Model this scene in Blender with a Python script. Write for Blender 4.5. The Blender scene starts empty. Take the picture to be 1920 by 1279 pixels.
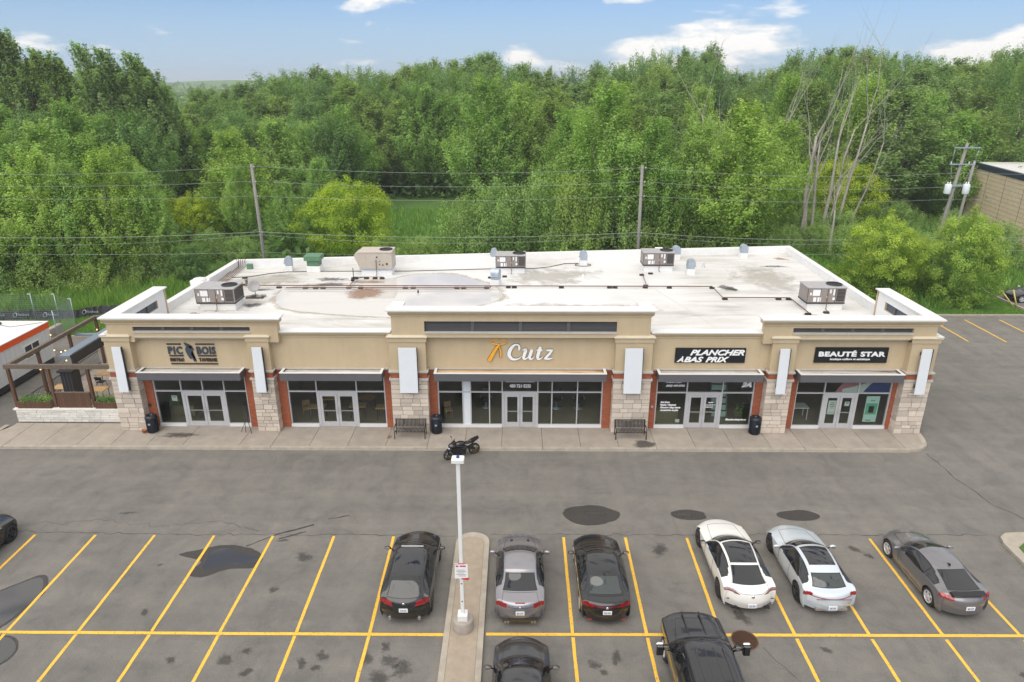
import bpy, bmesh, math, random
import numpy as np
from mathutils import Vector, Matrix, Euler

scene = bpy.context.scene
R = math.radians
PI = math.pi
random.seed(7)
rng = np.random.default_rng(11)

# ------------------------------------------------------------------ camera
cam_d = bpy.data.cameras.new('camera')
cam = bpy.data.objects.new('camera', cam_d)
scene.collection.objects.link(cam)
cam.location = (0, 0, 18)
cam.rotation_euler = (R(90 - 20.62), 0, R(0.457))
cam_d.sensor_width = 36.0
cam_d.lens = 36.0 * 1290.0 / 1920.0
cam_d.clip_start = 0.1
cam_d.clip_end = 9000
scene.camera = cam

# ------------------------------------------------------------------ sky and light
SUN_EL, SUN_AZ = R(52), R(208)          # azimuth measured clockwise from +Y (the building side)
world = bpy.data.worlds.new('World')
scene.world = world
world.use_nodes = True
wn, wl = world.node_tree.nodes, world.node_tree.links
wn.clear()
wout = wn.new('ShaderNodeOutputWorld')
wbg = wn.new('ShaderNodeBackground')
sky = wn.new('ShaderNodeTexSky')
sky.sky_type = 'NISHITA'
sky.sun_disc = False
sky.sun_elevation = SUN_EL
sky.sun_rotation = SUN_AZ
sky.air_density = 1.0
sky.dust_density = 0.25
sky.ozone_density = 3.0
wbg.inputs['Strength'].default_value = 0.086
tc = wn.new('ShaderNodeTexCoord')
sep = wn.new('ShaderNodeSeparateXYZ')
wl.new(tc.outputs['Generated'], sep.inputs[0])


def wmath(op, a, b=None, c=None):
    n = wn.new('ShaderNodeMath')
    n.operation = op
    for i, v in enumerate((a, b, c)):
        if v is None:
            continue
        if isinstance(v, (int, float)):
            n.inputs[i].default_value = v
        else:
            wl.new(v, n.inputs[i])
    return n.outputs[0]


zc_ = wmath('MAXIMUM', sep.outputs['Z'], 0.0)
cmap = wn.new('ShaderNodeMapping')                       # clouds: flat-based heaps, much wider than tall
cmap.inputs['Location'].default_value = (8.19338, -5.21982, 0.23978)
cmap.inputs['Scale'].default_value = (1.0, 1.0, 3.4)
wl.new(tc.outputs['Generated'], cmap.inputs[0])
cn = wn.new('ShaderNodeTexNoise')
cn.inputs['Scale'].default_value = 4.6
cn.inputs['Detail'].default_value = 10
cn.inputs['Roughness'].default_value = 0.52
cn.inputs['Distortion'].default_value = 0.15
wl.new(cmap.outputs[0], cn.inputs['Vector'])
over = wn.new('ShaderNodeMapRange')                      # thicker cover higher up: the day is nearly overcast overhead
over.interpolation_type = 'SMOOTHSTEP'
over.inputs[1].default_value = 0.13
over.inputs[2].default_value = 0.55
over.inputs[3].default_value = 0.0
over.inputs[4].default_value = 0.21
wl.new(zc_, over.inputs[0])
cr = wn.new('ShaderNodeValToRGB')
cr.color_ramp.elements[0].position = 0.56
cr.color_ramp.elements[1].position = 0.625
wl.new(wmath('ADD', cn.outputs['Fac'], over.outputs[0]), cr.inputs[0])
cmask = wmath('MULTIPLY', cr.outputs[0], 0.93)
tint = wn.new('ShaderNodeMixRGB')
tint.blend_type = 'MULTIPLY'
tint.inputs[0].default_value = 1.0
tint.inputs[2].default_value = (0.62, 0.79, 1.12, 1)
wl.new(sky.outputs[0], tint.inputs[1])
hzf = wn.new('ShaderNodeMapRange')                       # the sky pales to a light blue towards the horizon
hzf.interpolation_type = 'SMOOTHSTEP'
hzf.inputs[1].default_value = 0.0
hzf.inputs[2].default_value = 0.17
hzf.inputs[3].default_value = 0.85
hzf.inputs[4].default_value = 0.0
wl.new(zc_, hzf.inputs[0])
pale = wn.new('ShaderNodeMixRGB')
pale.inputs[2].default_value = (4.3, 5.9, 7.6, 1)
wl.new(hzf.outputs[0], pale.inputs[0])
wl.new(tint.outputs[0], pale.inputs[1])
cshade = wn.new('ShaderNodeMixRGB')           # greyer bellies inside the clouds
cshade.inputs[1].default_value = (9.2, 9.1, 9.0, 1)
cshade.inputs[2].default_value = (10.6, 10.3, 9.9, 1)
wl.new(cr.outputs[0], cshade.inputs[0])
cmix = wn.new('ShaderNodeMixRGB')
wl.new(cmask, cmix.inputs[0])
wl.new(pale.outputs[0], cmix.inputs[1])
wl.new(cshade.outputs[0], cmix.inputs[2])
wl.new(cmix.outputs[0], wbg.inputs['Color'])
wl.new(wbg.outputs[0], wout.inputs['Surface'])

sun_d = bpy.data.lights.new('sun', 'SUN')
sun = bpy.data.objects.new('sun', sun_d)
scene.collection.objects.link(sun)
sun_d.energy = 2.2
sun_d.angle = R(75)
sun_d.color = (1.0, 0.945, 0.86)
sdir = Vector((math.sin(SUN_AZ) * math.cos(SUN_EL), math.cos(SUN_AZ) * math.cos(SUN_EL), math.sin(SUN_EL)))
sun.rotation_euler = sdir.to_track_quat('Z', 'Y').to_euler()
sun.location = (0, 0, 60)

scene.view_settings.view_transform = 'Standard'
scene.view_settings.look = 'None'
scene.view_settings.exposure = 0.35
scene.view_settings.gamma = 1.0
scene.cycles.max_bounces = 8
scene.cycles.diffuse_bounces = 3
scene.cycles.glossy_bounces = 4
scene.cycles.transparent_max_bounces = 12
scene.cycles.use_denoising = True
COL = scene.collection

# ------------------------------------------------------------------ mesh helpers


class MB:
    def __init__(self):
        self.v, self.f, self.m, self.s = [], [], [], []
        self.mi = 0
        self.sm = False

    def add(self, vs, fs):
        n = len(self.v)
        self.v += [tuple(map(float, p)) for p in vs]
        for f in fs:
            self.f.append(tuple(i + n for i in f))
            self.m.append(self.mi)
            self.s.append(self.sm)
        return self

    def box(self, x0, x1, y0, y1, z0, z1):
        vs = [(x0, y0, z0), (x1, y0, z0), (x1, y1, z0), (x0, y1, z0), (x0, y0, z1), (x1, y0, z1), (x1, y1, z1), (x0, y1, z1)]
        return self.add(vs, [(0, 3, 2, 1), (4, 5, 6, 7), (0, 1, 5, 4), (1, 2, 6, 5), (2, 3, 7, 6), (3, 0, 4, 7)])

    def bbox(self, x0, x1, y0, y1, z0, z1, b=0.02):
        """box with chamfered vertical and top edges"""
        p = [(x0 + b, y0), (x1 - b, y0), (x1, y0 + b), (x1, y1 - b), (x1 - b, y1), (x0 + b, y1), (x0, y1 - b), (x0, y0 + b)]
        cx, cy = (x0 + x1) / 2, (y0 + y1) / 2
        q = [(cx + (x - cx) * (1 - b / max(1e-6, (x1 - x0) / 2)), cy + (y - cy) * (1 - b / max(1e-6, (y1 - y0) / 2))) for x, y in p]
        vs = [(x, y, z0) for x, y in p] + [(x, y, z1 - b) for x, y in p] + [(x, y, z1) for x, y in q]
        fs = [tuple(range(7, -1, -1)), tuple(range(16, 24))]
        for k in (0, 8):
            for i in range(8):
                j = (i + 1) % 8
                fs.append((k + i, k + j, k + j + 8, k + i + 8))
        return self.add(vs, fs)

    def prism(self, poly, z0, z1):
        n = len(poly)
        vs = [(x, y, z0) for x, y in poly] + [(x, y, z1) for x, y in poly]
        fs = [tuple(range(n - 1, -1, -1)), tuple(range(n, 2 * n))]
        fs += [(i, (i + 1) % n, n + (i + 1) % n, n + i) for i in range(n)]
        return self.add(vs, fs)

    def prism_y(self, poly, y0, y1):
        """polygon in (x, z) extruded along y; y0 is the near face"""
        n = len(poly)
        vs = [(x, y0, z) for x, z in poly] + [(x, y1, z) for x, z in poly]
        fs = [tuple(range(n)), tuple(range(2 * n - 1, n - 1, -1))]
        fs += [((i + 1) % n, i, n + i, n + (i + 1) % n) for i in range(n)]
        return self.add(vs, fs)

    def prism_x(self, poly, x0, x1):
        """polygon in (y, z) extruded along x"""
        n = len(poly)
        vs = [(x0, y, z) for y, z in poly] + [(x1, y, z) for y, z in poly]
        fs = [tuple(range(n - 1, -1, -1)), tuple(range(n, 2 * n))]
        fs += [(i, (i + 1) % n, n + (i + 1) % n, n + i) for i in range(n)]
        return self.add(vs, fs)

    def poly(self, pts, z):
        return self.add([(x, y, z) for x, y in pts], [tuple(range(len(pts)))])

    def tube(self, path, r, n=8, closed=False, cap=True):
        path = [Vector(p) for p in path]
        m = len(path)
        rs = r if isinstance(r, (list, tuple)) else [r] * m
        vs, fs = [], []
        prev = None
        for i, p in enumerate(path):
            if closed:
                d = path[(i + 1) % m] - path[i - 1]
            else:
                d = path[min(i + 1, m - 1)] - path[max(i - 1, 0)]
            d.normalize()
            if prev is None:
                a = d.orthogonal().normalized()
            else:
                a = prev - d * prev.dot(d)
                a = a.normalized() if a.length > 1e-6 else d.orthogonal().normalized()
            prev = a
            b = d.cross(a)
            for k in range(n):
                t = 2 * PI * k / n
                vs.append(p + (a * math.cos(t) + b * math.sin(t)) * rs[i])
        for i in range(m if closed else m - 1):
            j = (i + 1) % m
            for k in range(n):
                l = (k + 1) % n
                fs.append((i * n + k, i * n + l, j * n + l, j * n + k))
        if cap and not closed:
            fs.append(tuple(range(n - 1, -1, -1)))
            fs.append(tuple(range((m - 1) * n, m * n)))
        s = self.sm
        self.sm = n > 4
        self.add(vs, fs)
        self.sm = s
        return self

    def lathe(self, prof, n=20, origin=(0, 0, 0), axis='z', cap=True):
        """prof: list of (radius, height)"""
        vs, fs = [], []
        ox, oy, oz = origin
        for r, h in prof:
            for k in range(n):
                t = 2 * PI * k / n
                c, s = r * math.cos(t), r * math.sin(t)
                if axis == 'z':
                    vs.append((ox + c, oy + s, oz + h))
                elif axis == 'x':
                    vs.append((ox + h, oy + c, oz + s))
                else:
                    vs.append((ox + s, oy + h, oz + c))
        for i in range(len(prof) - 1):
            for k in range(n):
                l = (k + 1) % n
                fs.append((i * n + k, i * n + l, (i + 1) * n + l, (i + 1) * n + k))
        s = self.sm
        self.sm = True
        self.add(vs, fs)
        self.sm = s
        if cap and prof[0][0] > 1e-4:
            self.add(vs[:n], [tuple(range(n - 1, -1, -1))])
        if cap and prof[-1][0] > 1e-4:
            self.add(vs[-n:], [tuple(range(n))])
        return self

    def ball(self, c, rx, ry=None, rz=None, n=10, m=7):
        ry = rx if ry is None else ry
        rz = rx if rz is None else rz
        prof = [(max(1e-5, math.sin(PI * i / m)), -math.cos(PI * i / m)) for i in range(m + 1)]
        k = len(self.v)
        self.lathe(prof, n)
        for i in range(k, len(self.v)):
            x, y, z = self.v[i]
            self.v[i] = (c[0] + x * rx, c[1] + y * ry, c[2] + z * rz)
        return self

    def xform(self, M, start=0):
        for i in range(start, len(self.v)):
            p = M @ Vector(self.v[i])
            self.v[i] = (p.x, p.y, p.z)
        return self

    def mesh(self, name, mats, off=(0, 0, 0)):
        me = bpy.data.meshes.new(name)
        v = np.array(self.v, dtype=float).reshape(-1, 3) - np.array(off)
        me.from_pydata(v.tolist(), [], self.f)
        if not isinstance(mats, (list, tuple)):
            mats = [mats]
        for mm in mats:
            me.materials.append(mm)
        if len(mats) > 1:
            me.polygons.foreach_set('material_index', self.m)
        me.polygons.foreach_set('use_smooth', self.s)
        me.update()
        return me


def link(name, me, parent=None, loc=(0, 0, 0), rot=(0, 0, 0), scale=(1, 1, 1)):
    o = bpy.data.objects.new(name, me)
    COL.objects.link(o)
    o.location, o.rotation_euler, o.scale = loc, rot, scale
    if parent is not None:
        o.parent = parent
    return o


def wpos(o):
    p = Vector((0, 0, 0))
    while o is not None:
        p = p + Vector(o.location)
        o = o.parent
    return p


def part(name, mb, mats, parent, local=False, label=None, kind=None):
    """mesh in world coordinates (or local ones) under its thing"""
    me = mb.mesh(name, mats, (0, 0, 0) if local else wpos(parent))
    o = link(name, me, parent)
    if label:
        o['label'] = label
    if kind:
        o['kind'] = kind
    return o


def tag(o, label, cat, group=None, kind=None):
    o['label'] = label
    o['category'] = cat
    if group:
        o['group'] = group
    if kind:
        o['kind'] = kind
    return o


def thing(name, label, cat, loc=(0, 0, 0), rz=0.0, group=None):
    o = link(name, None, None, loc, (0, 0, rz))
    return tag(o, label, cat, group)


def single(name, mb, mats, label, cat, group=None, origin=(0, 0, 0)):
    o = link(name, mb.mesh(name, mats, origin), None, origin)
    return tag(o, label, cat, group)


def struct(name, mb, mats, parent=None, kind='structure'):
    o = link(name, mb.mesh(name, mats, wpos(parent) if parent else (0, 0, 0)), parent)
    o['kind'] = kind
    return o


def copy_tree(o, parent=None):
    c = o.copy()
    COL.objects.link(c)
    c.parent = parent
    for ch in list(o.children):
        copy_tree(ch, c)
    return c


# ------------------------------------------------------------------ materials


def srgb(r, g, b):
    f = lambda c: (c / 255 / 12.92) if c / 255 <= 0.04045 else ((c / 255 + 0.055) / 1.055) ** 2.4
    return (f(r), f(g), f(b))


def mat(name, col, rough=0.7, var=0.0, scale=4.0, metal=0.0, bump=0.0, bscale=40.0, coat=0.0, spec=0.5, objrand=0.0, island=0.0, col2=None, stretch=None, emit=0.0):
    m = bpy.data.materials.new(name)
    m.use_nodes = True
    N, L = m.node_tree.nodes, m.node_tree.links
    b = N['Principled BSDF']
    b.inputs['Base Color'].default_value = (*col, 1)
    b.inputs['Roughness'].default_value = rough
    b.inputs['Metallic'].default_value = metal
    b.inputs['Coat Weight'].default_value = coat
    b.inputs['Coat Roughness'].default_value = 0.04
    b.inputs['Specular IOR Level'].default_value = spec
    if emit:
        b.inputs['Emission Color'].default_value = (*col, 1)
        b.inputs['Emission Strength'].default_value = emit
    t = N.new('ShaderNodeTexCoord')
    vec = t.outputs['Object']
    if stretch:
        mp = N.new('ShaderNodeMapping')
        mp.inputs['Scale'].default_value = stretch
        L.new(vec, mp.inputs[0])
        vec = mp.outputs[0]
    out = None
    if var > 0 or col2:
        n = N.new('ShaderNodeTexNoise')
        n.inputs['Scale'].default_value = scale
        n.inputs['Detail'].default_value = 6
        n.inputs['Roughness'].default_value = 0.65
        L.new(vec, n.inputs['Vector'])
        r = N.new('ShaderNodeValToRGB')
        r.color_ramp.elements[0].position = 0.3
        r.color_ramp.elements[1].position = 0.7
        c2 = col2 or tuple(min(1, c * (1 + var)) for c in col)
        c1 = col if col2 else tuple(c * (1 - var) for c in col)
        r.color_ramp.elements[0].color = (*c1, 1)
        r.color_ramp.elements[1].color = (*c2, 1)
        L.new(n.outputs['Fac'], r.inputs[0])
        out = r.outputs[0]
    for amount, src in ((objrand, 'o'), (island, 'i')):
        if amount > 0:
            if src == 'o':
                q = N.new('ShaderNodeObjectInfo').outputs['Random']
            else:
                q = N.new('ShaderNodeNewGeometry').outputs['Random Per Island']
            mr = N.new('ShaderNodeMapRange')
            mr.inputs[3].default_value = 1 - amount
            mr.inputs[4].default_value = 1 + amount
            L.new(q, mr.inputs[0])
            mx = N.new('ShaderNodeMixRGB')
            mx.blend_type = 'MULTIPLY'
            mx.inputs[0].default_value = 1
            if out is None:
                mx.inputs[1].default_value = (*col, 1)
            else:
                L.new(out, mx.inputs[1])
            L.new(mr.outputs[0], mx.inputs[2])
            out = mx.outputs[0]
    if out is not None:
        L.new(out, b.inputs['Base Color'])
    if bump > 0:
        n2 = N.new('ShaderNodeTexNoise')
        n2.inputs['Scale'].default_value = bscale
        n2.inputs['Detail'].default_value = 4
        L.new(vec, n2.inputs['Vector'])
        bp = N.new('ShaderNodeBump')
        bp.inputs['Strength'].default_value = bump
        bp.inputs['Distance'].default_value = 0.02
        L.new(n2.outputs['Fac'], bp.inputs['Height'])
        L.new(bp.outputs[0], b.inputs['Normal'])
    return m


M = {}
M['eifs'] = mat('eifs_beige', (0.54, 0.43, 0.28), 0.9, 0.05, 1.2, bump=0.25, bscale=60)
nt_ = M['eifs'].node_tree
mp_ = nt_.nodes.new('ShaderNodeMapping')
mp_.inputs['Scale'].default_value = (1.6, 1.6, 0.12)
nt_.links.new(nt_.nodes.new('ShaderNodeTexCoord').outputs['Object'], mp_.inputs[0])
st_ = nt_.nodes.new('ShaderNodeTexNoise')
st_.inputs['Scale'].default_value = 1.5
st_.inputs['Detail'].default_value = 6
st_.inputs['Roughness'].default_value = 0.7
nt_.links.new(mp_.outputs[0], st_.inputs['Vector'])
sr_ = nt_.nodes.new('ShaderNodeValToRGB')
sr_.color_ramp.elements[0].position = 0.32
sr_.color_ramp.elements[0].color = (0.945, 0.94, 0.93, 1)
sr_.color_ramp.elements[1].position = 0.58
sr_.color_ramp.elements[1].color = (1, 1, 1, 1)
nt_.links.new(st_.outputs['Fac'], sr_.inputs[0])
sm_ = nt_.nodes.new('ShaderNodeMixRGB')
sm_.blend_type = 'MULTIPLY'
sm_.inputs[0].default_value = 1
pb_ = nt_.nodes['Principled BSDF']
nt_.links.new(pb_.inputs['Base Color'].links[0].from_socket, sm_.inputs[1])
nt_.links.new(sr_.outputs[0], sm_.inputs[2])
nt_.links.new(sm_.outputs[0], pb_.inputs['Base Color'])
M['eifs_trim'] = mat('eifs_trim', (0.60, 0.53, 0.40), 0.85, 0.05, 1.2, bump=0.1, bscale=60)
M['ltrim'] = mat('stone_trim_grey', (0.50, 0.47, 0.42), 0.85, 0.08, 3)
M['whitecap'] = mat('white_metal_cap', (0.74, 0.74, 0.72), 0.5, 0.04, 2)
M['stone'] = mat('ashlar_stone', (0.62, 0.535, 0.445), 0.9, 0.16, 5, bump=0.9, bscale=22, objrand=0.2)
M['stonei'] = mat('ashlar_stone_joined', (0.62, 0.535, 0.445), 0.9, 0.16, 5, bump=0.9, bscale=22, island=0.2)
M['wstone'] = mat('white_ledge_stone', (0.74, 0.72, 0.66), 0.85, 0.1, 5, bump=0.7, bscale=22, objrand=0.12)
M['mortar'] = mat('mortar', (0.24, 0.20, 0.16), 0.95, 0.1, 8)
M['alu'] = mat('aluminium_frame', (0.56, 0.56, 0.57), 0.45, 0.05, 3, metal=0.25)
M['alu_w'] = mat('white_sill', (0.72, 0.72, 0.72), 0.5)
M['awn'] = mat('charcoal_awning_metal', (0.115, 0.113, 0.122), 0.5, 0.06, 1.5)
M['panel'] = mat('blank_sign_panel', (0.72, 0.75, 0.78), 0.45, 0.03, 1.5)
M['dark'] = mat('dark_metal', (0.03, 0.03, 0.033), 0.5)
M['black'] = mat('black', (0.012, 0.012, 0.013), 0.6)
M['white'] = mat('white_paint', (0.8, 0.8, 0.8), 0.5)
M['louvre'] = mat('louvre_grey', (0.10, 0.10, 0.108), 0.55)
M['louvre_b'] = mat('louvre_backside', (0.16, 0.20, 0.25), 0.45)
M['steel'] = mat('galvanised_steel', (0.42, 0.48, 0.54), 0.42, 0.12, 6, metal=0.5)
M['hvac'] = mat('taupe_unit_metal', (0.27, 0.235, 0.215), 0.5, 0.08, 3)
M['hvac_l'] = mat('cream_unit_metal', (0.50, 0.44, 0.37), 0.5, 0.06, 3)
M['hvac_top'] = mat('unit_top_metal', (0.38, 0.37, 0.37), 0.5, 0.1, 3)
M['curbw'] = mat('white_membrane', (0.78, 0.78, 0.77), 0.7, 0.05, 2)
M['pipe'] = mat('rusty_pipe', (0.17, 0.085, 0.055), 0.7, 0.4, 9)
M['rubber'] = mat('black_rubber', (0.02, 0.02, 0.02), 0.8)
M['green'] = mat('green_vent_metal', (0.10, 0.21, 0.12), 0.55, 0.08, 3)
M['concrete'] = mat('concrete', (0.33, 0.29, 0.245), 0.9, 0.13, 1.6, bump=0.3, bscale=50, objrand=0.06)
M['kerb'] = mat('kerb_concrete', (0.37, 0.33, 0.27), 0.9, 0.16, 2.5, bump=0.3, bscale=50)
M['pave'] = mat('island_paving', (0.34, 0.28, 0.215), 0.9, 0.12, 3, bump=0.3, bscale=60)
M['ped'] = mat('pedestal_concrete', (0.33, 0.29, 0.25), 0.9, 0.15, 4, bump=0.2)
M['yellow'] = mat('yellow_road_paint', (0.78, 0.44, 0.045), 0.75, 0.16, 5, col2=(0.86, 0.52, 0.07), bump=0.2)
nt_ = M['yellow'].node_tree
geo_ = nt_.nodes.new('ShaderNodeTexCoord')
wn_ = nt_.nodes.new('ShaderNodeTexNoise')
wn_.inputs['Scale'].default_value = 14
wn_.inputs['Detail'].default_value = 6
wn_.inputs['Roughness'].default_value = 0.75
nt_.links.new(geo_.outputs['Object'], wn_.inputs['Vector'])
wr_ = nt_.nodes.new('ShaderNodeValToRGB')
wr_.color_ramp.elements[0].position = 0.33
wr_.color_ramp.elements[0].color = (0, 0, 0, 1)
wr_.color_ramp.elements[1].position = 0.43
nt_.links.new(wn_.outputs['Fac'], wr_.inputs[0])
tr__ = nt_.nodes.new('ShaderNodeBsdfTransparent')
mx_ = nt_.nodes.new('ShaderNodeMixShader')
nt_.links.new(wr_.outputs[0], mx_.inputs[0])
nt_.links.new(tr__.outputs[0], mx_.inputs[1])
nt_.links.new(nt_.nodes['Principled BSDF'].outputs[0], mx_.inputs[2])
nt_.links.new(mx_.outputs[0], nt_.nodes['Material Output'].inputs['Surface'])
M['wood'] = mat('brown_stained_timber', (0.11, 0.055, 0.03), 0.75, 0.35, 8, stretch=(1, 1, 6), objrand=0.15)
M['wood2'] = mat('grey_weathered_timber', (0.15, 0.115, 0.085), 0.8, 0.3, 8, objrand=0.15)
M['tabletop'] = mat('oak_tabletop', (0.52, 0.32, 0.15), 0.4, 0.2, 6, objrand=0.2)
M['pole'] = mat('utility_pole_wood', (0.27, 0.255, 0.235), 0.9, 0.2, 6, stretch=(6, 6, 0.5), bump=0.4)
M['wire'] = mat('grey_wire', (0.34, 0.36, 0.34), 0.6)
M['wirebl'] = mat('dark_wire', (0.05, 0.05, 0.05), 0.6)
M['orange'] = mat('orange_band', (0.85, 0.10, 0.01), 0.5)
M['trailer'] = mat('white_trailer_cladding', (0.66, 0.67, 0.68), 0.5, 0.03, 1)
M['glassd'] = mat('dark_window', (0.03, 0.035, 0.04), 0.08)
M['trashb'] = mat('dark_blue_bin', (0.012, 0.015, 0.024), 0.4)
M['bench'] = mat('bench_steel', (0.012, 0.012, 0.015), 0.6)
M['bark'] = mat('bark', (0.13, 0.105, 0.08), 0.95, 0.3, 5)
M['barkpale'] = mat('pale_bark', (0.30, 0.27, 0.22), 0.95, 0.25, 5)
M['deadwood'] = mat('bleached_dead_wood', (0.36, 0.325, 0.285), 0.95, 0.25, 5)
M['int_floor'] = mat('shop_floor', (0.24, 0.22, 0.16), 0.5, 0.1, 2)
M['int_wall'] = mat('shop_wall', (0.22, 0.21, 0.18), 0.9)
M['int_olive'] = mat('olive_counter', (0.20, 0.18, 0.10), 0.6)
M['curtain'] = mat('dark_green_board', (0.05, 0.10, 0.085), 0.6)
M['tanblock'] = mat('tan_block_wall', (0.70, 0.57, 0.40), 0.9, 0.1, 1.2)
M['navy'] = mat('navy_fascia', (0.03, 0.045, 0.075), 0.5)
M['gold'] = mat('gold_sign_face', (0.78, 0.33, 0.02), 0.35, 0.15, 4, col2=(0.95, 0.55, 0.06))
M['brownedge'] = mat('brown_sign_edge', (0.20, 0.06, 0.01), 0.5)
M['signslate'] = mat('slate_blue_sign', (0.045, 0.06, 0.085), 0.5)
M['signbrown'] = mat('dark_brown_sign', (0.045, 0.03, 0.022), 0.6)
M['signwhite'] = mat('white_sign_letter', (0.9, 0.9, 0.9), 0.4)
M['signnight'] = mat('black_sign_board', (0.010, 0.011, 0.016), 0.35)
M['red'] = mat('red', (0.55, 0.02, 0.03), 0.5)
M['yellowpost'] = mat('yellow_bollard', (0.75, 0.62, 0.22), 0.6, 0.1, 5)
M['terracotta'] = mat('terracotta', (0.42, 0.14, 0.06), 0.8)
M['bulb'] = mat('warm_bulb', (1.0, 0.72, 0.35), 0.4, emit=1.5)
M['striplight'] = mat('strip_light', (1.0, 0.93, 0.8), 0.5, emit=6.0)
M['soil'] = mat('soil', (0.06, 0.045, 0.03), 1)
M['banner'] = mat('black_silt_fence', (0.018, 0.018, 0.022), 0.6)
M['poster'] = mat('pale_mint_poster', (0.52, 0.72, 0.66), 0.5)
M['postergreen'] = mat('green_poster_print', (0.12, 0.42, 0.28), 0.5)
M['paper'] = mat('paper', (0.72, 0.75, 0.70), 0.6)
M['pink'] = mat('pink_film', (0.55, 0.20, 0.24), 0.5)
M['bluefilm'] = mat('blue_film', (0.01, 0.05, 0.24), 0.5)
M['clothblue'] = mat('blue_cloth', (0.02, 0.04, 0.08), 0.9)
M['manhole'] = mat('rusty_grate', (0.15, 0.08, 0.05), 0.85, 0.3, 8)


def brick_material():
    m = bpy.data.materials.new('red_brick')
    m.use_nodes = True
    N, L = m.node_tree.nodes, m.node_tree.links
    b = N['Principled BSDF']
    b.inputs['Roughness'].default_value = 0.9
    t = N.new('ShaderNodeTexCoord')
    g = N.new('ShaderNodeNewGeometry')
    s = N.new('ShaderNodeSeparateXYZ')
    L.new(t.outputs['Object'], s.inputs[0])
    a = N.new('ShaderNodeMath')
    a.operation = 'ADD'
    L.new(s.outputs['X'], a.inputs[0])
    L.new(s.outputs['Y'], a.inputs[1])
    c = N.new('ShaderNodeCombineXYZ')
    L.new(a.outputs[0], c.inputs[0])
    L.new(s.outputs['Z'], c.inputs[1])
    br = N.new('ShaderNodeTexBrick')
    br.inputs['Color1'].default_value = (0.42, 0.10, 0.035, 1)
    br.inputs['Color2'].default_value = (0.30, 0.065, 0.025, 1)
    br.inputs['Mortar'].default_value = (0.30, 0.17, 0.11, 1)
    br.inputs['Scale'].default_value = 1.0
    br.inputs['Brick Width'].default_value = 0.2
    br.inputs['Row Height'].default_value = 0.072
    br.inputs['Mortar Size'].default_value = 0.007
    L.new(c.outputs[0], br.inputs['Vector'])
    L.new(br.outputs['Color'], b.inputs['Base Color'])
    bp = N.new('ShaderNodeBump')
    bp.inputs['Strength'].default_value = 0.6
    bp.inputs['Distance'].default_value = 0.01
    bp.invert = True
    L.new(br.outputs['Fac'], bp.inputs['Height'])
    L.new(bp.outputs[0], b.inputs['Normal'])
    return m


M['brick'] = brick_material()


def node_mat(name):
    m = bpy.data.materials.new(name)
    m.use_nodes = True
    return m, m.node_tree.nodes, m.node_tree.links, m.node_tree.nodes['Principled BSDF']


def ramp(N, L, src, stops):
    r = N.new('ShaderNodeValToRGB')
    e = r.color_ramp.elements
    while len(e) < len(stops):
        e.new(0.5)
    for i, (p, c) in enumerate(stops):
        e[i].position = p
        e[i].color = (*c, 1) if len(c) == 3 else c
    L.new(src, r.inputs[0])
    return r.outputs[0]


def noise(N, L, vec, scale, detail=5, rough=0.6, dist=0.0):
    n = N.new('ShaderNodeTexNoise')
    n.inputs['Scale'].default_value = scale
    n.inputs['Detail'].default_value = detail
    n.inputs['Roughness'].default_value = rough
    n.inputs['Distortion'].default_value = dist
    L.new(vec, n.inputs['Vector'])
    return n.outputs['Fac']


def mix(N, L, a, b, fac, mode='MIX'):
    x = N.new('ShaderNodeMixRGB')
    x.blend_type = mode
    for i, v in ((0, fac), (1, a), (2, b)):
        if isinstance(v, (int, float)):
            x.inputs[i].default_value = v
        elif isinstance(v, tuple):
            x.inputs[i].default_value = (*v, 1)
        else:
            L.new(v, x.inputs[i])
    return x.outputs[0]


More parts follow.
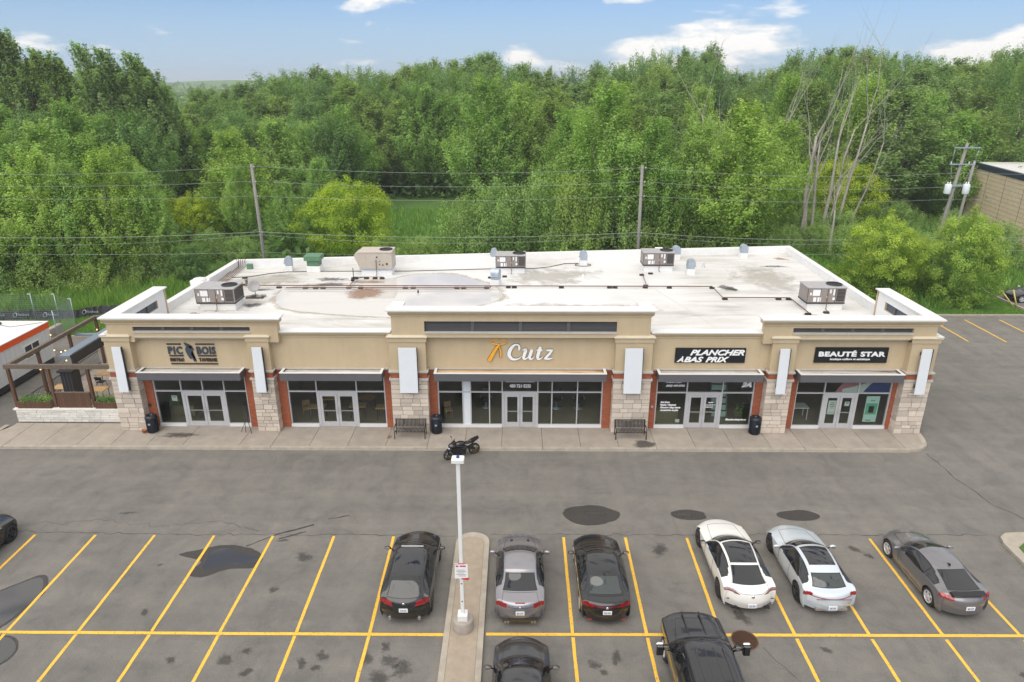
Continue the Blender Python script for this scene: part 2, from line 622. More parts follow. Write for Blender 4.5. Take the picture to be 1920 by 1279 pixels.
def asphalt():
    m, N, L, b = node_mat('worn_asphalt')
    t = N.new('ShaderNodeTexCoord').outputs['Object']
    big = noise(N, L, t, 0.09, 6, 0.65, 0.6)
    c = ramp(N, L, big, [(0.3, (0.153, 0.147, 0.136)), (0.55, (0.178, 0.171, 0.158)), (0.75, (0.196, 0.187, 0.171))])
    mp = N.new('ShaderNodeMapping')
    mp.inputs['Scale'].default_value = (0.06, 0.9, 1)
    L.new(t, mp.inputs[0])
    streak = noise(N, L, mp.outputs[0], 1.0, 4, 0.6)
    c = mix(N, L, c, ramp(N, L, streak, [(0.35, (0.9, 0.9, 0.9)), (0.7, (1.08, 1.07, 1.05))]), 1.0, 'MULTIPLY')
    med = noise(N, L, t, 1.7, 6, 0.7)
    c = mix(N, L, c, ramp(N, L, med, [(0.3, (0.88, 0.88, 0.89)), (0.7, (1.10, 1.09, 1.07))]), 1.0, 'MULTIPLY')
    fine = noise(N, L, t, 28, 3, 0.8)
    c = mix(N, L, c, ramp(N, L, fine, [(0.3, (0.70, 0.70, 0.71)), (0.7, (1.30, 1.29, 1.27))]), 1.0, 'MULTIPLY')
    mp2 = N.new('ShaderNodeMapping')
    mp2.inputs['Scale'].default_value = (0.8, 0.07, 1)
    L.new(t, mp2.inputs[0])
    lane = noise(N, L, mp2.outputs[0], 1.0, 5, 0.65, 0.3)
    c = mix(N, L, c, ramp(N, L, lane, [(0.35, (0.93, 0.93, 0.93)), (0.65, (1.06, 1.055, 1.04))]), 1.0, 'MULTIPLY')
    blot = noise(N, L, t, 0.55, 7, 0.72, 1.2)
    c = mix(N, L, c, ramp(N, L, blot, [(0.36, (0.84, 0.84, 0.85)), (0.5, (1, 1, 1)), (0.68, (1.07, 1.06, 1.04))]), 1.0, 'MULTIPLY')
    spots = noise(N, L, t, 3.3, 2, 0.5)
    c = mix(N, L, c, (0.075, 0.07, 0.066), ramp(N, L, spots, [(0.76, (0, 0, 0)), (0.82, (0.6, 0.6, 0.6))]))
    L.new(c, b.inputs['Base Color'])
    b.inputs['Roughness'].default_value = 0.85
    bp = N.new('ShaderNodeBump')
    bp.inputs['Strength'].default_value = 0.5
    bp.inputs['Distance'].default_value = 0.02
    L.new(fine, bp.inputs['Height'])
    L.new(bp.outputs[0], b.inputs['Normal'])
    return m


def meadow():
    m, N, L, b = node_mat('meadow_ground')
    t = N.new('ShaderNodeTexCoord').outputs['Object']
    a = noise(N, L, t, 0.12, 6, 0.65, 0.4)
    c = ramp(N, L, a, [(0.3, (0.075, 0.165, 0.035)), (0.55, (0.105, 0.22, 0.045)), (0.75, (0.16, 0.25, 0.065))])
    f = noise(N, L, t, 6.0, 5, 0.8)
    c = mix(N, L, c, ramp(N, L, f, [(0.25, (0.55, 0.6, 0.55)), (0.75, (1.35, 1.3, 1.2))]), 1.0, 'MULTIPLY')
    L.new(c, b.inputs['Base Color'])
    b.inputs['Roughness'].default_value = 0.95
    bp = N.new('ShaderNodeBump')
    bp.inputs['Strength'].default_value = 1.0
    bp.inputs['Distance'].default_value = 0.15
    L.new(f, bp.inputs['Height'])
    L.new(bp.outputs[0], b.inputs['Normal'])
    return m


def roof_membrane():
    m, N, L, b = node_mat('white_roof_membrane')
    t = N.new('ShaderNodeTexCoord').outputs['Object']
    mp = N.new('ShaderNodeMapping')
    mp.inputs['Scale'].default_value = (0.25, 1.1, 1)
    L.new(t, mp.inputs[0])
    a = noise(N, L, mp.outputs[0], 0.8, 8, 0.7, 0.5)
    c = ramp(N, L, a, [(0.30, (0.36, 0.34, 0.30)), (0.47, (0.54, 0.525, 0.49)), (0.66, (0.68, 0.67, 0.65))])
    big = noise(N, L, t, 0.11, 3, 0.5)
    c = mix(N, L, c, (0.70, 0.70, 0.69), ramp(N, L, big, [(0.42, (0, 0, 0)), (0.6, (0.85, 0.85, 0.85))]))
    # membrane seams: narrow lines every 3 m across, welded sheets
    s = N.new('ShaderNodeSeparateXYZ')
    L.new(t, s.inputs[0])
    w = N.new('ShaderNodeMath')
    w.operation = 'PINGPONG'
    L.new(s.outputs['Y'], w.inputs[0])
    w.inputs[1].default_value = 1.5
    seam = ramp(N, L, w.outputs[0], [(0.0, (1, 1, 1)), (0.02, (0, 0, 0))])
    c = mix(N, L, c, (0.50, 0.48, 0.45), mix(N, L, seam, (0.45, 0.45, 0.45), 1.0, 'MULTIPLY'))
    L.new(c, b.inputs['Base Color'])
    b.inputs['Roughness'].default_value = 0.6
    return m


def leaf_mat(name, base, tipc, transl=0.35):
    m, N, L, b = node_mat(name)
    at = N.new('ShaderNodeAttribute')
    at.attribute_name = 'tint'
    sp = N.new('ShaderNodeSeparateColor')
    L.new(at.outputs['Color'], sp.inputs[0])
    c = mix(N, L, base, tipc, sp.outputs[0])
    v = N.new('ShaderNodeMapRange')
    v.inputs[3].default_value = 0.62
    v.inputs[4].default_value = 1.38
    L.new(sp.outputs[1], v.inputs[0])
    c = mix(N, L, c, v.outputs[0], 1.0, 'MULTIPLY')
    o = N.new('ShaderNodeObjectInfo').outputs['Random']
    orr = ramp(N, L, o, [(0.0, (0.84, 0.90, 0.86)), (0.5, (1.0, 1.0, 1.0)), (1.0, (1.18, 1.10, 0.90))])
    c = mix(N, L, c, orr, 1.0, 'MULTIPLY')
    L.new(c, b.inputs['Base Color'])
    b.inputs['Roughness'].default_value = 0.6
    b.inputs['Specular IOR Level'].default_value = 0.25
    tr = N.new('ShaderNodeBsdfTranslucent')
    tc2 = mix(N, L, c, (1.2, 1.35, 0.5), 1.0, 'MULTIPLY')
    L.new(tc2, tr.inputs['Color'])
    ms = N.new('ShaderNodeMixShader')
    ms.inputs[0].default_value = transl
    L.new(b.outputs[0], ms.inputs[1])
    L.new(tr.outputs[0], ms.inputs[2])
    L.new(ms.outputs[0], N['Material Output'].inputs['Surface'])
    return m


def glass_mat(name, tintc=(0.82, 0.86, 0.84), refl=1.0):
    m, N, L, b = node_mat(name)
    N.remove(b)
    tr = N.new('ShaderNodeBsdfTransparent')
    tr.inputs[0].default_value = (*tintc, 1)
    gl = N.new('ShaderNodeBsdfGlossy')
    gl.inputs['Roughness'].default_value = 0.015
    gl.inputs['Color'].default_value = (refl, refl, refl, 1)
    fr = N.new('ShaderNodeFresnel')
    fr.inputs['IOR'].default_value = 1.65
    ge = N.new('ShaderNodeNewGeometry')
    mf = N.new('ShaderNodeMath')
    mf.operation = 'SUBTRACT'
    mf.inputs[0].default_value = 1.0
    L.new(ge.outputs['Backfacing'], mf.inputs[1])
    mm = N.new('ShaderNodeMath')
    mm.operation = 'MULTIPLY'
    L.new(fr.outputs[0], mm.inputs[0])
    L.new(mf.outputs[0], mm.inputs[1])
    ms = N.new('ShaderNodeMixShader')
    L.new(mm.outputs[0], ms.inputs[0])
    L.new(tr.outputs[0], ms.inputs[1])
    L.new(gl.outputs[0], ms.inputs[2])
    L.new(ms.outputs[0], N['Material Output'].inputs['Surface'])
    return m


def stain_mat(name, col, rough, amount=0.9, metal=0.0, spec=0.5, nscale=1.5, sharp=0.12):
    """sheet whose rim frays: attribute 'edge' is 0 on the rim, 1 inside"""
    m, N, L, b = node_mat(name)
    t = N.new('ShaderNodeTexCoord').outputs['Object']
    b.inputs['Base Color'].default_value = (*col, 1)
    b.inputs['Roughness'].default_value = rough
    b.inputs['Specular IOR Level'].default_value = spec
    at = N.new('ShaderNodeAttribute')
    at.attribute_name = 'edge'
    n = noise(N, L, t, nscale, 6, 0.65, 0.3)
    ad = N.new('ShaderNodeMath')
    ad.operation = 'ADD'
    L.new(at.outputs['Fac'], ad.inputs[0])
    L.new(n, ad.inputs[1])
    a = ramp(N, L, ad.outputs[0], [(0.72, (0, 0, 0)), (min(0.99, 0.72 + sharp), (amount, amount, amount))])
    tr = N.new('ShaderNodeBsdfTransparent')
    ms = N.new('ShaderNodeMixShader')
    L.new(a, ms.inputs[0])
    L.new(tr.outputs[0], ms.inputs[1])
    L.new(b.outputs[0], ms.inputs[2])
    L.new(ms.outputs[0], N['Material Output'].inputs['Surface'])
    return m


M['asphalt'] = asphalt()
M['meadow'] = meadow()
M['roof'] = roof_membrane()
M['glass'] = glass_mat('shop_glass')
M['wet'] = stain_mat('damp_asphalt', (0.05, 0.047, 0.045), 0.5, 0.72)
M['oil'] = stain_mat('oil_spot', (0.035, 0.032, 0.03), 0.6, 0.42, nscale=5.5, sharp=0.27)
M['water'] = stain_mat('shallow_water', (0.06, 0.06, 0.06), 0.03, 0.97, spec=0.8, nscale=1.0, sharp=0.05)
M['roofwater'] = stain_mat('roof_water', (0.64, 0.62, 0.59), 0.015, 0.92, spec=1.1, nscale=0.7, sharp=0.05)
M['silt'] = stain_mat('silt_ring', (0.50, 0.44, 0.34), 0.9, 0.55, nscale=0.8, sharp=0.25)
M['rust_refl'] = stain_mat('rust_and_reflection', (0.30, 0.16, 0.08), 0.9, 0.55, nscale=3, sharp=0.3)  # rust marks, and the brown reflection painted on the roof water
M['grime_and_reflection'] = stain_mat('grime_and_reflection', (0.06, 0.055, 0.05), 0.9, 0.6, nscale=3.2, sharp=0.3)
M['dust'] = stain_mat('roof_dust', (0.42, 0.39, 0.33), 0.95, 0.45, nscale=1.2, sharp=0.4)
M['crack'] = mat('crack_filler', (0.045, 0.043, 0.042), 0.8)
M['poplar'] = leaf_mat('poplar_leaves', (0.196, 0.297, 0.098), (0.294, 0.403, 0.150), 0.45)
M['aspen'] = leaf_mat('aspen_leaves', (0.240, 0.376, 0.085), (0.372, 0.519, 0.160), 0.45)
M['maple'] = leaf_mat('dark_maple_leaves', (0.127, 0.239, 0.078), (0.235, 0.360, 0.120), 0.42)
M['bright'] = leaf_mat('yellow_green_leaves', (0.245, 0.371, 0.035), (0.529, 0.604, 0.060), 0.42)
M['shrub'] = leaf_mat('shrub_leaves', (0.216, 0.334, 0.100), (0.363, 0.488, 0.165), 0.42)
M['yellowtip'] = leaf_mat('yellow_tipped_leaves', (0.171, 0.302, 0.058), (0.441, 0.551, 0.100), 0.42)
M['grassblade'] = leaf_mat('grass_blades', (0.118, 0.270, 0.045), (0.235, 0.371, 0.080), 0.3)
M['farwood'] = leaf_mat('far_foliage', (0.137, 0.223, 0.090), (0.206, 0.297, 0.120), 0.25)

BFONT = None


def text_width(s, size, sx, offset, space):
    return text_pts(s, size, 0, offset, sx, space)[2]


def text_pts(s, size, extrude, offset=0.0, sx=1.0, space=1.0, shear=0.0):
    cu = bpy.data.curves.new('txt', 'FONT')
    cu.body = s
    cu.size = size
    cu.extrude = extrude
    cu.offset = offset
    cu.space_character = space
    cu.shear = shear
    cu.resolution_u = 3
    ob = bpy.data.objects.new('txt', cu)
    me = bpy.data.meshes.new_from_object(ob)
    vs = [(v.co.x * sx, v.co.y, v.co.z) for v in me.vertices]
    fs = [tuple(p.vertices) for p in me.polygons]
    bpy.data.objects.remove(ob)
    bpy.data.curves.remove(cu)
    bpy.data.meshes.remove(me)
    w = (max(v[0] for v in vs) if vs else 0)
    return vs, fs, w


def text_mb(s, x, z, y, height, width=None, extrude=0.02, offset=0.0, space=1.0, shear=0.0, M4=None):
    """flat lettering facing -Y; (x, z) lower-left corner, cap height, total width"""
    size = height / 0.729
    vs, fs, w = text_pts(s, size, extrude, offset, 1.0, space, shear)
    x0 = min(v[0] for v in vs)
    sx = 1.0 if width is None else width / max(1e-6, (w - x0))
    mb = MB()
    mb.add([(x + (v[0] - x0) * sx, y - v[2], z + v[1]) for v in vs], fs)
    if M4 is not None:
        mb.xform(M4)
    return mb


def letters(word, x, z, y, height, width, material, parent, extrude=0.03, offset=0.0, space=1.0, shear=0.0):
    """each character its own part, set out as the whole word would be"""
    size = height / 0.729
    vs, fs, w = text_pts(word, size, 0, offset, 1.0, space, shear)
    x0 = min(v[0] for v in vs)
    sx = width / (w - x0)
    adv = 0.0
    bar = text_pts('|', size, 0, offset, 1.0, space, 0)[2]
    for i, ch in enumerate(word):
        if ch == ' ':
            continue
        pre = 0.0 if i == 0 else text_pts(word[:i] + '|', size, 0, offset, 1.0, space, 0)[2] - bar
        cv, cf, _ = text_pts(ch, size, extrude, offset, 1.0, space, shear)
        mb = MB()
        mb.add([(x + (pre + v[0] - x0) * sx, y - extrude - v[2], z + v[1]) for v in cv], cf)
        part('letter', mb, material, parent)


# ------------------------------------------------------------------ ground, parking lot, pavement
def organic(cx, cy, rx, ry, n=40, wob=0.25, seed=0, rings=(1.0, 0.8, 0.5), pts=None):
    r = random.Random(seed)
    ph = [r.uniform(0, 2 * PI) for _ in range(5)]
    am = [r.uniform(0.3, 1.0) / (k + 1) for k in range(5)]
    out = []
    for i in range(n):
        t = 2 * PI * i / n
        if pts:
            k = i / n * len(pts)
            a, f = int(k), k - int(k)
            p0, p1, p2, p3 = (Vector(pts[(a + d) % len(pts)]) for d in (-1, 0, 1, 2))
            q = 0.5 * ((2 * p1) + (p2 - p0) * f + (2 * p0 - 5 * p1 + 4 * p2 - p3) * f * f + (3 * p1 - p0 - 3 * p2 + p3) * f ** 3)
            out.append((q.x, q.y))
        else:
            w = 1 + wob * sum(a_ * math.sin((k_ + 2) * t + p_) for k_, (a_, p_) in enumerate(zip(am, ph)))
            out.append((cx + rx * w * math.cos(t), cy + ry * w * math.sin(t)))
    return out


def sheet(name, outline, z, m, parent, shrink=0.35):
    n = len(outline)
    cx = sum(p[0] for p in outline) / n
    cy = sum(p[1] for p in outline) / n
    vs, e = [], []
    for k, ev in ((1.0, 0.0), (1 - shrink, 0.62), (0.0, 1.0)):
        for p in outline:
            vs.append((cx + (p[0] - cx) * k, cy + (p[1] - cy) * k, z))
            e.append(ev)
    fs = []
    for k in range(2):
        for i in range(n):
            j = (i + 1) % n
            fs.append((k * n + i, k * n + j, (k + 1) * n + j, (k + 1) * n + i))
    mb = MB().add(vs, fs)
    me = mb.mesh(name, m, wpos(parent) if parent is not None else (0, 0, 0))
    at = me.attributes.new('edge', 'FLOAT', 'POINT')
    at.data.foreach_set('value', e)
    o = link(name, me, parent)
    o['kind'] = 'structure'
    return o


mb = MB()
g0 = [-1900, -600, -200, -100, -60, -30, 0, 30, 60, 100, 200, 600, 1900]
gx = g0
gy = [-300, -50, 0, 20, 40, 60, 80, 100, 140, 200, 400, 1000, 2300]
vs = [(x, y, -0.06) for y in gy for x in gx]
fs = [(j * 13 + i, j * 13 + i + 1, (j + 1) * 13 + i + 1, (j + 1) * 13 + i) for j in range(12) for i in range(12)]
mb.add(vs, fs)
ground = struct('ground', mb, M['meadow'])

mb = MB().poly([(-80, -30), (80, -30), (80, 53.9), (33.5, 53.9), (22.3, 53.9), (22.3, 40), (-21.6, 40), (-21.6, 48.4), (-30, 48.4), (-60, 48.2), (-80, 48.2)], 0.0)
lot = struct('parking_lot', mb, M['asphalt'])
mb = MB().poly([(42.9, 55.6), (80, 55.6), (80, 84), (56, 84), (47, 72), (42.9, 66)], 0.004)
side_lot = struct('side_parking_lot', mb, M['asphalt'])


def pline(x0, y0, x1, y1, w=0.115, z=0.008):
    d = Vector((x1 - x0, y1 - y0)).normalized()
    nx, ny = -d.y * w / 2, d.x * w / 2
    n = 14
    a, b2 = [], []
    for i in range(n + 1):
        t = i / n
        j1, j2 = random.uniform(-.006, .006), random.uniform(-.006, .006)
        a.append((x0 + (x1 - x0) * t + nx + j1, y0 + (y1 - y0) * t + ny + j1))
        b2.append((x0 + (x1 - x0) * t - nx + j2, y0 + (y1 - y0) * t - ny + j2))
    mb = MB().add([(x, y, z) for x, y in a + b2], [(i, n + 1 + i, n + 2 + i, i + 1) for i in range(n)])
    struct('painted_line', mb, M['yellow'], lot)


TOPX = [(-20.45, -20.4), (-17.88, -17.84), (-15.36, -15.33), (-12.82, -12.77), (-10.32, -10.36), (-7.73, -7.69), (-5.20, -5.12),
        (1.99, 1.96), (4.59, 4.54), (7.18, 7.12), (9.72, 9.69), (12.3, 12.28), (14.86, 14.83), (17.37, 17.51)]
for a, b_ in TOPX:
    pline(a, 24.3, b_, 18.86, z=0.008)
    pline(b_, 18.70, b_, 13.3, z=0.008)
pline(-20.6, 18.78, -2.52, 18.78, 0.13, 0.012)
pline(-1.06, 18.82, 20.4, 18.9, 0.13, 0.012)
for x, y0, y1 in ((33.45, 52.9, 48.0), (36.2, 53.0, 47.9), (39.0, 53.0, 47.8), (41.8, 53, 47.8), (30.8, 52.8, 48.1)):
    pline(x, y0, x, y1, 0.12)


def ribbon(pts, w, z, m, name, seed=0, wob=0.04, parent=None):
    r = random.Random(seed)
    path = []
    for (x0, y0), (x1, y1) in zip(pts, pts[1:]):
        n = max(2, int(math.hypot(x1 - x0, y1 - y0) / 0.25))
        for i in range(n):
            t = i / n
            path.append((x0 + (x1 - x0) * t + r.gauss(0, wob), y0 + (y1 - y0) * t + r.gauss(0, wob)))
    path.append(pts[-1])
    vs = []
    for i, p in enumerate(path):
        q = path[min(i + 1, len(path) - 1)]
        o = path[max(i - 1, 0)]
        d = Vector((q[0] - o[0], q[1] - o[1]))
        d = d.normalized() if d.length > 0 else Vector((1, 0))
        ww = w * r.uniform(0.35, 1.2)
        vs += [(p[0] - d.y * ww / 2, p[1] + d.x * ww / 2, z), (p[0] + d.y * ww / 2, p[1] - d.x * ww / 2, z)]
    mb = MB().add(vs, [(2 * i, 2 * i + 1, 2 * i + 3, 2 * i + 2) for i in range(len(path) - 1)])
    return struct(name, mb, m, parent or lot)


ribbon([(-32, 24.9), (-20, 24.5), (-14, 24.35), (-5, 24.42), (-2.6, 24.35)], 0.035, 0.004, M['crack'], 'asphalt_seam', 1)
ribbon([(-1.2, 24.5), (5, 24.5), (12, 24.55), (20, 24.62)], 0.035, 0.004, M['crack'], 'asphalt_seam', 2)
ribbon([(21.2, 31.4), (21.3, 29.2), (21.7, 26.8), (22.6, 25.4), (24.5, 24.9)], 0.05, 0.004, M['crack'], 'asphalt_seam', 3)
ribbon([(21.8, 33), (22.1, 36), (22.4, 40), (22.6, 46)], 0.04, 0.004, M['crack'], 'asphalt_seam', 5)
ribbon([(-25, 25.6), (-22, 24.9), (-18.5, 25.4), (-16, 24.9), (-13, 25.3), (-11, 24.6)], 0.02, 0.004, M['crack'], 'asphalt_crack', 6, 0.08)
ribbon([(8.4, 18.3), (8.9, 17.2), (9.6, 16.2)], 0.02, 0.004, M['crack'], 'asphalt_crack', 7, 0.03)

# damp patches, water and oil
WET = [((3.3, 25.92), (1.16, 0.74), 4), ((7.65, 25.95), (0.82, 0.36), 5), ((12.5, 25.95), (0.98, 0.36), 6)]
for (cx, cy), (rx, ry), sd in WET:
    sheet('wet_patch', organic(cx, cy, rx * 1.1, ry * 1.15, seed=sd, wob=0.08), 0.004, M['wet'], lot, 0.16)
sheet('puddle', organic(3.45, 26.0, 0.5, 0.2, seed=9), 0.006, M['water'], lot)
sheet('puddle', organic(7.45, 25.95, 0.34, 0.12, seed=12), 0.006, M['water'], lot)
sheet('wet_patch', organic(0, 0, 0, 0, pts=[(-13.8, 23.05), (-13.0, 23.45), (-12.2, 23.72), (-11.3, 23.65), (-10.2, 23.05), (-10.3, 22.25), (-11.4, 22.1), (-12.3, 21.6), (-12.95, 21.9), (-12.7, 22.6)], n=70), 0.004, M['wet'], lot, 0.12)
sheet('puddle', organic(0, 0, 0, 0, pts=[(-12.5, 23.2), (-11.9, 23.5), (-11.2, 23.1), (-10.35, 22.9), (-10.6, 22.45), (-11.6, 22.35), (-12.4, 22.2)], n=60), 0.006, M['water'], lot, 0.1)
ribbon([(-11.2, 23.6), (-10.2, 24.4), (-8.8, 25.1)], 0.12, 0.004, M['crack'], 'wet_streak', 11, 0.01)
ribbon([(-10.0, 24.1), (-9.0, 24.6)], 0.10, 0.004, M['crack'], 'wet_streak', 12, 0.01)
ribbon([(-8.3, 25.5), (-7.4, 25.8)], 0.09, 0.004, M['crack'], 'wet_streak', 13, 0.01)
for pl in ([(-20.6, 19.9), (-19.5, 20.9), (-18.5, 21.75), (-17.85, 20.9), (-17.95, 19.9), (-18.3, 18.85), (-19.6, 18.6), (-20.8, 18.9)], [(-18.6, 18.4), (-17.6, 18.62), (-16.95, 18.1), (-17.0, 17.4), (-17.8, 16.9), (-18.9, 17.2)]):
    cx = sum(p[0] for p in pl) / len(pl)
    cy = sum(p[1] for p in pl) / len(pl)
    sheet('wet_patch', organic(0, 0, 0, 0, pts=[(cx + (x - cx) * 1.08, cy + (y - cy) * 1.06) for x, y in pl], n=60), 0.004, M['wet'], lot, 0.1)
    sheet('puddle', organic(0, 0, 0, 0, pts=[(cx + (x - cx) * 0.97, cy + (y - cy) * 0.95) for x, y in pl], n=60), 0.006, M['water'], lot, 0.08)
OIL = [(-8.6, 22.9, .4, .3), (-9.2, 21.0, .22, .2), (5.9, 23.5, .3, .5), (8.1, 19.75, .32, .38), (13.9, 23.6, .3, .22), (14.3, 23.2, .2, .2),
       (-4.2, 17.6, .3, .32), (-4.45, 18.25, .2, .25), (-5.0, 17.7, .26, .28), (-3.75, 17.3, .28, .5), (-4.4, 16.9, .35, .35), (-6.5, 17.8, .22, .28), (-7.1, 17.5, .2, .24),
       (-8.8, 17.1, .2, .2), (-9.7, 17.6, .26, .3), (-9.1, 18.0, .18, .16), (3.35, 17.8, .22, .3), (2.6, 17.5, .22, .25), (2.85, 17.2, .15, .15),
       (-6.6, 17.3, .16, .14), (10.5, 18.2, .2, .16), (16.5, 17.2, .2, .15), (12.0, 16.6, .25, .18), (-11.5, 17.6, .2, .16), (-14.2, 22.4, .12, .1), (-17.4, 25.9, .4, .1),
       (-9.8, 24.0, .3, .1), (11.0, 22.6, .2, .25), (-13.5, 19.8, .15, .2)]
for i, (x, y, rx, ry) in enumerate(OIL):
    sheet('oil_stain', organic(x, y, rx * 1.45, ry * 1.45, seed=i + 30, wob=0.3), 0.004, M['oil'], lot, 0.85)

# drain grate
dg = thing('storm_drain', 'round rusty storm drain grate beside the black pickup', 'drain', (7.87, 18.62, 0))
part('rim', MB().lathe([(0.46, 0.004), (0.46, 0.016), (0.42, 0.018), (0.42, 0.006)], 32, (7.87, 18.62, 0)), M['manhole'], dg)
part('pit', MB().lathe([(0.42, 0.014), (0.001, 0.014)], 32, (7.87, 18.62, 0)), M['asphalt'], dg)
for i in range(9):
    o_ = -0.36 + i * 0.09
    hl = math.sqrt(max(0, 0.41 ** 2 - o_ ** 2))
    c, s = math.cos(R(40)), math.sin(R(40))
    p0 = (7.87 + o_ * c - hl * s, 18.62 + o_ * s + hl * c)
    p1 = (7.87 + o_ * c + hl * s, 18.62 + o_ * s - hl * c)
    part('grate_bar', MB().tube([(p0[0], p0[1], 0.016), (p1[0], p1[1], 0.016)], 0.022, 4), M['manhole'], dg)

# front pavement: kerb strip and slabs
walk = link('sidewalk', None)
walk['kind'] = 'structure'
joints = [-27.0, -25.1, -23.2, -21.4, -19.5, -17.6, -14.6, -12.9, -10.9, -8.9, -6.9, -4.7, -2.75, -0.8, 1.35, 3.35, 5.35, 7.3, 9.35, 11.3, 13.3, 15.0, 16.7, 18.4, 20.3]
K0, K1, G = 31.55, 31.78, 34.04
for a, b_ in zip(joints, joints[1:]):
    mb = MB()
    y1 = 34.25
    mb.bbox(a + 0.008, b_ - 0.008, K1 + 0.006, y1, -0.05, 0.13, 0.008)
    o = part('slab', mb, M['concrete'], walk)
# corner slabs
right_corner = [(20.308, K1 + .006), (20.9, 31.9), (21.35, 32.25), (21.6, 32.8), (21.75, 33.6), (21.75, 34.25), (20.308, 34.25)]
part('slab', MB().prism(right_corner, -0.05, 0.13), M['concrete'], walk)
left_corner = [(-27.012, 34.25), (-28.0, 34.25), (-28.0, 33.9), (-28.3, 33.3), (-28.2, 32.4), (-27.7, 31.95), (-27.012, K1 + .006)]
part('slab', MB().prism(left_corner, -0.05, 0.13), M['concrete'], walk)
mb = MB()
outer = [(-28.5, 34.0), (-28.55, 33.3), (-28.4, 32.3), (-27.8, 31.75), (-27.0, K0)] + [(x, K0) for x in range(-26, 21, 2)] + [(20.3, K0), (21.05, 31.7), (21.58, 32.1), (21.83, 32.75), (21.98, 33.6), (21.98, 34.25)]
inner = [(-28.25, 34.0), (-28.31, 33.3), (-28.2, 32.4), (-27.7, 31.95), (-27.0, K1)] + [(x, K1) for x in range(-26, 21, 2)] + [(20.3, K1), (20.9, 31.9), (21.36, 32.25), (21.6, 32.8), (21.75, 33.6), (21.755, 34.25)]
n = len(outer)
vs = [(x, y, 0) for x, y in outer] + [(x, y + .02, .132) for x, y in outer] + [(x, y, .135) for x, y in inner]
fs = [(i, i + 1, n + i + 1, n + i) for i in range(n - 1)] + [(n + i, n + i + 1, 2 * n + i + 1, 2 * n + i) for i in range(n - 1)]
mb.add(vs, fs)
struct('kerb', mb, M['kerb'], walk)
for x, w in ((-27, .02), (-12.9, .02), (-4.7, .02), (1.35, .02), (7.3, .02), (15.0, .02)):
    struct('kerb_joint', MB().box(x - w / 2, x + w / 2, K0 - .002, K1, .1, .139), M['crack'], walk)
sheet('grime_or_reflection', organic(6.7, 32.1, 0.9, 0.5, seed=77), 0.139, M['grime_and_reflection'], walk, 0.6)
sheet('rust_and_reflection', organic(-6.85, 32.75, 0.2, 0.25, seed=78), 0.139, M['rust_refl'], walk, 0.5)
sheet('grime_or_reflection', organic(-18.2, 32.9, 1.6, 0.5, seed=79), 0.139, M['grime_and_reflection'], walk, 0.9)


def ring_outline(x0, x1, y0, y1, r, n=10):
    out = [(x1, y0)]
    for i in range(n + 1):
        t = PI * i / n
        out.append(((x0 + x1) / 2 + (x1 - x0) / 2 * math.cos(t), y1 + r * math.sin(t)))
    out.append((x0, y0))
    return out


isl = link('traffic_island', None)
isl['kind'] = 'structure'
oi, ii = ring_outline(-2.52, -1.13, 11.5, 23.85, 0.62), ring_outline(-2.31, -1.34, 11.5, 23.72, 0.42)
n = len(oi)
mb = MB().add([(x, y, 0) for x, y in oi] + [(x * .998 - .002, y - .004, .12) for x, y in oi] + [(x, y, .127) for x, y in ii] + [(x, y, 0.05) for x, y in ii],
              [(i, i + 1, n + i + 1, n + i) for i in range(n - 1)] + [(n + i, n + i + 1, 2 * n + i + 1, 2 * n + i) for i in range(n - 1)] + [(2 * n + i, 2 * n + i + 1, 3 * n + i + 1, 3 * n + i) for i in range(n - 1)])
part('kerb', mb, M['kerb'], isl)
part('paving', MB().prism([(x * 0.985 - .028, y) for x, y in ii][::-1], 0.0, 0.118), M['pave'], isl)
# grass island at the right
isr = link('grass_island', None)
isr['kind'] = 'structure'
og = [(20.35, 24.35), (20.2, 23.9), (20.15, 22.6), (20.2, 20.4), (20.3, 16), (27, 16), (27, 24.7), (21.2, 24.65), (20.7, 24.6)]
part('kerb', MB().prism(og[::-1], 0, .12), M['kerb'], isr)
part('turf', MB().prism([(20.62, 23.6), (20.5, 22.5), (20.5, 16.2), (26.8, 16.2), (26.8, 24.1), (21.3, 24.1)][::-1], .05, .15), M['meadow'], isr)
# kerb at the far right and grass verge
struct('kerb', MB().box(22.3, 80, 53.9, 54.1, -.05, .12), M['kerb'])
struct('kerb', MB().box(-80, -21.6, 48.3, 48.5, -.05, .12), M['kerb'])
struct('kerb', MB().prism([(42.7, 55.4), (80, 55.4), (80, 55.58), (42.88, 55.58), (42.88, 66), (42.7, 66)], -.05, .12), M['kerb'])

# ------------------------------------------------------------------ the shop building
B = thing('strip_mall', 'long single-storey beige strip mall with white flat roof, stone pillars and five shopfronts', 'building', (0, 34, 0))
ZD = 5.05
YL = 33.45          # plane of tower fronts
XL, XR = -21.35, 21.65
RL, RR = (-21.1, 50.2), (22.1, 55.2)

# roof deck
mb = MB().prism([(XL + .3, 33.9), (XR - .3, 33.9), (RR[0] - .2, RR[1] - .2), (RL[0] + .2, RL[1] - .2)], ZD - .25, ZD)
part('roof_deck', mb, M['roof'], B)


def wallseg(p, q, th, z0, z1, name='wall', m='eifs', inner=1):
    d = Vector((q[0] - p[0], q[1] - p[1])).normalized()
    nx, ny = -d.y * th * inner, d.x * th * inner
    poly = [p, q, (q[0] + nx, q[1] + ny), (p[0] + nx, p[1] + ny)]
    if inner < 0:
        poly = poly[::-1]
    return part(name, MB().prism(poly, z0, z1), M[m], B)


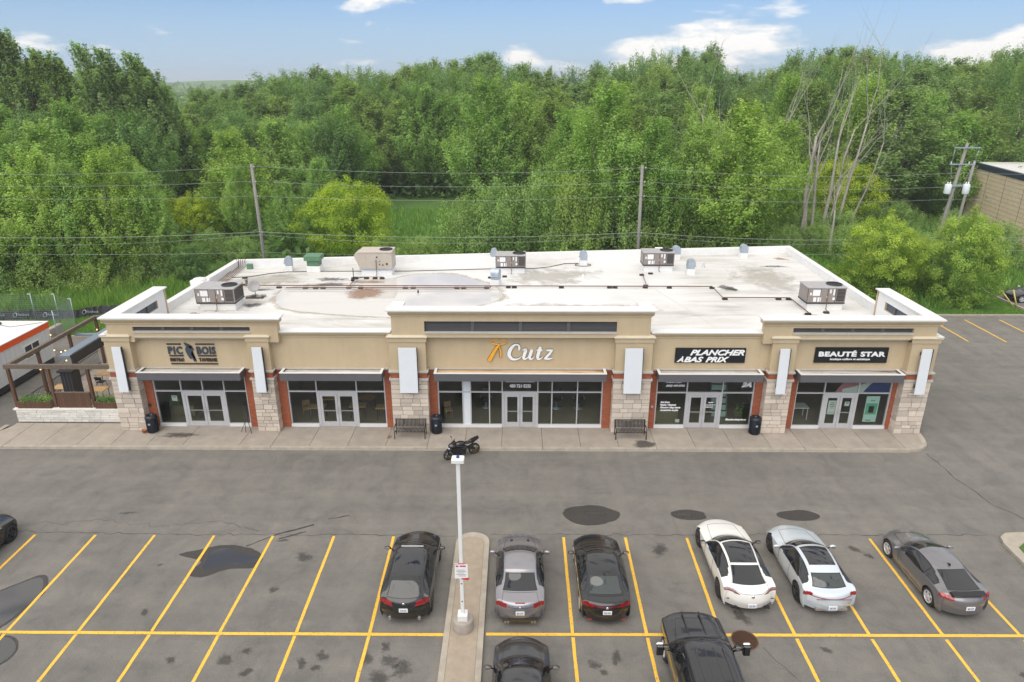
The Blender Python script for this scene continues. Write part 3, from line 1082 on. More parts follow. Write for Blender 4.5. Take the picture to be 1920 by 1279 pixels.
def capseg(p, q, w0, w1, z, h=.06, name='parapet_cap'):
    """white cap running p->q, offset w0..w1 to the left of the direction"""
    d = Vector((q[0] - p[0], q[1] - p[1])).normalized()
    L_ = lambda P, w: (P[0] - d.y * w, P[1] + d.x * w)
    part(name, MB().prism([L_(p, w0), L_(q, w0), L_(q, w1), L_(p, w1)], z, z + h), M['whitecap'], B)


# outer walls (side and back); inside faces of the parapets are white membrane
part('side_wall', MB().prism([(XL, 34.1), (XL + .28, 34.1), (RL[0] + .28, RL[1]), RL][::1], 0, 5.5), M['eifs'], B)
part('side_wall', MB().prism([(XR - .28, 34.1), (XR, 34.1), RR, (RR[0] - .28, RR[1])], 0, 5.5), M['eifs'], B)
part('rear_wall', MB().prism([(RL[0] + .3, RL[1] - .28), (RR[0] - .3, RR[1] - .28), (RR[0] - .3, RR[1]), (RL[0] + .3, RL[1])], 0, 5.5), M['eifs'], B)
part('parapet_cap', MB().prism([(XL - .06, 38.0), (XL + .34, 38.0), (RL[0] + .34, RL[1] - .32), (RL[0] - .06, RL[1] + .06)], 5.5, 5.56), M['whitecap'], B)
part('parapet_cap', MB().prism([(XR - .34, 38.0), (XR + .06, 38.0), (RR[0] + .06, RR[1] + .06), (RR[0] - .34, RR[1] - .30)], 5.5, 5.56), M['whitecap'], B)
part('parapet_cap', MB().prism([(RL[0] + .345, RL[1] - .32), (RR[0] - .345, RR[1] - .30), (RR[0] + .05, RR[1] + .06), (RL[0] - .05, RL[1] + .06)], 5.503, 5.563), M['whitecap'], B)
part('roof_flashing', MB().prism([(RL[0] + .3, RL[1] - .36), (RR[0] - .3, RR[1] - .36), (RR[0] - .3, RR[1] - .283), (RL[0] + .3, RL[1] - .283)], ZD, 5.5), M['curbw'], B)
part('roof_flashing', MB().prism([(XL + .283, 38.0), (XL + .34, 38.0), (RL[0] + .34, RL[1] - .3), (RL[0] + .283, RL[1] - .3)], ZD, 5.5), M['curbw'], B)
part('roof_flashing', MB().prism([(XR - .34, 38.0), (XR - .283, 38.0), (RR[0] - .283, RR[1] - .3), (RR[0] - .34, RR[1] - .3)], ZD, 5.5), M['curbw'], B)

BAYS = [  # glazing left, right, tower?, awning x
    (-19.77, -14.69, True, (-20.0, -14.55)),
    (-12.47, -7.15, False, (-12.45, -7.1)),
    (-4.31, 4.65, True, (-4.35, 4.68)),
    (7.53, 12.83, False, (7.42, 12.86)),
    (15.07, 20.21, True, (14.8, 20.2)),
]
PIL = [(-21.62, -20.2), (-14.12, -12.93), (-6.72, -4.74), (5.1, 7.1), (13.22, 14.56), (20.42, 21.85)]
PILY = 33.36


# stonework ------------------------------------------------------------
def unit_block(name, b=0.06):
    mb = MB()
    mb.add([(x, y, z) for z in (0, 1) for x, y in ((0, 0), (1, 0), (1, 1), (0, 1))], [(0, 3, 2, 1), (0, 1, 5, 4), (1, 2, 6, 5), (2, 3, 7, 6), (3, 0, 4, 7), (4, 5, 6, 7)])
    me = mb.mesh(name, M['stone'])
    bm = bmesh.new()
    bm.from_mesh(me)
    bmesh.ops.bevel(bm, geom=[e for e in bm.edges if all(v.co.y < 0.5 for v in e.verts)], offset=b, segments=1, affect='EDGES')
    bm.to_mesh(me)
    bm.free()
    return me


STONE = unit_block('stone')
WSTONE = unit_block('ledge_stone')
WSTONE.materials[0] = M['wstone']


def ashlar(w, h, cmin, cmax, wmin, wmax, seed):
    """broken-course stones filling w x h: list of (x0, z0, x1, z1)"""
    r = random.Random(seed)
    out = []
    z = 0
    while z < h - 1e-6:
        c = min(r.uniform(cmin, cmax), h - z)
        if h - z - c < cmin * 0.6:
            c = h - z
        x = 0
        while x < w - 1e-6:
            s = r.uniform(wmin, wmax) * (1 if c < (cmin + cmax) / 2 else 1.15)
            if w - x - s < wmin * 0.55:
                s = w - x
            if c > cmin * 1.5 and r.random() < 0.3 and s < wmax:
                k = r.uniform(0.4, 0.6)
                out.append((x, z, x + s, z + c * k))
                out.append((x, z + c * k, x + s, z + c))
            else:
                out.append((x, z, x + s, z + c))
            x += s
        z += c
    return out


def stone_face_parts(parent, me, x0, y, z0, w, h, seed, args, g=0.008, name='stone'):
    r = random.Random(seed)
    px = wpos(parent)
    for (a, b_, c, d) in ashlar(w, h, *args, seed):
        pr = r.uniform(0.035, 0.06)
        o = link(name, me, parent, (x0 + a + g - px.x, y - pr - px.y, z0 + b_ + g - px.z), (0, 0, 0), (c - a - 2 * g, pr, d - b_ - 2 * g))


def stone_side(parent, x, xs, y0, z0, d, h, seed, args, m='stonei', g=0.008):
    """joined return face in the y-z plane, outward along xs"""
    r = random.Random(seed)
    mb = MB()
    for (a, b_, c, e) in ashlar(d, h, *args, seed):
        pr = r.uniform(0.03, 0.05)
        X0, X1 = (x, x + pr) if xs > 0 else (x - pr, x)
        mb.box(X0, X1, y0 + a + g, y0 + c - g, z0 + b_ + g, z0 + e - g)
    part('side_stonework', mb, M[m], parent, kind='stuff')


ARGS = (0.16, 0.34, 0.26, 0.5)
for i, (a, b_) in enumerate(PIL):
    pl = link('pillar', None, B, (0, 0, 0))
    part('core', MB().box(a + .05, b_ - .05, PILY + .06, 34.12, 0.0, 3.2), M['mortar'], pl)
    stone_face_parts(pl, STONE, a, PILY + .06, 0.13, b_ - a, 3.06, 100 + i, (0.17, 0.33, 0.28, 0.58) if b_ - a < 1.5 else (0.20, 0.34, 0.36, 0.66), .011)
    stone_side(pl, a + .05, -1, PILY + .06, 0.13, 0.66 if i else 0.75, 3.06, 200 + i, ARGS)
    stone_side(pl, b_ - .05, 1, PILY + .06, 0.13, 0.66, 3.06, 300 + i, ARGS)
    mb = MB()
    mb.box(a - .05, b_ + .05, PILY - .05, 34.1, 3.2, 3.32)
    part('stone_ledge', mb, M['ltrim'], pl)
    mb = MB()
    mb.box(a + .02, b_ - .02, PILY + .02, 34.1, 3.325, 3.62)
    part('brick_band', mb, M['brick'], pl)
    mb = MB()
    mb.box(a - .03, b_ + .03, PILY - .03, 34.1, 3.622, 3.67)
    mb.box(a - .06, b_ + .06, PILY - .06, 34.1, 3.672, 3.74)
    part('trim', mb, M['ltrim'], pl)
    part('shaft', MB().box(a + .04, b_ - .04, PILY + .05, 34.1, 3.742, 5.36), M['eifs'], pl)
    mb = MB()
    mb.box(a - .02, b_ + .02, PILY, 34.1, 5.362, 5.42)
    mb.box(a - .02, b_ + .02, PILY, 34.1, 5.422, 5.62)
    part('capital', mb, M['eifs'], pl)
    # capital roof: beige sloped front, white top on outer sides
    zt = 5.74
    mb = MB().add([(a - .08, PILY - .07, 5.622), (b_ + .08, PILY - .07, 5.622), (b_ + .08, 34.1, 5.622), (a - .08, 34.1, 5.622),
                   (a - .08, PILY - .07, 5.66), (b_ + .08, PILY - .07, 5.66), (b_ + .08, 34.1, 5.66), (a - .08, 34.1, 5.66),
                   (a + .1, YL + .03, zt), (b_ - .1, YL + .03, zt), (b_ - .1, 34.0, zt), (a + .1, 34.0, zt)],
                  [(0, 1, 5, 4), (1, 2, 6, 5), (2, 3, 7, 6), (3, 0, 4, 7), (4, 5, 9, 8), (5, 6, 10, 9), (7, 4, 8, 11), (8, 9, 10, 11), (3, 2, 1, 0)])
    part('capital_top', mb, M['eifs_trim'], pl)
for x0, x1 in ((XL - .36, XL - .02), (XR + .0, XR + .32)):      # white flashing on the two outer capitals
    part('capital_flashing', MB().box(x0, x1, 33.3, 34.4, 5.70, 5.735), M['whitecap'], B)

# towers --------------------------------------------------------------
TOW = [(-21.3, -12.42, 6.62, (-19.95, -13.85), 5.88, 6.14), (-6.5, 6.88, 7.08, (-4.8, 5.15), 5.88, 6.48), (12.75, 21.6, 6.62, (14.22, 20.4), 5.88, 6.16)]
for ti, (a, b_, zt, (la, lb), lz0, lz1) in enumerate(TOW):
    # front wall with a long louvre opening
    y1 = YL + .42
    mb = MB()
    mb.box(a, la, YL, y1, 5.3, zt - .32)
    mb.box(lb, b_, YL, y1, 5.3, zt - .32)
    mb.box(la, lb, YL, y1, lz1, zt - .32)
    mb.box(la, lb, YL, y1, 5.62, lz0)
    mb.box(la, lb, YL + .34, y1, 5.3, 5.619)
    if ti != 1:
        mb.box(la, lb, YL + .09, YL + .339, 5.5, 5.619)
    part('tower_wall', mb, M['eifs'], B)
    mb = MB()
    mb.box(la - .02, lb + .02, YL - .05, YL + .14, lz0 - .055, lz0 + .02)
    part('louvre_sill', mb, M['ltrim'], B)
    mb = MB()
    if ti != 1:
        mb.box(la, lb, YL + .03, YL + .085, 5.5, 5.56)
        mb.box(la, lb, YL - .01, YL + .085, 5.562, 5.618)
    else:
        mb.box(la, lb, YL - .01, YL + .12, 5.6, 5.618)
    part('trim', mb, M['eifs_trim'], B)
    lv = link('louvre', None, B, (0, 0, 0))
    part('backing', MB().box(la, lb, YL + .2, YL + .24, lz0, lz1), M['louvre'], lv)
    nb = 4
    for k in range(nb):
        if k:
            x = la + (lb - la) * k / nb
            part('mullion', MB().box(x - .09, x + .09, YL + .1, YL + .2, lz0 + .02, lz1), M['louvre'], lv)
    mb = MB()
    nz = int((lz1 - lz0) / .07)
    for j in range(nz):
        z = lz0 + .03 + j * .07
        mb.add([(la, YL + .12, z), (lb, YL + .12, z), (lb, YL + .2, z + .05), (la, YL + .2, z + .05), (la, YL + .12, z - .012), (lb, YL + .12, z - .012)], [(0, 1, 2, 3), (4, 5, 1, 0)])
    part('slat', mb, M['louvre'], lv)
    # cornice and cap
    mb = MB()
    mb.box(a - .05, b_ + .05, YL - .05, y1 + .03, zt - .318, zt - .26)
    mb.prism_x([(YL - .06, zt - .258), (YL - .19, zt - .09), (YL - .19, zt - .002), (y1 + .04, zt - .002), (y1 + .04, zt - .258)], a - .12, b_ + .12)
    part('cornice', mb, M['eifs'], B)
    part('parapet_cap', MB().box(a - .22, b_ + .22, YL - .25, y1 + .1, zt, zt + .07), M['whitecap'], B)
    part('tower_flashing', MB().box(a + .02, b_ - .02, y1 + .003, y1 + .03, ZD, zt - .32), M['curbw'], B)
# side returns: corner towers wrap round the ends of the building
for side, xa in ((-1, XL), (1, XR)):
    zt = 6.62
    xi = xa - side * .5
    x0, x1 = min(xa, xi), max(xa, xi)
    ye = 38.85
    # wall with opening
    lo0, lo1, lz0, lz1 = 34.9, 37.9, 5.72, 6.2
    mb = MB()
    mb.box(x0, x1, YL + .45, lo0, 5.3, zt - .32)
    mb.box(x0, x1, lo1, ye, 5.3, zt - .32)
    mb.box(x0, x1, lo0, lo1, 5.3, lz0)
    mb.box(x0, x1, lo0, lo1, lz1, zt - .32)
    part('tower_side_wall', mb, M['eifs'], B)
    xf = xi - side * .004
    mb = MB()
    f0, f1 = (xf, xf + .02) if side < 0 else (xf - .02, xf)
    mb.box(f0, f1, YL + .46, lo0, ZD, zt - .05)
    mb.box(f0, f1, lo1, ye - .1, ZD, zt - .05)
    mb.box(f0, f1, lo0, lo1, ZD, lz0)
    mb.box(f0, f1, lo0, lo1, lz1, zt - .05)
    part('tower_side_flashing', mb, M['curbw'], B)
    lv = link('side_louvre', None, B, (0, 0, 0))
    xm = xi + side * .12
    part('backing', MB().box(min(xm, xm + .02 * side), max(xm, xm + .02 * side), lo0, lo1, lz0, lz1), M['louvre_b'], lv)
    for k in range(1, 3):
        y = lo0 + (lo1 - lo0) * k / 3
        part('mullion', MB().box(min(xm, xm - .08 * side), max(xm, xm - .08 * side), y - .05, y + .05, lz0, lz1), M['louvre'], lv)
    mb = MB()
    for k in range(6):
        z = lz0 + .04 + k * .08
        mb.box(min(xm, xm - .03 * side), max(xm, xm - .03 * side), lo0, lo1, z, z + .012)
    part('slat', mb, M['louvre'], lv)
    part('end_pilaster', MB().box(x0 - .02, x1 + .02, ye + .002, ye + .12, ZD, zt - .02), M['eifs'], B)
    part('parapet_cap', MB().box(x0 - .18, x1 + .12, YL + .521, ye + .2, zt + .001, zt + .071) if side < 0 else MB().box(x0 - .12, x1 + .18, YL + .521, ye + .2, zt + .001, zt + .071), M['whitecap'], B)
    mb = MB()
    if side < 0:
        mb.box(x0 - .12, x0 - .001, YL - .1, ye, zt - .26, zt)
    else:
        mb.box(x1 + .001, x1 + .12, YL - .1, ye, zt - .26, zt)
    part('cornice', mb, M['eifs'], B)
# white stubs at the two ends of the middle tower
for x in (-6.5, 6.43):
    part('tower_return', MB().box(x, x + .45, YL + .46, YL + 1.15, ZD, 7.02), M['curbw'], B)
    part('parapet_cap', MB().box(x - .12, x + .57, YL + .53, YL + 1.3, 7.022, 7.151), M['whitecap'], B)

# low parapets over bays 2 and 4, and sign walls of all bays
for i, (ga, gb, tow, aw) in enumerate(BAYS):
    pa, pb = PIL[i][1], PIL[i + 1][0]
    yw = 33.84 if tow else 33.8
    zt = 5.36 if tow else 5.5
    part('sign_wall', MB().box(pa - .1, pb + .1, yw, 34.08, 3.742, zt if tow else 5.5), M['eifs'], B)
    if not tow:
        mb = MB()
        mb.box(pa - .06, pb + .06, yw - .05, 34.1, 5.502, 5.56)
        mb.prism_x([(yw - .06, 5.562), (yw - .16, 5.7), (yw - .16, 5.79), (34.1, 5.79), (34.1, 5.562)], pa - .05, pb + .05)
        part('cornice', mb, M['eifs'], B)
        part('parapet_cap', MB().box(pa - .12, pb + .12, yw - .22, 34.2, 5.792, 5.85), M['whitecap'], B)
        part('roof_flashing', MB().box(pa, pb, 34.103, 34.13, ZD, 5.79), M['curbw'], B)
    # brick band and trim under the sign wall, brick piers beside the glass
    mb = MB()
    mb.box(pa + .02, pb - .02, yw + .02, 34.1, 3.38, 3.62)
    mb.box(pa - .03, ga, 33.9, 34.12, .13, 3.378)
    mb.box(gb, pb + .03, 33.9, 34.12, .13, 3.378)
    part('brickwork', mb, M['brick'], B)
    mb = MB()
    mb.box(pa, pb, yw - .03, 34.1, 3.622, 3.67)
    mb.box(pa, pb, yw - .06, 34.1, 3.672, 3.74)
    part('trim', mb, M['ltrim'], B)

# shopfront glazing ---------------------------------------------------
DOORS = [(-18.28, -15.93), (-10.9, -8.72), (-.8, 1.13), (9.2, 11.12), (16.62, 18.45)]
LOWM = [[], [], [-2.95, -2.52, -1.5, 1.9, 3.28], [], []]
UPM = [[-17.1], [], [], [], []]
GY = 34.02
for i, (ga, gb, tow, aw) in enumerate(BAYS):
    d0, d1 = DOORS[i]
    fr = MB()
    z0, zt0, zt1, zh = .13, 2.22, 2.29, 3.37
    fw_ = .06

    def vert(x, a, b_, w=fw_):
        fr.box(x - w / 2, x + w / 2, GY - .06, GY + .06, a, b_)
    vert(ga + .035, z0, zh, .07)
    vert(gb - .035, z0, zh, .07)
    fr.box(ga + .07, gb - .07, GY - .055, GY + .055, zh - .05, zh)
    fr.box(ga + .07, gb - .07, GY - .057, GY + .057, zt0, zt1)
    xs = sorted([d0, d1] + LOWM[i])
    for x in xs:
        vert(x, z0, zt0)
        vert(x, zt1, zh - .05)
    for x in UPM[i]:
        vert(x, zt1, zh - .05)
    part('window_frame', fr, M['alu'], B)
    sl = MB()
    sl.box(ga, d0 - .03, GY - .1, GY + .05, .13, .30)
    sl.box(d1 + .03, gb, GY - .1, GY + .05, .13, .30)
    part('window_sill', sl, M['alu_w'], B)
    edges = [ga + .07] + xs + [gb - .07]
    for a, b_ in zip(edges, edges[1:]):
        if abs(a - d0) < 1e-6:
            continue
        if i == 2 and abs(a + 2.95) < 1e-6:
            part('infill_panel', MB().box(a + .03, b_ - .03, GY - .03, GY + .03, .30, zt0), M['panel'], B)
            part('infill_panel', MB().box(a + .03, b_ - .03, GY - .03, GY + .03, zt1, zh - .05), M['panel'], B)
            continue
        part('window_pane', MB().box(a + .03, b_ - .03, GY - .006, GY + .006, .30, zt0), M['glass'], B)
    e2 = [ga + .07] + sorted(xs + UPM[i]) + [gb - .07]
    for a, b_ in zip(e2, e2[1:]):
        if i == 2 and abs(a + 2.95) < 1e-6:
            continue
        part('window_pane', MB().box(a + .03, b_ - .03, GY - .006, GY + .006, zt1, zh - .05), M['glass'], B)
    # double door
    part('door_frame', MB().box(d0 + .03, d0 + .13, GY - .058, GY + .05, .135, zt0).box(d1 - .13, d1 - .03, GY - .058, GY + .05, .135, zt0).box(d0 + .13, d1 - .13, GY - .058, GY + .05, 2.1, zt0), M['alu'], B)
    dm = (d0 + d1) / 2
    for s, (a, b_) in enumerate(((d0 + .14, dm - .01), (dm + .01, d1 - .14))):
        dr = link('door', None, B, (0, 0, 0))
        mb = MB()
        st = .13
        mb.box(a, a + st, GY - .045, GY + .03, .14, 2.09)
        mb.box(b_ - st, b_, GY - .045, GY + .03, .14, 2.09)
        mb.box(a + st, b_ - st, GY - .045, GY + .03, .14, .42)
        mb.box(a + st, b_ - st, GY - .045, GY + .03, 1.97, 2.09)
        part('door_leaf', mb, M['alu'], dr)
        part('door_pane', MB().box(a + st, b_ - st, GY - .008, GY + .004, .42, 1.97), M['glass'], dr)
        part('push_bar', MB().box(a + st, b_ - st, GY + .01, GY + .05, 1.03, 1.09), M['alu'], dr)
        hx = b_ - .065 if s == 0 else a + .065
        part('handle', MB().tube([(hx, GY - .05, .95), (hx, GY - .11, .98), (hx, GY - .11, 1.3), (hx, GY - .05, 1.33)], .014, 6), M['alu'], dr)
    # awning tray
    a, b_ = aw
    ax = link('awning', None, B, (0, 0, 0))
    mb = MB()
    y0, y1 = 33.03, 33.8 if not tow else 33.84
    mb.box(a, b_, y0, y0 + .1, 3.3, 3.72)
    mb.box(a, a + .1, y0 + .1, y1 + .06, 3.3, 3.72)
    mb.box(b_ - .1, b_, y0 + .1, y1 + .06, 3.3, 3.72)
    part('fascia', mb, M['awn'], ax)
    mb = MB()
    mb.box(a - .02, b_ + .02, y0 - .02, y0 + .12, 3.722, 3.75)
    mb.box(a - .02, a + .12, y0 + .121, y1 - .07, 3.722, 3.75)
    mb.box(b_ - .12, b_ + .02, y0 + .121, y1 - .07, 3.722, 3.75)
    part('lip', mb, M['whitecap'], ax)
    part('soffit', MB().box(a + .1, b_ - .1, y0 + .1, 34.0, 3.38, 3.42) if False else MB().box(a + .1, b_ - .1, y0 + .101, 33.83, 3.32, 3.377), M['dark'], ax)
    m_, N_, L_, b2 = node_mat('awning_tray_%s' % 'dirty')
    t_ = N_.new('ShaderNodeTexCoord').outputs['Object']
    mp_ = N_.new('ShaderNodeMapping')
    mp_.inputs['Scale'].default_value = (0.35, 2.2, 1)
    mp_.inputs['Location'].default_value = (i * 3.7, 0, 0)
    L_.new(t_, mp_.inputs[0])
    nn = noise(N_, L_, mp_.outputs[0], 1.1, 6, 0.7, 0.4)
    if i == 2:
        cc = ramp(N_, L_, nn, [(0.3, (0.22, 0.10, 0.03)), (0.45, (0.58, 0.40, 0.21)), (0.7, (0.72, 0.58, 0.38))])
    else:
        cc = ramp(N_, L_, nn, [(0.3, (0.09, 0.07, 0.05)), (0.42, (0.42, 0.38, 0.32)), (0.55, (0.62, 0.60, 0.56))])
    L_.new(cc, b2.inputs['Base Color'])
    b2.inputs['Roughness'].default_value = 0.8
    part('tray_floor', MB().box(a + .1, b_ - .1, y0 + .1, y1 - .062, 3.56, 3.62), m_, ax)

# shop rooms behind the glass ---------------------------------------
room_edges = [-20.9, -13.6, -5.7, 6.1, 13.9, 21.2]
for a, b_ in zip(room_edges, room_edges[1:]):
    part('shop_floor', MB().box(a + .06, b_ - .06, 34.13, 41.9, .05, .14), M['int_floor'], B)
    mb = MB()
    mb.box(a, a + .05, 34.13, 42, .14, 3.6)
    mb.box(b_ - .05, b_, 34.13, 42, .14, 3.6)
    mb.box(a + .06, b_ - .06, 41.9, 42, .14, 3.6)
    mb.box(a, b_, 34.13, 42, 3.61, 3.66)
    part('shop_partition', mb, M['int_wall'], B)
# left wall stone skirt (terrace side)
part('side_skirt', MB().box(XL - .06, XL - .003, 34.3, 45.0, 0, 1.1), M['mortar'], B)

# ------------------------------------------------------------------ panels hung on the pillars
PN = [((-21.08, -20.58), 'narrow blank white panel on the stone pillar beside the terrace'),
      ((-13.78, -13.26), 'narrow blank white panel on the pillar right of the bistro shopfront'),
      ((-6.17, -5.22), 'wide blank white panel on the pillar left of the barber shopfront'),
      ((5.60, 6.52), 'wide blank white panel on the pillar right of the barber shopfront'),
      ((13.60, 14.10), 'narrow blank white panel on the pillar between the flooring shop and the beauty shop'),
      ((20.88, 21.40), 'narrow blank white panel on the end pillar right of the beauty shopfront')]
for (a, b_), lab in PN:
    t = thing('sign_panel', lab, 'sign panel', ((a + b_) / 2, 33.2, 3.9), 0, 'blank white panels on the pillars')
    lean = 0.06
    part('face', MB().add([(a, 33.14, 5.12), (b_, 33.14, 5.12), (b_, 33.02, 2.62), (a, 33.02, 2.62), (a, 33.20, 5.12), (b_, 33.20, 5.12), (b_, 33.08, 2.62), (a, 33.08, 2.62)],
                          [(0, 3, 2, 1), (4, 5, 6, 7), (0, 1, 5, 4), (2, 3, 7, 6), (0, 4, 7, 3), (1, 2, 6, 5)]), M['panel'], t)
    part('bracket', MB().box(a + .06, b_ - .06, 33.195, 33.40, 4.75, 4.9).box(a + .06, b_ - .06, 33.09, 33.33, 2.9, 3.05), M['dark'], t)
    part('edge_trim', MB().box(b_ + .002, b_ + .03, 33.09, 33.24, 2.66, 5.13), M['dark'], t)

# ------------------------------------------------------------------ signs
# bistro sign
S = thing('bistro_sign', 'dark raised lettering PIC BOIS BISTRO TAVERNE with a woodpecker, above the left shopfront', 'sign', (-17.2, 33.8, 4.5))
Y = 33.838
letters('PIC', -18.5, 4.50, Y, .42, .76, M['signslate'], S, .03, .020, 1.2)
letters('BOIS', -16.98, 4.50, Y, .42, 1.0, M['signslate'], S, .03, .020, 1.12)
part('lettering', text_mb('BISTRO', -18.47, 4.08, Y - .03, .18, .74, .03, .010, 1.15), M['signbrown'], S)
part('lettering', text_mb('TAVERNE', -16.94, 4.08, Y - .03, .18, .96, .03, .010, 1.15), M['signbrown'], S)
for a, b_, z in ((-18.52, -17.78, 5.02), (-17.0, -16.0, 5.02), (-18.48, -17.72, 4.36), (-16.96, -15.98, 4.36), (-18.46, -15.96, 3.90)):
    part('bar', MB().box(a, b_, Y - .05, Y, z, z + .065), M['signbrown'], S)
bird = [(-17.62, 5.14), (-17.52, 5.12), (-17.42, 5.08), (-17.35, 5.02), (-17.22, 4.97), (-17.34, 4.96), (-17.42, 4.98), (-17.36, 4.90), (-17.29, 4.84), (-17.22, 4.92), (-17.20, 4.86), (-17.12, 4.84), (-17.18, 4.80), (-17.24, 4.76), (-17.30, 4.66), (-17.31, 4.56), (-17.22, 4.42), (-17.10, 4.24), (-17.14, 4.25), (-17.20, 4.30), (-17.21, 4.22), (-17.26, 4.34), (-17.34, 4.48), (-17.37, 4.36), (-17.44, 4.42), (-17.52, 4.56), (-17.58, 4.72), (-17.59, 4.84), (-17.54, 4.92), (-17.53, 4.98), (-17.58, 5.06)]
bird = [(x + .02, 5.14 + (z - 5.14) * 1.2) for x, z in bird]
mbb = MB()
bm = bmesh.new()
vv = [bm.verts.new((x, Y - .06, z)) for x, z in bird]
f = bm.faces.new(vv)
bmesh.ops.triangulate(bm, faces=[f])
r_ = bmesh.ops.extrude_face_region(bm, geom=list(bm.faces))
for v in [e for e in r_['geom'] if isinstance(e, bmesh.types.BMVert)]:
    v.co.y += .055
bmesh.ops.recalc_face_normals(bm, faces=list(bm.faces))
me = bpy.data.meshes.new('woodpecker')
bm.to_mesh(me)
bm.free()
me.materials.append(M['signslate'])
me.transform(Matrix.Translation(-wpos(S)))
link('woodpecker', me, S)


# barber sign: calligraphic letters as variable-width strokes
def stroke(pts, y0, y1, mb, n=7):
    """pts: (x, z, width); Catmull-Rom through them, flat pen"""
    P = []
    m = len(pts)
    for i in range(m - 1):
        p0, p1, p2, p3 = pts[max(i - 1, 0)], pts[i], pts[i + 1], pts[min(i + 2, m - 1)]
        for k in range(n):
            t = k / n
            P.append([0.5 * (2 * p1[c] + (p2[c] - p0[c]) * t + (2 * p0[c] - 5 * p1[c] + 4 * p2[c] - p3[c]) * t * t + (3 * p1[c] - p0[c] - 3 * p2[c] + p3[c]) * t ** 3) for c in range(3)])
    P.append(list(pts[-1]))
    vs = []
    for i, p in enumerate(P):
        a, b_ = P[max(i - 1, 0)], P[min(i + 1, len(P) - 1)]
        dx, dz = b_[0] - a[0], b_[1] - a[1]
        l = math.hypot(dx, dz) or 1
        nx, nz = -dz / l * p[2] / 2, dx / l * p[2] / 2
        vs += [(p[0] + nx, y0, p[1] + nz), (p[0] - nx, y0, p[1] - nz), (p[0] + nx, y1, p[1] + nz), (p[0] - nx, y1, p[1] - nz)]
    fs = []
    for i in range(len(P) - 1):
        a, b_ = 4 * i, 4 * i + 4
        fs += [(a, b_, b_ + 1, a + 1), (a + 2, a, a, a + 2)[:0] or (a, a + 2, b_ + 2, b_), (a + 1, b_ + 1, b_ + 3, a + 3)]
    e = 4 * (len(P) - 1)
    fs += [(0, 1, 3, 2), (e, e + 2, e + 3, e + 1)]
    mb.add(vs, fs)


S = thing('barber_sign', 'white script lettering Cutz with a golden straight razor and halo, above the middle shopfront', 'sign', (0.2, 33.8, 4.7))


def zx(a, b_):       # sign-local layout: zoomed drawing units to metres
    return (-0.5 + (a - 635) / 1000 * 2.41, 5.12 - (b_ - 240) / 370 * 0.92)


def lett(strokes):
    mb = MB()
    for k, st in enumerate(strokes):
        stroke([(*zx(a, b_), w) for a, b_, w in st], 33.76 - .002 * k, 33.835, mb)
    part('letter', mb, M['signwhite'], S)
    mb2 = MB()
    for st in strokes:
        stroke([(*zx(a, b_), w + .035) for a, b_, w in st], 33.79, 33.8355, mb2)
    part('letter_return', mb2, M['signslate'], S)


lett([[(880, 390, .03), (890, 340, .12), (880, 275, .10), (820, 252, .09), (740, 300, .15), (680, 400, .19), (670, 490, .19), (720, 570, .15), (800, 590, .10), (880, 570, .06), (945, 515, .03)]])
lett([[(965, 375, .05), (1030, 370, .16), (1005, 470, .17), (985, 545, .15), (1010, 580, .10), (1060, 560, .06), (1110, 500, .04)], [(1165, 365, .16), (1140, 450, .17), (1115, 540, .15), (1145, 582, .10), (1185, 565, .05), (1225, 515, .03)]])
lett([[(1350, 300, .16), (1325, 400, .17), (1295, 510, .17), (1300, 570, .13), (1350, 575, .07), (1412, 520, .03)], [(1268, 378, .06), (1330, 378, .10), (1395, 378, .09)]])
lett([[(1475, 378, .05), (1540, 380, .11), (1625, 375, .06)], [(1615, 375, .07), (1540, 470, .13), (1450, 575, .11)], [(1440, 575, .05), (1530, 575, .10), (1620, 555, .04)]])
mb = MB()
ring = []
for k in range(28):
    t = 2 * PI * k / 28
    x, z = zx(437 + 165 * math.cos(t), 198 - 54 * math.sin(t))
    ring.append((x, 33.78, z))
mb.tube(ring, .036, 6, closed=True)
part('halo', mb, M['gold'], S)
mb = MB()
stroke([(*zx(465, 250), .07), (*zx(400, 320), .12), (*zx(320, 450), .17), (*zx(240, 590), .19), (*zx(222, 625), .14)], 33.72, 33.80, mb)
part('razor_handle', mb, M['gold'], S)
mb = MB()
stroke([(*zx(440, 270), .05), (*zx(475, 380), .09), (*zx(480, 520), .07), (*zx(462, 545), .02)], 33.74, 33.81, mb)
part('razor_blade', mb, M['gold'], S)
mb = MB()
stroke([(*zx(468, 245), .11), (*zx(400, 320), .16), (*zx(320, 450), .21), (*zx(240, 590), .23), (*zx(218, 635), .16)], 33.80, 33.835, mb)
stroke([(*zx(440, 265), .08), (*zx(470, 380), .14), (*zx(472, 520), .11), (*zx(455, 555), .03)], 33.81, 33.836, mb)
part('razor_edge', mb, M['brownedge'], S)

# flooring shop sign
S = thing('flooring_shop_sign', 'black board with bold white italic PLANCHER À BAS PRIX', 'sign', (10.2, 33.75, 4.5))
part('board', MB().box(8.33, 12.02, 33.72, 33.798, 4.11, 4.94), M['signnight'], S)
letters('PLANCHER', 9.1, 4.56, 33.716, .30, 2.85, M['signwhite'], S, .02, .013, 1.0, 0.35)
letters('À', 8.43, 4.18, 33.716, .24, .34, M['signwhite'], S, .02, .011, 1.0, 0.35)
letters('BAS', 8.8, 4.17, 33.716, .29, 1.02, M['signwhite'], S, .02, .013, 1.0, 0.35)
letters('PRIX', 9.95, 4.17, 33.716, .29, 1.22, M['signwhite'], S, .02, .013, 1.0, 0.35)
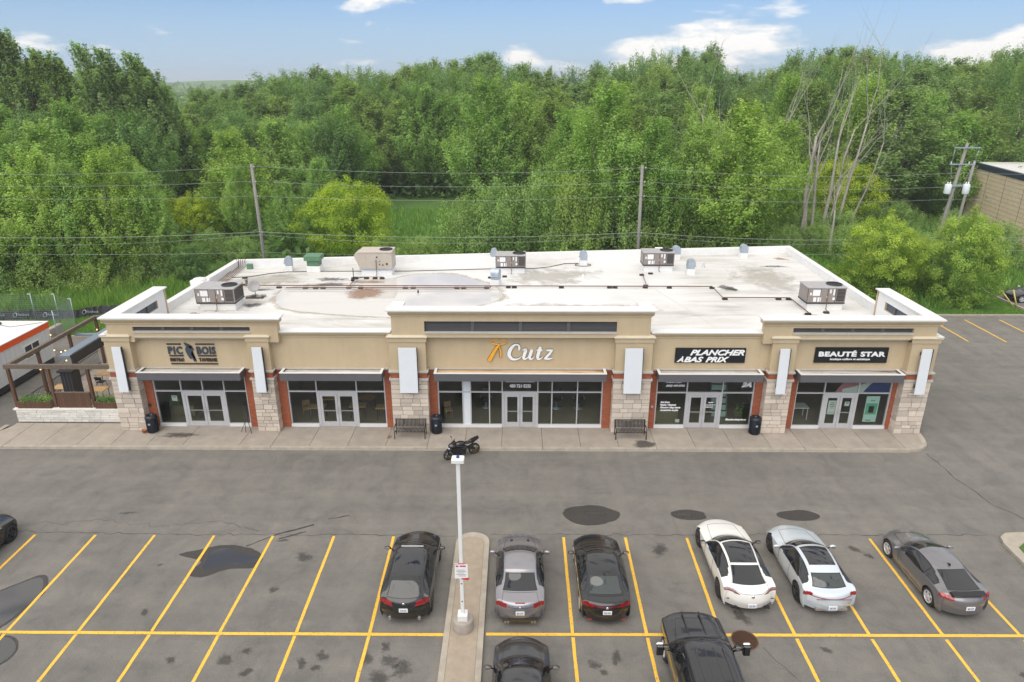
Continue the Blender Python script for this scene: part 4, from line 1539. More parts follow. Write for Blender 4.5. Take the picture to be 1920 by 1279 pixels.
# beauty shop sign
S = thing('beauty_shop_sign', 'black board with white BEAUTÉ STAR boutique coiffure et esthétique', 'sign', (17.6, 33.78, 4.5))
part('board', MB().box(15.68, 19.5, 33.76, 33.838, 4.12, 4.98), M['signnight'], S)
letters('BEAUTÉ', 15.86, 4.50, 33.756, .26, 1.98, M['signwhite'], S, .02, .013, 1.05)
letters('STAR', 18.05, 4.50, 33.756, .26, 1.30, M['signwhite'], S, .02, .013, 1.05)
part('lettering', text_mb('boutique coiffure et esthétique', 16.5, 4.28, 33.756, .11, 2.1, .004, .004), M['signwhite'], S)

# window lettering (vinyl on the glass)
VY = GY - .012


def vinyl(label, items):
    S = thing('window_lettering', label, 'lettering', (items[0][1], VY, items[0][2]))
    for it in items:
        s, x, z, h, w, sh, off = it
        part('lettering', text_mb(s, x, z, VY, h, w, .001, off, 1.0, sh), M['signwhite'], S)


vinyl('white vinyl lettering BARBER SHOP and phone number over the barber shop doors', [('450 721·3232', -.40, 2.52, .19, 1.15, 0, .010), ('SALON DE BARBIER', -.55, 2.93, .16, 1.5, 0, .008)])
part('underline', MB().box(-.6, .95, VY - .002, VY + .001, 2.83, 2.85), M['signwhite'], bpy.data.objects['window_lettering'])
bpy.data.objects['window_lettering']['label'] = 'white phone number lettering on the glass over the barber shop doors'
vinyl('white shop name and phone number in the upper left window of the flooring shop', [('PLANCHER', 8.25, 2.97, .12, .95, .35, .01), ('À BAS PRIX', 8.02, 2.82, .12, .90, .35, .01), ('(450) 499-0752', 8.05, 2.60, .11, 1.02, .35, .008)])
vinyl('large white 2A in the upper right window of the flooring shop', [('2A', 12.12, 2.60, .27, .55, .3, .03)])
vinyl('four lines of white product names on the left window of the flooring shop', [('Bois franc', 7.82, 1.62, .10, .52, .35, .008), ('Vinyle / Flottant', 7.82, 1.46, .10, .88, .35, .008), ("Plancher d'ingénierie", 7.82, 1.30, .10, 1.12, .35, .008), ('Accessoires et plus', 7.82, 1.14, .10, 1.02, .35, .008)])
vinyl('white web address low on the right window of the flooring shop', [('Plancherabasprix.ca', 11.45, .58, .10, 1.15, .35, .01)])
vinyl('white opening hours on the right door of the flooring shop', [('HEURES', 10.42, 1.62, .06, .28, .2, .004), ('Lun au Ven 9h-17h', 10.27, 1.5, .05, .55, .2, .003), ('Samedi 9h-16h', 10.27, 1.42, .05, .42, .2, .003), ('Dimanche fermé', 10.27, 1.34, .05, .46, .2, .003)])


def posterthing(label, x0, x1, z0, z1, m, y=GY + .02, rows=0, extra=None):
    t = thing('poster', label, 'poster', ((x0 + x1) / 2, y, (z0 + z1) / 2))
    part('sheet', MB().box(x0, x1, y, y + .008, z0, z1), M[m], t)
    r = random.Random(int(x0 * 100))
    if rows:
        mb = MB()
        for k in range(rows):
            z = z1 - (z1 - z0) * (.18 + .5 * k / max(1, rows))
            w = (x1 - x0) * r.uniform(.3, .7)
            c = (x0 + x1) / 2
            mb.box(c - w / 2, c + w / 2, y - .002, y, z, z + .03)
        part('print', mb, M['dark'], t)
    if extra:
        for (a, b_, c, d, mm) in extra:
            part('print', MB().box(a, b_, y - .003, y - .0005, c, d), M[mm], t)


posterthing('pale paper notice on the left door of the beauty shop', 16.98, 17.42, .95, 1.78, 'paper', rows=4)
posterthing('two small paper notices on the right door of the beauty shop', 17.86, 18.12, 1.45, 1.72, 'paper', rows=2)
posterthing('tall mint green poster in the right window of the beauty shop', 19.0, 19.72, .5, 2.05, 'poster', rows=3, extra=[(19.05, 19.66, .95, 1.62, 'postergreen'), (19.22, 19.5, 1.05, 1.45, 'paper'), (19.15, 19.45, .58, .62, 'dark')])
posterthing('two sheets of paper in the left window of the bistro', -18.92, -18.62, 1.62, 1.95, 'paper', rows=2)
posterthing('small square notice low in the left window of the flooring shop', 8.72, 8.95, .42, .62, 'paper')
# coloured film in the upper windows of the beauty shop
t = thing('window_film', 'pink, white and blue wave film across the upper beauty shop windows', 'window film', (19, GY + .02, 2.8))


def wave(a, b_, lo, hi, m, y):
    n = 16
    top = [(a + (b_ - a) * k / n, hi(k / n)) for k in range(n + 1)]
    bot = [(a + (b_ - a) * k / n, lo(k / n)) for k in range(n + 1)]
    vs = [(x, y, z) for x, z in top + bot]
    part('film', MB().add(vs, [(k, n + 1 + k, n + 2 + k, k + 1) for k in range(n)]), M[m], t)


wave(17.25, 20.12, lambda u: 2.30, lambda u: 2.30 + 1.02 * min(1, (u * 3.2) ** .7), 'pink', GY + .03)
wave(17.6, 20.12, lambda u: 2.30, lambda u: 2.36 + .95 * (.12 + .88 * u ** 1.2 if u > .25 else .12 + .6 * u), 'paper', GY + .025)
wave(18.75, 20.12, lambda u: 2.30, lambda u: 2.31 + .62 * math.sin(min(1, u * 2.2) * PI / 2) + (.38 * max(0, u - .6) * 2.4), 'bluefilm', GY + .02)

# ------------------------------------------------------------------ things on the roof
def curb(x0, x1, y0, y1, parent, h=.32):
    part('curb', MB().bbox(x0, x1, y0, y1, ZD, ZD + h, .03), M['curbw'], parent)


def rooftop_unit(x, y, w, d, h, label, cream=False, zrot=0):
    """packaged air handler: curb, cabinet, panels, fan, labels. (x, y) = front left corner"""
    t = thing('rooftop_unit', label, 'air conditioner', (x + w / 2, y + d / 2, ZD), 0, 'air conditioning units on the roof')
    z0 = ZD + .42
    curb(x + .12, x + w - .05, y + .1, y + d - .1, t, .42)
    body = M['hvac_l'] if cream else M['hvac']
    part('rail', MB().box(x, x + w, y, y + d, z0 + .002, z0 + .09), M['steel'] if cream else M['dark'], t)
    part('cabinet', MB().box(x + .01, x + w - .01, y + .01, y + d - .01, z0 + .092, z0 + h), body, t)
    part('top_panel', MB().bbox(x - .03, x + w + .03, y - .03, y + d + .03, z0 + h + .002, z0 + h + .06, .02), M['hvac_top'] if not cream else M['hvac_l'], t)
    # fan
    fx, fy, fr = x + w * .78, y + d * .5, min(.42, d * .36)
    fz = z0 + h + .06
    part('fan_shroud', MB().lathe([(fr + .05, 0), (fr + .05, .05), (fr, .055), (fr, .01)], 24, (fx, fy, fz)), M['dark'], t)
    fan = MB()
    for k in range(5):
        a = 2 * PI * k / 5
        fan.add([(fx + .06 * math.cos(a), fy + .06 * math.sin(a), fz + .012), (fx + fr * .95 * math.cos(a), fy + fr * .95 * math.sin(a), fz + .012), (fx + fr * .95 * math.cos(a + .7), fy + fr * .95 * math.sin(a + .7), fz + .03)], [(0, 1, 2)])
    fan.lathe([(fr, .008), (.001, .008)], 20, (fx, fy, fz))
    part('fan', fan, M['black'], t)
    g = MB()
    for k in range(4):
        rr = fr * (k + 1) / 4
        g.tube([(fx + rr * math.cos(2 * PI * q / 16), fy + rr * math.sin(2 * PI * q / 16), fz + .055) for q in range(16)], .008, 4, closed=True)
    part('fan_guard', g, M['dark'], t)
    if cream:
        # sloped intake hood at the left end
        part('intake_hood', MB().prism_y([(x + .01, z0 + .15), (x + .01, z0 + h), (x - .32, z0 + h * .88), (x - .32, z0 + h * .72)], y + .05, y + d - .05), M['hvac_l'], t)
        for (a, c, s) in ((.55, .75, .05), (.72, .3, .05), (.62, .33, .04), (.84, .36, .07), (.63, .5, .03), (.22, .7, .02)):
            part('knob', MB().lathe([(s, 0), (s, -.05), (.001, -.05)], 8, (x + w * a, y + .008, z0 + h * c), 'y'), M['dark'], t)
        part('handle', MB().box(x + w * .45, x + w * .58, y - .02, y + .005, z0 + h * .5, z0 + h * .52), M['steel'], t)
    else:
        yy = y + .006
        for k, fx0 in enumerate((.0, .33, .52, .73)):
            part('panel_seam', MB().box(x + w * fx0 - .012, x + w * fx0 + .012, yy - .012, yy, z0 + .1, z0 + h - .01), M['dark'], t)
        part('grille', MB().box(x + w * .76, x + w * .97, yy - .01, yy, z0 + .16, z0 + h - .06), M['black'], t)
        gm = MB()
        for k in range(9):
            gm.box(x + w * .76, x + w * .97, yy - .022, yy - .011, z0 + .18 + k * (h - .3) / 8, z0 + .195 + k * (h - .3) / 8)
        part('grille_bar', gm, M['hvac'], t)
        for (a, b_, c, d_) in ((.13, .33, .52, .90), (.06, .10, .55, .72), (.16, .24, .14, .42), (.27, .36, .14, .42), (.5, .54, .38, .52), (.57, .61, .68, .92), (.66, .70, .55, .94), (.66, .72, .25, .42)):
            part('label_plate', MB().box(x + w * a, x + w * b_, yy - .008, yy - .001, z0 + h * c, z0 + h * d_), M['white'], t)
        # condenser coil on the right side
        cm = MB()
        for k in range(14):
            yk = y + .12 + (d - .24) * k / 13
            cm.box(x + w - .009, x + w + .008, yk - .015, yk + .015, z0 + .16, z0 + h - .06)
        part('coil_fin', cm, M['dark'], t)
    part('conduit', MB().tube([(x + w * .52, y - .04, z0 + h * .6), (x + w * .52, y - .05, ZD + .1), (x + w * .52, y - .3, ZD + .06)], .025, 6), M['pipe'], t)
    return t


rooftop_unit(-19.35, 39.5, 2.35, 1.5, .92, 'taupe rooftop unit at the left front corner of the roof, near the round fan')
rooftop_unit(-11.25, 47.6, 2.35, 1.6, 1.25, 'large cream rooftop unit with a sloped intake hood, reflected in the roof water', True)
rooftop_unit(-1.55, 48.2, 2.15, 1.3, .88, 'taupe rooftop unit in the middle of the roof, behind a silver gooseneck vent')
rooftop_unit(9.15, 48.9, 2.25, 1.3, .95, 'taupe rooftop unit on the right half of the roof, left of a silver gooseneck vent')
rooftop_unit(17.45, 39.8, 2.3, 1.35, .98, 'taupe rooftop unit at the right front corner of the roof')


def gooseneck(x, y, label, turn=0.0, s=1.0):
    t = thing('gooseneck_vent', label, 'roof vent', (x, y, ZD), turn, 'silver gooseneck vents on the roof')
    part('curb', MB().bbox(-.27 * s, .27 * s, -.27 * s, .27 * s, 0, .38 * s, .02), M['curbw'], t, local=True)
    # half-drum hood: extruded arch with open lower front
    n = 12
    prof = [(.27 * s, .382 * s), (.27 * s, .75 * s)]
    for k in range(n + 1):
        a = PI * k / n
        prof.append((.0 + .27 * s * math.cos(a), .75 * s + .3 * s * math.sin(a)))
    prof += [(-.27 * s, .62 * s), (-.33 * s, .60 * s), (-.20 * s, .50 * s), (-.2 * s, .382 * s)]
    mb = MB().prism_y(prof[::-1], -.24 * s, .24 * s)
    part('hood', mb, M['steel'], t, local=True)
    part('seam', MB().prism_y([(p[0] * 1.04, .382 * s + (p[1] - .382 * s) * 1.03) for p in prof][::-1], -.02, .02), M['steel'], t, local=True)
    return t


gooseneck(-16.74, 49.0, 'silver gooseneck vent left of the green box vent', .15)
gooseneck(-1.8, 52.0, 'silver gooseneck vent at the rear edge of the roof behind the middle unit', .0, .95)
gooseneck(-1.46, 45.15, 'silver gooseneck vent standing by the roof water in front of the middle unit', 1.3, 1.15)
gooseneck(4.98, 50.8, 'silver gooseneck vent with a black cable looped round its foot', .0, 1.05)
gooseneck(12.4, 52.8, 'silver gooseneck vent right behind the right-hand rooftop unit', .2)
gooseneck(12.48, 48.3, 'silver gooseneck vent standing alone right of the right-hand rooftop unit', PI, 1.05)
gooseneck(17.8, 53.3, 'silver gooseneck vent near the rear right corner of the roof', .1)

t = thing('box_vent', 'dark green box vent on a white curb near the rear left of the roof', 'roof vent', (-14.85, 49.0, ZD))
part('curb', MB().bbox(-.5, .5, -.45, .45, 0, .42, .03), M['curbw'], t, local=True)
part('lower_box', MB().bbox(-.44, .44, -.4, .4, .42, .85, .02), M['green'], t, local=True)
part('hood', MB().bbox(-.6, .6, -.55, .55, .851, 1.2, .03), M['green'], t, local=True)

t = thing('exhaust_fan', 'round white kitchen exhaust fan with a black rim at the left edge of the roof', 'exhaust fan', (-20.75, 43.3, ZD))
part('curb', MB().bbox(-.5, .5, -.5, .5, 0, .3, .03), M['curbw'], t, local=True)
part('drum', MB().lathe([(.40, .3), (.52, .33), (.58, .45), (.60, .82), (.58, .84), (.55, .8)], 28), M['curbw'], t, local=True)
part('rim', MB().lathe([(.55, .78), (.44, .70), (.42, .78)], 28), M['black'], t, local=True)
part('cap', MB().lathe([(.42, .74), (.42, .92), (.36, .97), (.001, .99)], 28), M['whitecap'], t, local=True)

t = thing('satellite_dish', 'grey satellite dish on a weighted foot on the left of the roof', 'satellite dish', (-16.8, 42.25, ZD))
dish = MB().lathe([(.001, .0), (.15, .015), (.3, .06), (.38, .11), (.38, .12), (.3, .075), (.15, .03), (.001, .015)], 22)
dish.xform(Matrix.Translation((-.0, -.08, .78)) @ Matrix.Rotation(R(68), 4, 'X') @ Matrix.Rotation(R(15), 4, 'Y'))
part('reflector', dish, M['hvac_top'], t, local=True)
part('mast', MB().tube([(0, 0, .08), (0, 0, .72)], .025, 6).tube([(0, -.05, .6), (.05, -.5, .5)], .015, 6), M['steel'], t, local=True)
part('foot', MB().box(-.55, .55, -.3, .3, .02, .06), M['dark'], t, local=True)
for k, (x, y) in enumerate(((-.42, -.15), (-.1, .15), (.25, -.12), (.45, .1))):
    part('ballast_block', MB().bbox(x - .16, x + .16, y - .1, y + .1, .061, .15, .01), M['ped'], t, local=True)

# gas pipes on black blocks
def roofpipe(label, pts, r=.035, m='pipe', z=.14):
    P = [(x, y, ZD + z) for x, y in pts]
    return single('roof_pipe', MB().tube(P, r, 8), M[m], label, 'pipe', 'pipes along the roof', (pts[0][0], pts[0][1], ZD + z))


roofpipe('long rusty gas pipe running across the whole roof', [(-20.6, 44.55), (13.05, 44.55), (13.06, 42.0), (17.3, 42.0), (17.3, 38.9)])
roofpipe('shorter rusty pipe lying in front of the long pipe over the roof water', [(-15.4, 44.0), (-1.9, 44.1), (-1.75, 44.45)])
roofpipe('short pipe branch in front of the cream rooftop unit', [(-11.5, 46.75), (-9.4, 46.75)], .02)
roofpipe('short pipe branch by the right-hand rooftop unit', [(8.95, 47.9), (8.7, 44.7)], .025)
roofpipe('pipe branch on the left roof edge beside the bundle', [(-11.25, 46.7), (-11.3, 44.62)], .03)
for k in range(5):
    roofpipe('one thin rusty pipe of the bundle leading to the rear left parapet', [(-20.55 + .14 * k, 44.7 + .1 * k), (-20.75 + .16 * k, 47.5), (-20.9 + .16 * k, 49.7)], .022, z=.1)
for k in range(5):
    x = -20.9 + .16 * k
    single('riser_pipe', MB().tube([(x, 49.75, ZD + .1), (x, 49.8, ZD + .55), (x, 49.95, ZD + .62)], .022, 6), M['pipe'], 'thin copper riser at the rear left parapet', 'pipe', 'pipes along the roof', (x, 49.8, ZD))
single('junction_box', MB().bbox(-20.0, -19.6, 49.3, 49.6, ZD, ZD + .38, .02), M['green'], 'small green box by the copper risers at the rear left parapet', 'box', None, (-19.8, 49.45, ZD))
single('vent_stack', MB().lathe([(.09, 0), (.09, .42), (.12, .42), (.12, .46), (.001, .46)], 14, (-18.35, 44.9, ZD)), M['hvac'], 'short brown vent stack behind the left unit', 'vent pipe', None, (-18.35, 44.9, ZD))
BLK = [(-14.2, 44.3), (-13.5, 44.3), (-13.0, 44.3), (-11.3, 44.35), (-10.5, 44.35), (-7.5, 44.35), (-6.97, 44.35), (-4.04, 44.35), (-3.6, 44.35), (-2.05, 44.4), (-.6, 44.55), (-.2, 44.55), (2.96, 44.55), (6.2, 44.55), (6.56, 44.55), (8.6, 44.6), (10.2, 44.55), (13.05, 44.5),
       (13.2, 42.0), (16.6, 42.0), (17.25, 42.0), (17.3, 39.0), (-11.5, 46.75), (-10.6, 46.75), (-10.0, 46.75), (-9.5, 46.75), (8.9, 47.8), (9.6, 48.2), (-1.9, 47.0), (-.9, 47.3), (18.5, 39.3), (8.7, 45.0), (-18.6, 45.0), (-19.2, 46.8), (-16.0, 44.4)]
blk = MB().prism_x([(-.13, 0), (.13, 0), (.05, .11), (-.05, .11)], -.16, .16)
blkm = blk.mesh('pipe_support', M['rubber'])
for i, (x, y) in enumerate(BLK):
    o = link('pipe_support', blkm, None, (x, y, ZD), (0, 0, random.uniform(-.1, .1)))
    tag(o, 'small black rubber support block under a roof pipe', 'support block', 'black pipe supports on the roof')
roofpipe('black cable snaking from the left parapet across the rear of the roof', [(-20.2, 46.9), (-18.9, 47.2), (-17.9, 48.0), (-16.8, 48.5), (-14, 48.7), (-8, 48.8), (-1.9, 49.5), (1.2, 49.6), (2.4, 50.1), (3.6, 51.1), (4.6, 51.2)], .025, 'wirebl', .03)
mb = MB().tube([(4.95 + .6 * math.cos(2 * PI * k / 24), 50.7 + .38 * math.sin(2 * PI * k / 24), ZD + .03) for k in range(24)], .025, 5, closed=True)
single('cable_loop', mb, M['wirebl'], 'loop of black cable round the foot of a gooseneck vent', 'cable', None, (4.95, 50.7, ZD))
single('stub_vent', MB().lathe([(.1, 0), (.05, .03), (.05, .35), (.001, .35)], 10, (5.3 - .7, 46.8, ZD)), M['white'], 'slim white stub vent in the middle of the roof', 'vent pipe', None, (4.6, 46.8, ZD))
single('stub_vent', MB().lathe([(.16, 0), (.08, .06), (.07, .3), (.001, .3)], 10, (13.9, 50.2, ZD)), M['steel'], 'small grey stub vent on the right part of the roof', 'vent pipe', None, (13.9, 50.2, ZD))
single('stub_vent', MB().lathe([(.05, 0), (.05, .2), (.001, .2)], 10, (-6.5, 43.3, ZD)), M['dark'], 'small dark stub vent sitting in the roof water', 'vent pipe', None, (-6.5, 43.3, ZD))
single('parapet_box', MB().bbox(10.9, 11.5, 53.3, 53.8, 5.0, 5.75, .02).bbox(11.5, 11.75, 53.35, 53.7, 5.1, 5.6, .02), M['curbw'], 'white box against the rear parapet behind the right-hand unit', 'box', None, (11.2, 53.5, 5))
# workers' things at the left corner
def cloth(x, y, w, d, seed, name, m, label, z):
    r = random.Random(seed)
    n = 12
    vs = []
    for j in range(n + 1):
        for i in range(n + 1):
            u, v = i / n, j / n
            e = min(u, v, 1 - u, 1 - v)
            vs.append((x + w * (u - .5) + r.gauss(0, w * .015), y + d * (v - .5) + .12 * math.sin(6 * u) + r.gauss(0, d * .02), z + (0.02 + r.uniform(.02, .14)) * min(1, e * 6) + .005))
    mb = MB()
    mb.sm = True
    mb.add(vs, [(j * (n + 1) + i, j * (n + 1) + i + 1, (j + 1) * (n + 1) + i + 1, (j + 1) * (n + 1) + i) for j in range(n) for i in range(n)])
    return single(name, mb, M[m], label, 'tarpaulin' if 'tarp' in name else 'rags', None, (x, y, z))


cloth(-20.05, 37.6, 1.4, .32, 3, 'tarpaulin', 'clothblue', 'crumpled dark blue tarpaulin inside the left corner parapet', ZD)
cloth(-19.1, 38.6, .8, .3, 5, 'debris', 'hvac', 'small heap of brown debris in front of the left corner rooftop unit', ZD)

# water, silt, stains and painted-in reflections on the membrane
W1 = [(-15.3, 41.0), (-13.8, 39.5), (-11.7, 38.9), (-8.5, 38.3), (-5.5, 38.6), (-2.6, 40.3), (-.8, 42.2), (-1.2, 44.6), (-2.5, 46.4), (-4.8, 48.2), (-7.6, 47.8), (-9.2, 46.6), (-12.0, 46.2), (-14.6, 45.0), (-15.8, 43.6)]
sheet('silt_ring', organic(0, 0, 0, 0, n=90, pts=[(-8.2 + (x + 8.2) * 1.07, 43 + (y - 43) * 1.10) for x, y in W1]), ZD + .004, M['silt'], B, .12)
sheet('roof_water', organic(0, 0, 0, 0, n=90, pts=W1), ZD + .008, M['roofwater'], B, .06)
sheet('grime_or_reflection', organic(14.1, 44.6, .95, .9, seed=5), ZD + .004, M['grime_and_reflection'], B, .7)
sheet('grime_or_reflection', organic(-17.5, 46.5, 3.6, 2.6, seed=21), ZD + .003, M['dust'], B, .9)
sheet('grime_or_reflection', organic(-17.8, 40.8, 3.2, 2.4, seed=22), ZD + .003, M['dust'], B, .9)
sheet('grime_or_reflection', organic(2.5, 47.5, 5.5, 3.4, seed=23), ZD + .003, M['dust'], B, .9)
sheet('grime_or_reflection', organic(17.5, 47.0, 4.0, 4.5, seed=24), ZD + .003, M['dust'], B, .9)
sheet('grime_or_reflection', organic(4, 40.0, 7, 2.0, seed=25), ZD + .003, M['dust'], B, .9)
sheet('grime_or_reflection', organic(-13.0, 46.6, 2.2, .6, seed=26), ZD + .012, M['grime_and_reflection'], B, .9)
sheet('grime_or_reflection', organic(-16.4, 40.6, 1.3, .6, seed=6), ZD + .004, M['grime_and_reflection'], B, .9)
sheet('grime_or_reflection', organic(-17.2, 44.0, 1.4, .5, seed=8), ZD + .004, M['grime_and_reflection'], B, .9)
sheet('grime_or_reflection', organic(17.4, 38.9, .7, .5, seed=9), ZD + .004, M['rust_refl'], B, .8)
sheet('grime_or_reflection', organic(20.6, 52.8, .8, .6, seed=10), ZD + .004, M['rust_refl'], B, .8)
sheet('grime_or_reflection', organic(-10.2, 45.9, 1.7, .5, seed=14), ZD + .011, M['rust_refl'], B, .8)
sheet('grime_or_reflection', organic(19.3, 50.5, 1.5, .5, seed=16), ZD + .004, M['grime_and_reflection'], B, .95)
sheet('rust_and_reflection', organic(-10.0, 43.2, 1.7, 1.9, seed=31, wob=.12), ZD + .011, M['rust_refl'], B, .7)  # brown patch painting in the cream unit's reflection on the water
sheet('grime_or_reflection', organic(-12.8, 45.3, 1.5, .6, seed=32), ZD + .012, M['grime_and_reflection'], B, .8)  # dirt, with a dark reflection painted into the same patch
sheet('grime_or_reflection', organic(14.3, 44.4, .5, .4, seed=33), ZD + .005, M['oil'], B, .6)
single('gas_regulator', MB().tube([(-11.35, 46.1, ZD), (-11.35, 46.1, ZD + .95)], .03, 6).ball((-11.1, 46.0, ZD + .25), .14, .14, .08).ball((-11.35, 45.7, ZD + .2), .12, .12, .1).tube([(-11.35, 46.1, ZD + .25), (-11.1, 46.0, ZD + .25), (-10.7, 46.5, ZD + .2)], .03, 6), M['rubber'], 'black gas regulator and riser standing on the roof left of the cream unit', 'regulator', None, (-11.3, 46.0, ZD))
ribbon([(9.2, 44.2), (11.0, 37.5), (11.6, 34.6)], .05, ZD + .004, M['silt'] if False else M['ltrim'], 'membrane_seam', 4, .01, B)

# ------------------------------------------------------------------ street furniture
def bench(x, y, label):
    t = thing('park_bench', label, 'bench', (x, y, .13), 0, 'black benches outside the shops')
    n = 22
    w = 1.62
    for k in range(n):
        xx = -w / 2 + .05 + (w - .1) * k / (n - 1)
        o = part('back_slat', MB().prism_x([(.27, .46), (.28, .46), (.36, .88), (.35, .88)], xx - .022, xx + .022), M['bench'], t, local=True)
        part('seat_slat', MB().prism_x([(-.24, .43), (-.20, .455), (.25, .43), (.25, .418), (-.2, .44), (-.24, .415)][::-1], xx - .022, xx + .022), M['bench'], t, local=True)
    part('rail', MB().tube([(-w / 2, .365, .88), (w / 2, .365, .88)], .02, 6).tube([(-w / 2, -.23, .41), (w / 2, -.23, .41)], .018, 6), M['bench'], t, local=True)
    for s in (-1, 1):
        xs = s * w / 2
        part('leg', MB().tube([(xs, -.26, 0), (xs, -.24, .4), (xs, -.26, .62), (xs, .1, .66), (xs, .33, .62)], .024, 6), M['bench'], t, local=True)
        part('leg', MB().tube([(xs, .32, 0), (xs, .25, .3), (xs, .27, .42), (xs, .37, .9)], .024, 6), M['bench'], t, local=True)


bench(-5.72, 32.82, 'black slatted bench in front of the pillar left of the barber shop')
bench(6.08, 32.82, 'black slatted bench in front of the pillar right of the barber shop')


def litter_bin(x, y, label):
    t = thing('litter_bin', label, 'bin', (x, y, .13), 0, 'dark round bins outside the shops')
    part('body', MB().lathe([(.26, .02), (.27, .05), (.27, .80), (.25, .82)], 24), M['trashb'], t, local=True)
    for k in range(26):
        a = 2 * PI * k / 26
        part('slat', MB().tube([(.285 * math.cos(a), .285 * math.sin(a), .04), (.285 * math.cos(a), .285 * math.sin(a), .8)], .012, 4), M['trashb'], t, local=True)
    part('lid', MB().lathe([(.31, .80), (.32, .84), (.30, .95), (.22, 1.02), (.12, 1.0), (.11, .92), (.001, .92)], 24), M['trashb'], t, local=True)
    part('label_plate', MB().box(-.06, .06, -.31, -.298, .52, .62), M['steel'], t, local=True)


litter_bin(-19.85, 33.3, 'dark round bin beside the stone pillar left of the bistro window')
litter_bin(-4.36, 33.32, 'dark round bin beside the pillar left of the barber shop window')
litter_bin(12.88, 33.35, 'dark round bin beside the pillar right of the flooring shop window')
t = thing('flower_pot', 'small terracotta pot on the pavement beside the left bin', 'flower pot', (-20.25, 33.12, .13))
part('pot', MB().lathe([(.08, 0), (.13, .18), (.14, .18), (.14, .2), (.11, .2), (.11, .16), (.001, .16)], 14), M['terracotta'], t, local=True)
t = thing('floor_sign_stand', 'thin black folding stand leaning beside the bistro window', 'stand', (-14.75, 33.2, .13))
part('leg', MB().tube([(0, 0, 0), (-.12, .4, 1.45)], .018, 5), M['dark'], t, local=True)
part('leg', MB().tube([(.35, -.1, 0), (-.12, .42, 1.5)], .018, 5), M['dark'], t, local=True)
part('leg', MB().tube([(-.3, .1, 0), (.1, .3, .9)], .014, 5), M['dark'], t, local=True)
for x, lab in ((6.95, 'small wall light on the brick pier right of the barber shop'), (7.35, 'small wall light on the brick pier left of the flooring shop'), (-20.1, 'small black box on the brick pier left of the bistro window')):
    single('wall_fitting', MB().bbox(x - .06, x + .06, 33.82, 33.9, 1.4, 1.52, .01), M['steel'] if x > 0 else M['dark'], lab, 'wall fitting', None, (x, 33.86, 1.45))

# lamp post on the island
t = thing('lamp_post', 'tall white square lamp post on a round concrete pedestal in the traffic island', 'lamp post', (-1.86, 19.0, .12))
part('pedestal', MB().lathe([(.36, 0), (.36, .40), (.33, .43), (.001, .43)], 28), M['ped'], t, local=True)
part('base_cover', MB().bbox(-.17, .17, -.17, .17, .43, .66, .015), M['whitecap'], t, local=True)
part('post', MB().bbox(-.062, .062, -.062, .062, .661, 6.66, .01), M['whitecap'], t, local=True)
part('head', MB().bbox(-.20, .20, -.15, .15, 6.662, 6.80, .02), M['whitecap'], t, local=True)
part('sensor', MB().lathe([(.05, 0), (.05, .05), (.03, .08), (.001, .08)], 14, (0, 0, 6.80)), M['bluefilm'], t, local=True)
for z in (1.95, 1.2):
    part('hole', MB().lathe([(.025, 0), (.025, -.006), (.001, -.006)], 10, (0, -.064, z), 'y'), M['black'], t, local=True)
t = thing('parking_sign', 'white parking notice with red borders strapped to the lamp post', 'sign', (-1.86, 18.92, 2.6))
part('plate', MB().prism_y([(-.22, -.28), (.23, -.30), (.22, .30), (-.21, .32)], -.02, -.005), M['white'], t, local=True)
mb = MB().prism_y([(-.24, .28), (-.05, .34), (.2, .34), (.1, .315), (-.1, .31)], -.03, -.021)
mb.prism_y([(0, -.27), (.23, -.25), (.28, -.30), (.2, -.34), (.02, -.31)], -.03, -.021)
part('red_border', mb, M['red'], t, local=True)
mb = MB()
for k, (a, b_) in enumerate(((-.15, .12), (-.16, .17), (-.12, .1), (-.17, .15), (-.1, .16))):
    mb.box(a, b_, -.024, -.021, .06 - k * .06, .072 - k * .06)
part('print', mb, M['signbrown'], t, local=True)
mb = MB().prism_y([(-.13 + .05 * math.cos(q * .7), .22 + .03 * math.sin(q * .7)) for q in range(9)][::-1], -.026, -.021)
mb.box(-.04, .16, -.026, -.021, .2, .25)
part('red_print', mb, M['red'], t, local=True)
part('strap', MB().box(-.07, .07, .0, .005, -.2, -.17).box(-.07, .07, 0, .005, .17, .2), M['steel'], t, local=True)

# ------------------------------------------------------------------ terrace at the left end
TW = thing('terrace_wall', 'low white ledge-stone wall in front of the bistro terrace', 'wall', (-25, 34.4, 0))
part('core', MB().box(-28.0, -21.7, 34.42, 34.75, 0, .86), M['mortar'], TW)
stone_face_parts(TW, WSTONE, -28.0, 34.42, .13, 6.35, .74, 61, (.11, .19, .28, .62), .008, 'stone')
part('coping', MB().box(-28.1, -21.66, 34.34, 34.85, .87, .95), M['wstone'], TW)
stone_side(TW, -28.0, -1, 34.45, 0.0, .3, .86, 63, (.11, .19, .2, .4))
part('terrace_floor', MB().box(-28.2, -21.5, 34.9, 43.4, 0.0, .1), M['ped'], TW)


def planks(parent, x0, x1, y, z0, z1, m='wood', pitch=.14, name='board'):
    n = max(1, round((x1 - x0) / pitch))
    p = (x1 - x0) / n
    for k in range(n):
        part(name, MB().box(x0 + k * p + .005, x0 + (k + 1) * p - .005, y, y + .03 + random.uniform(0, .008), z0, z1), M[m], parent)


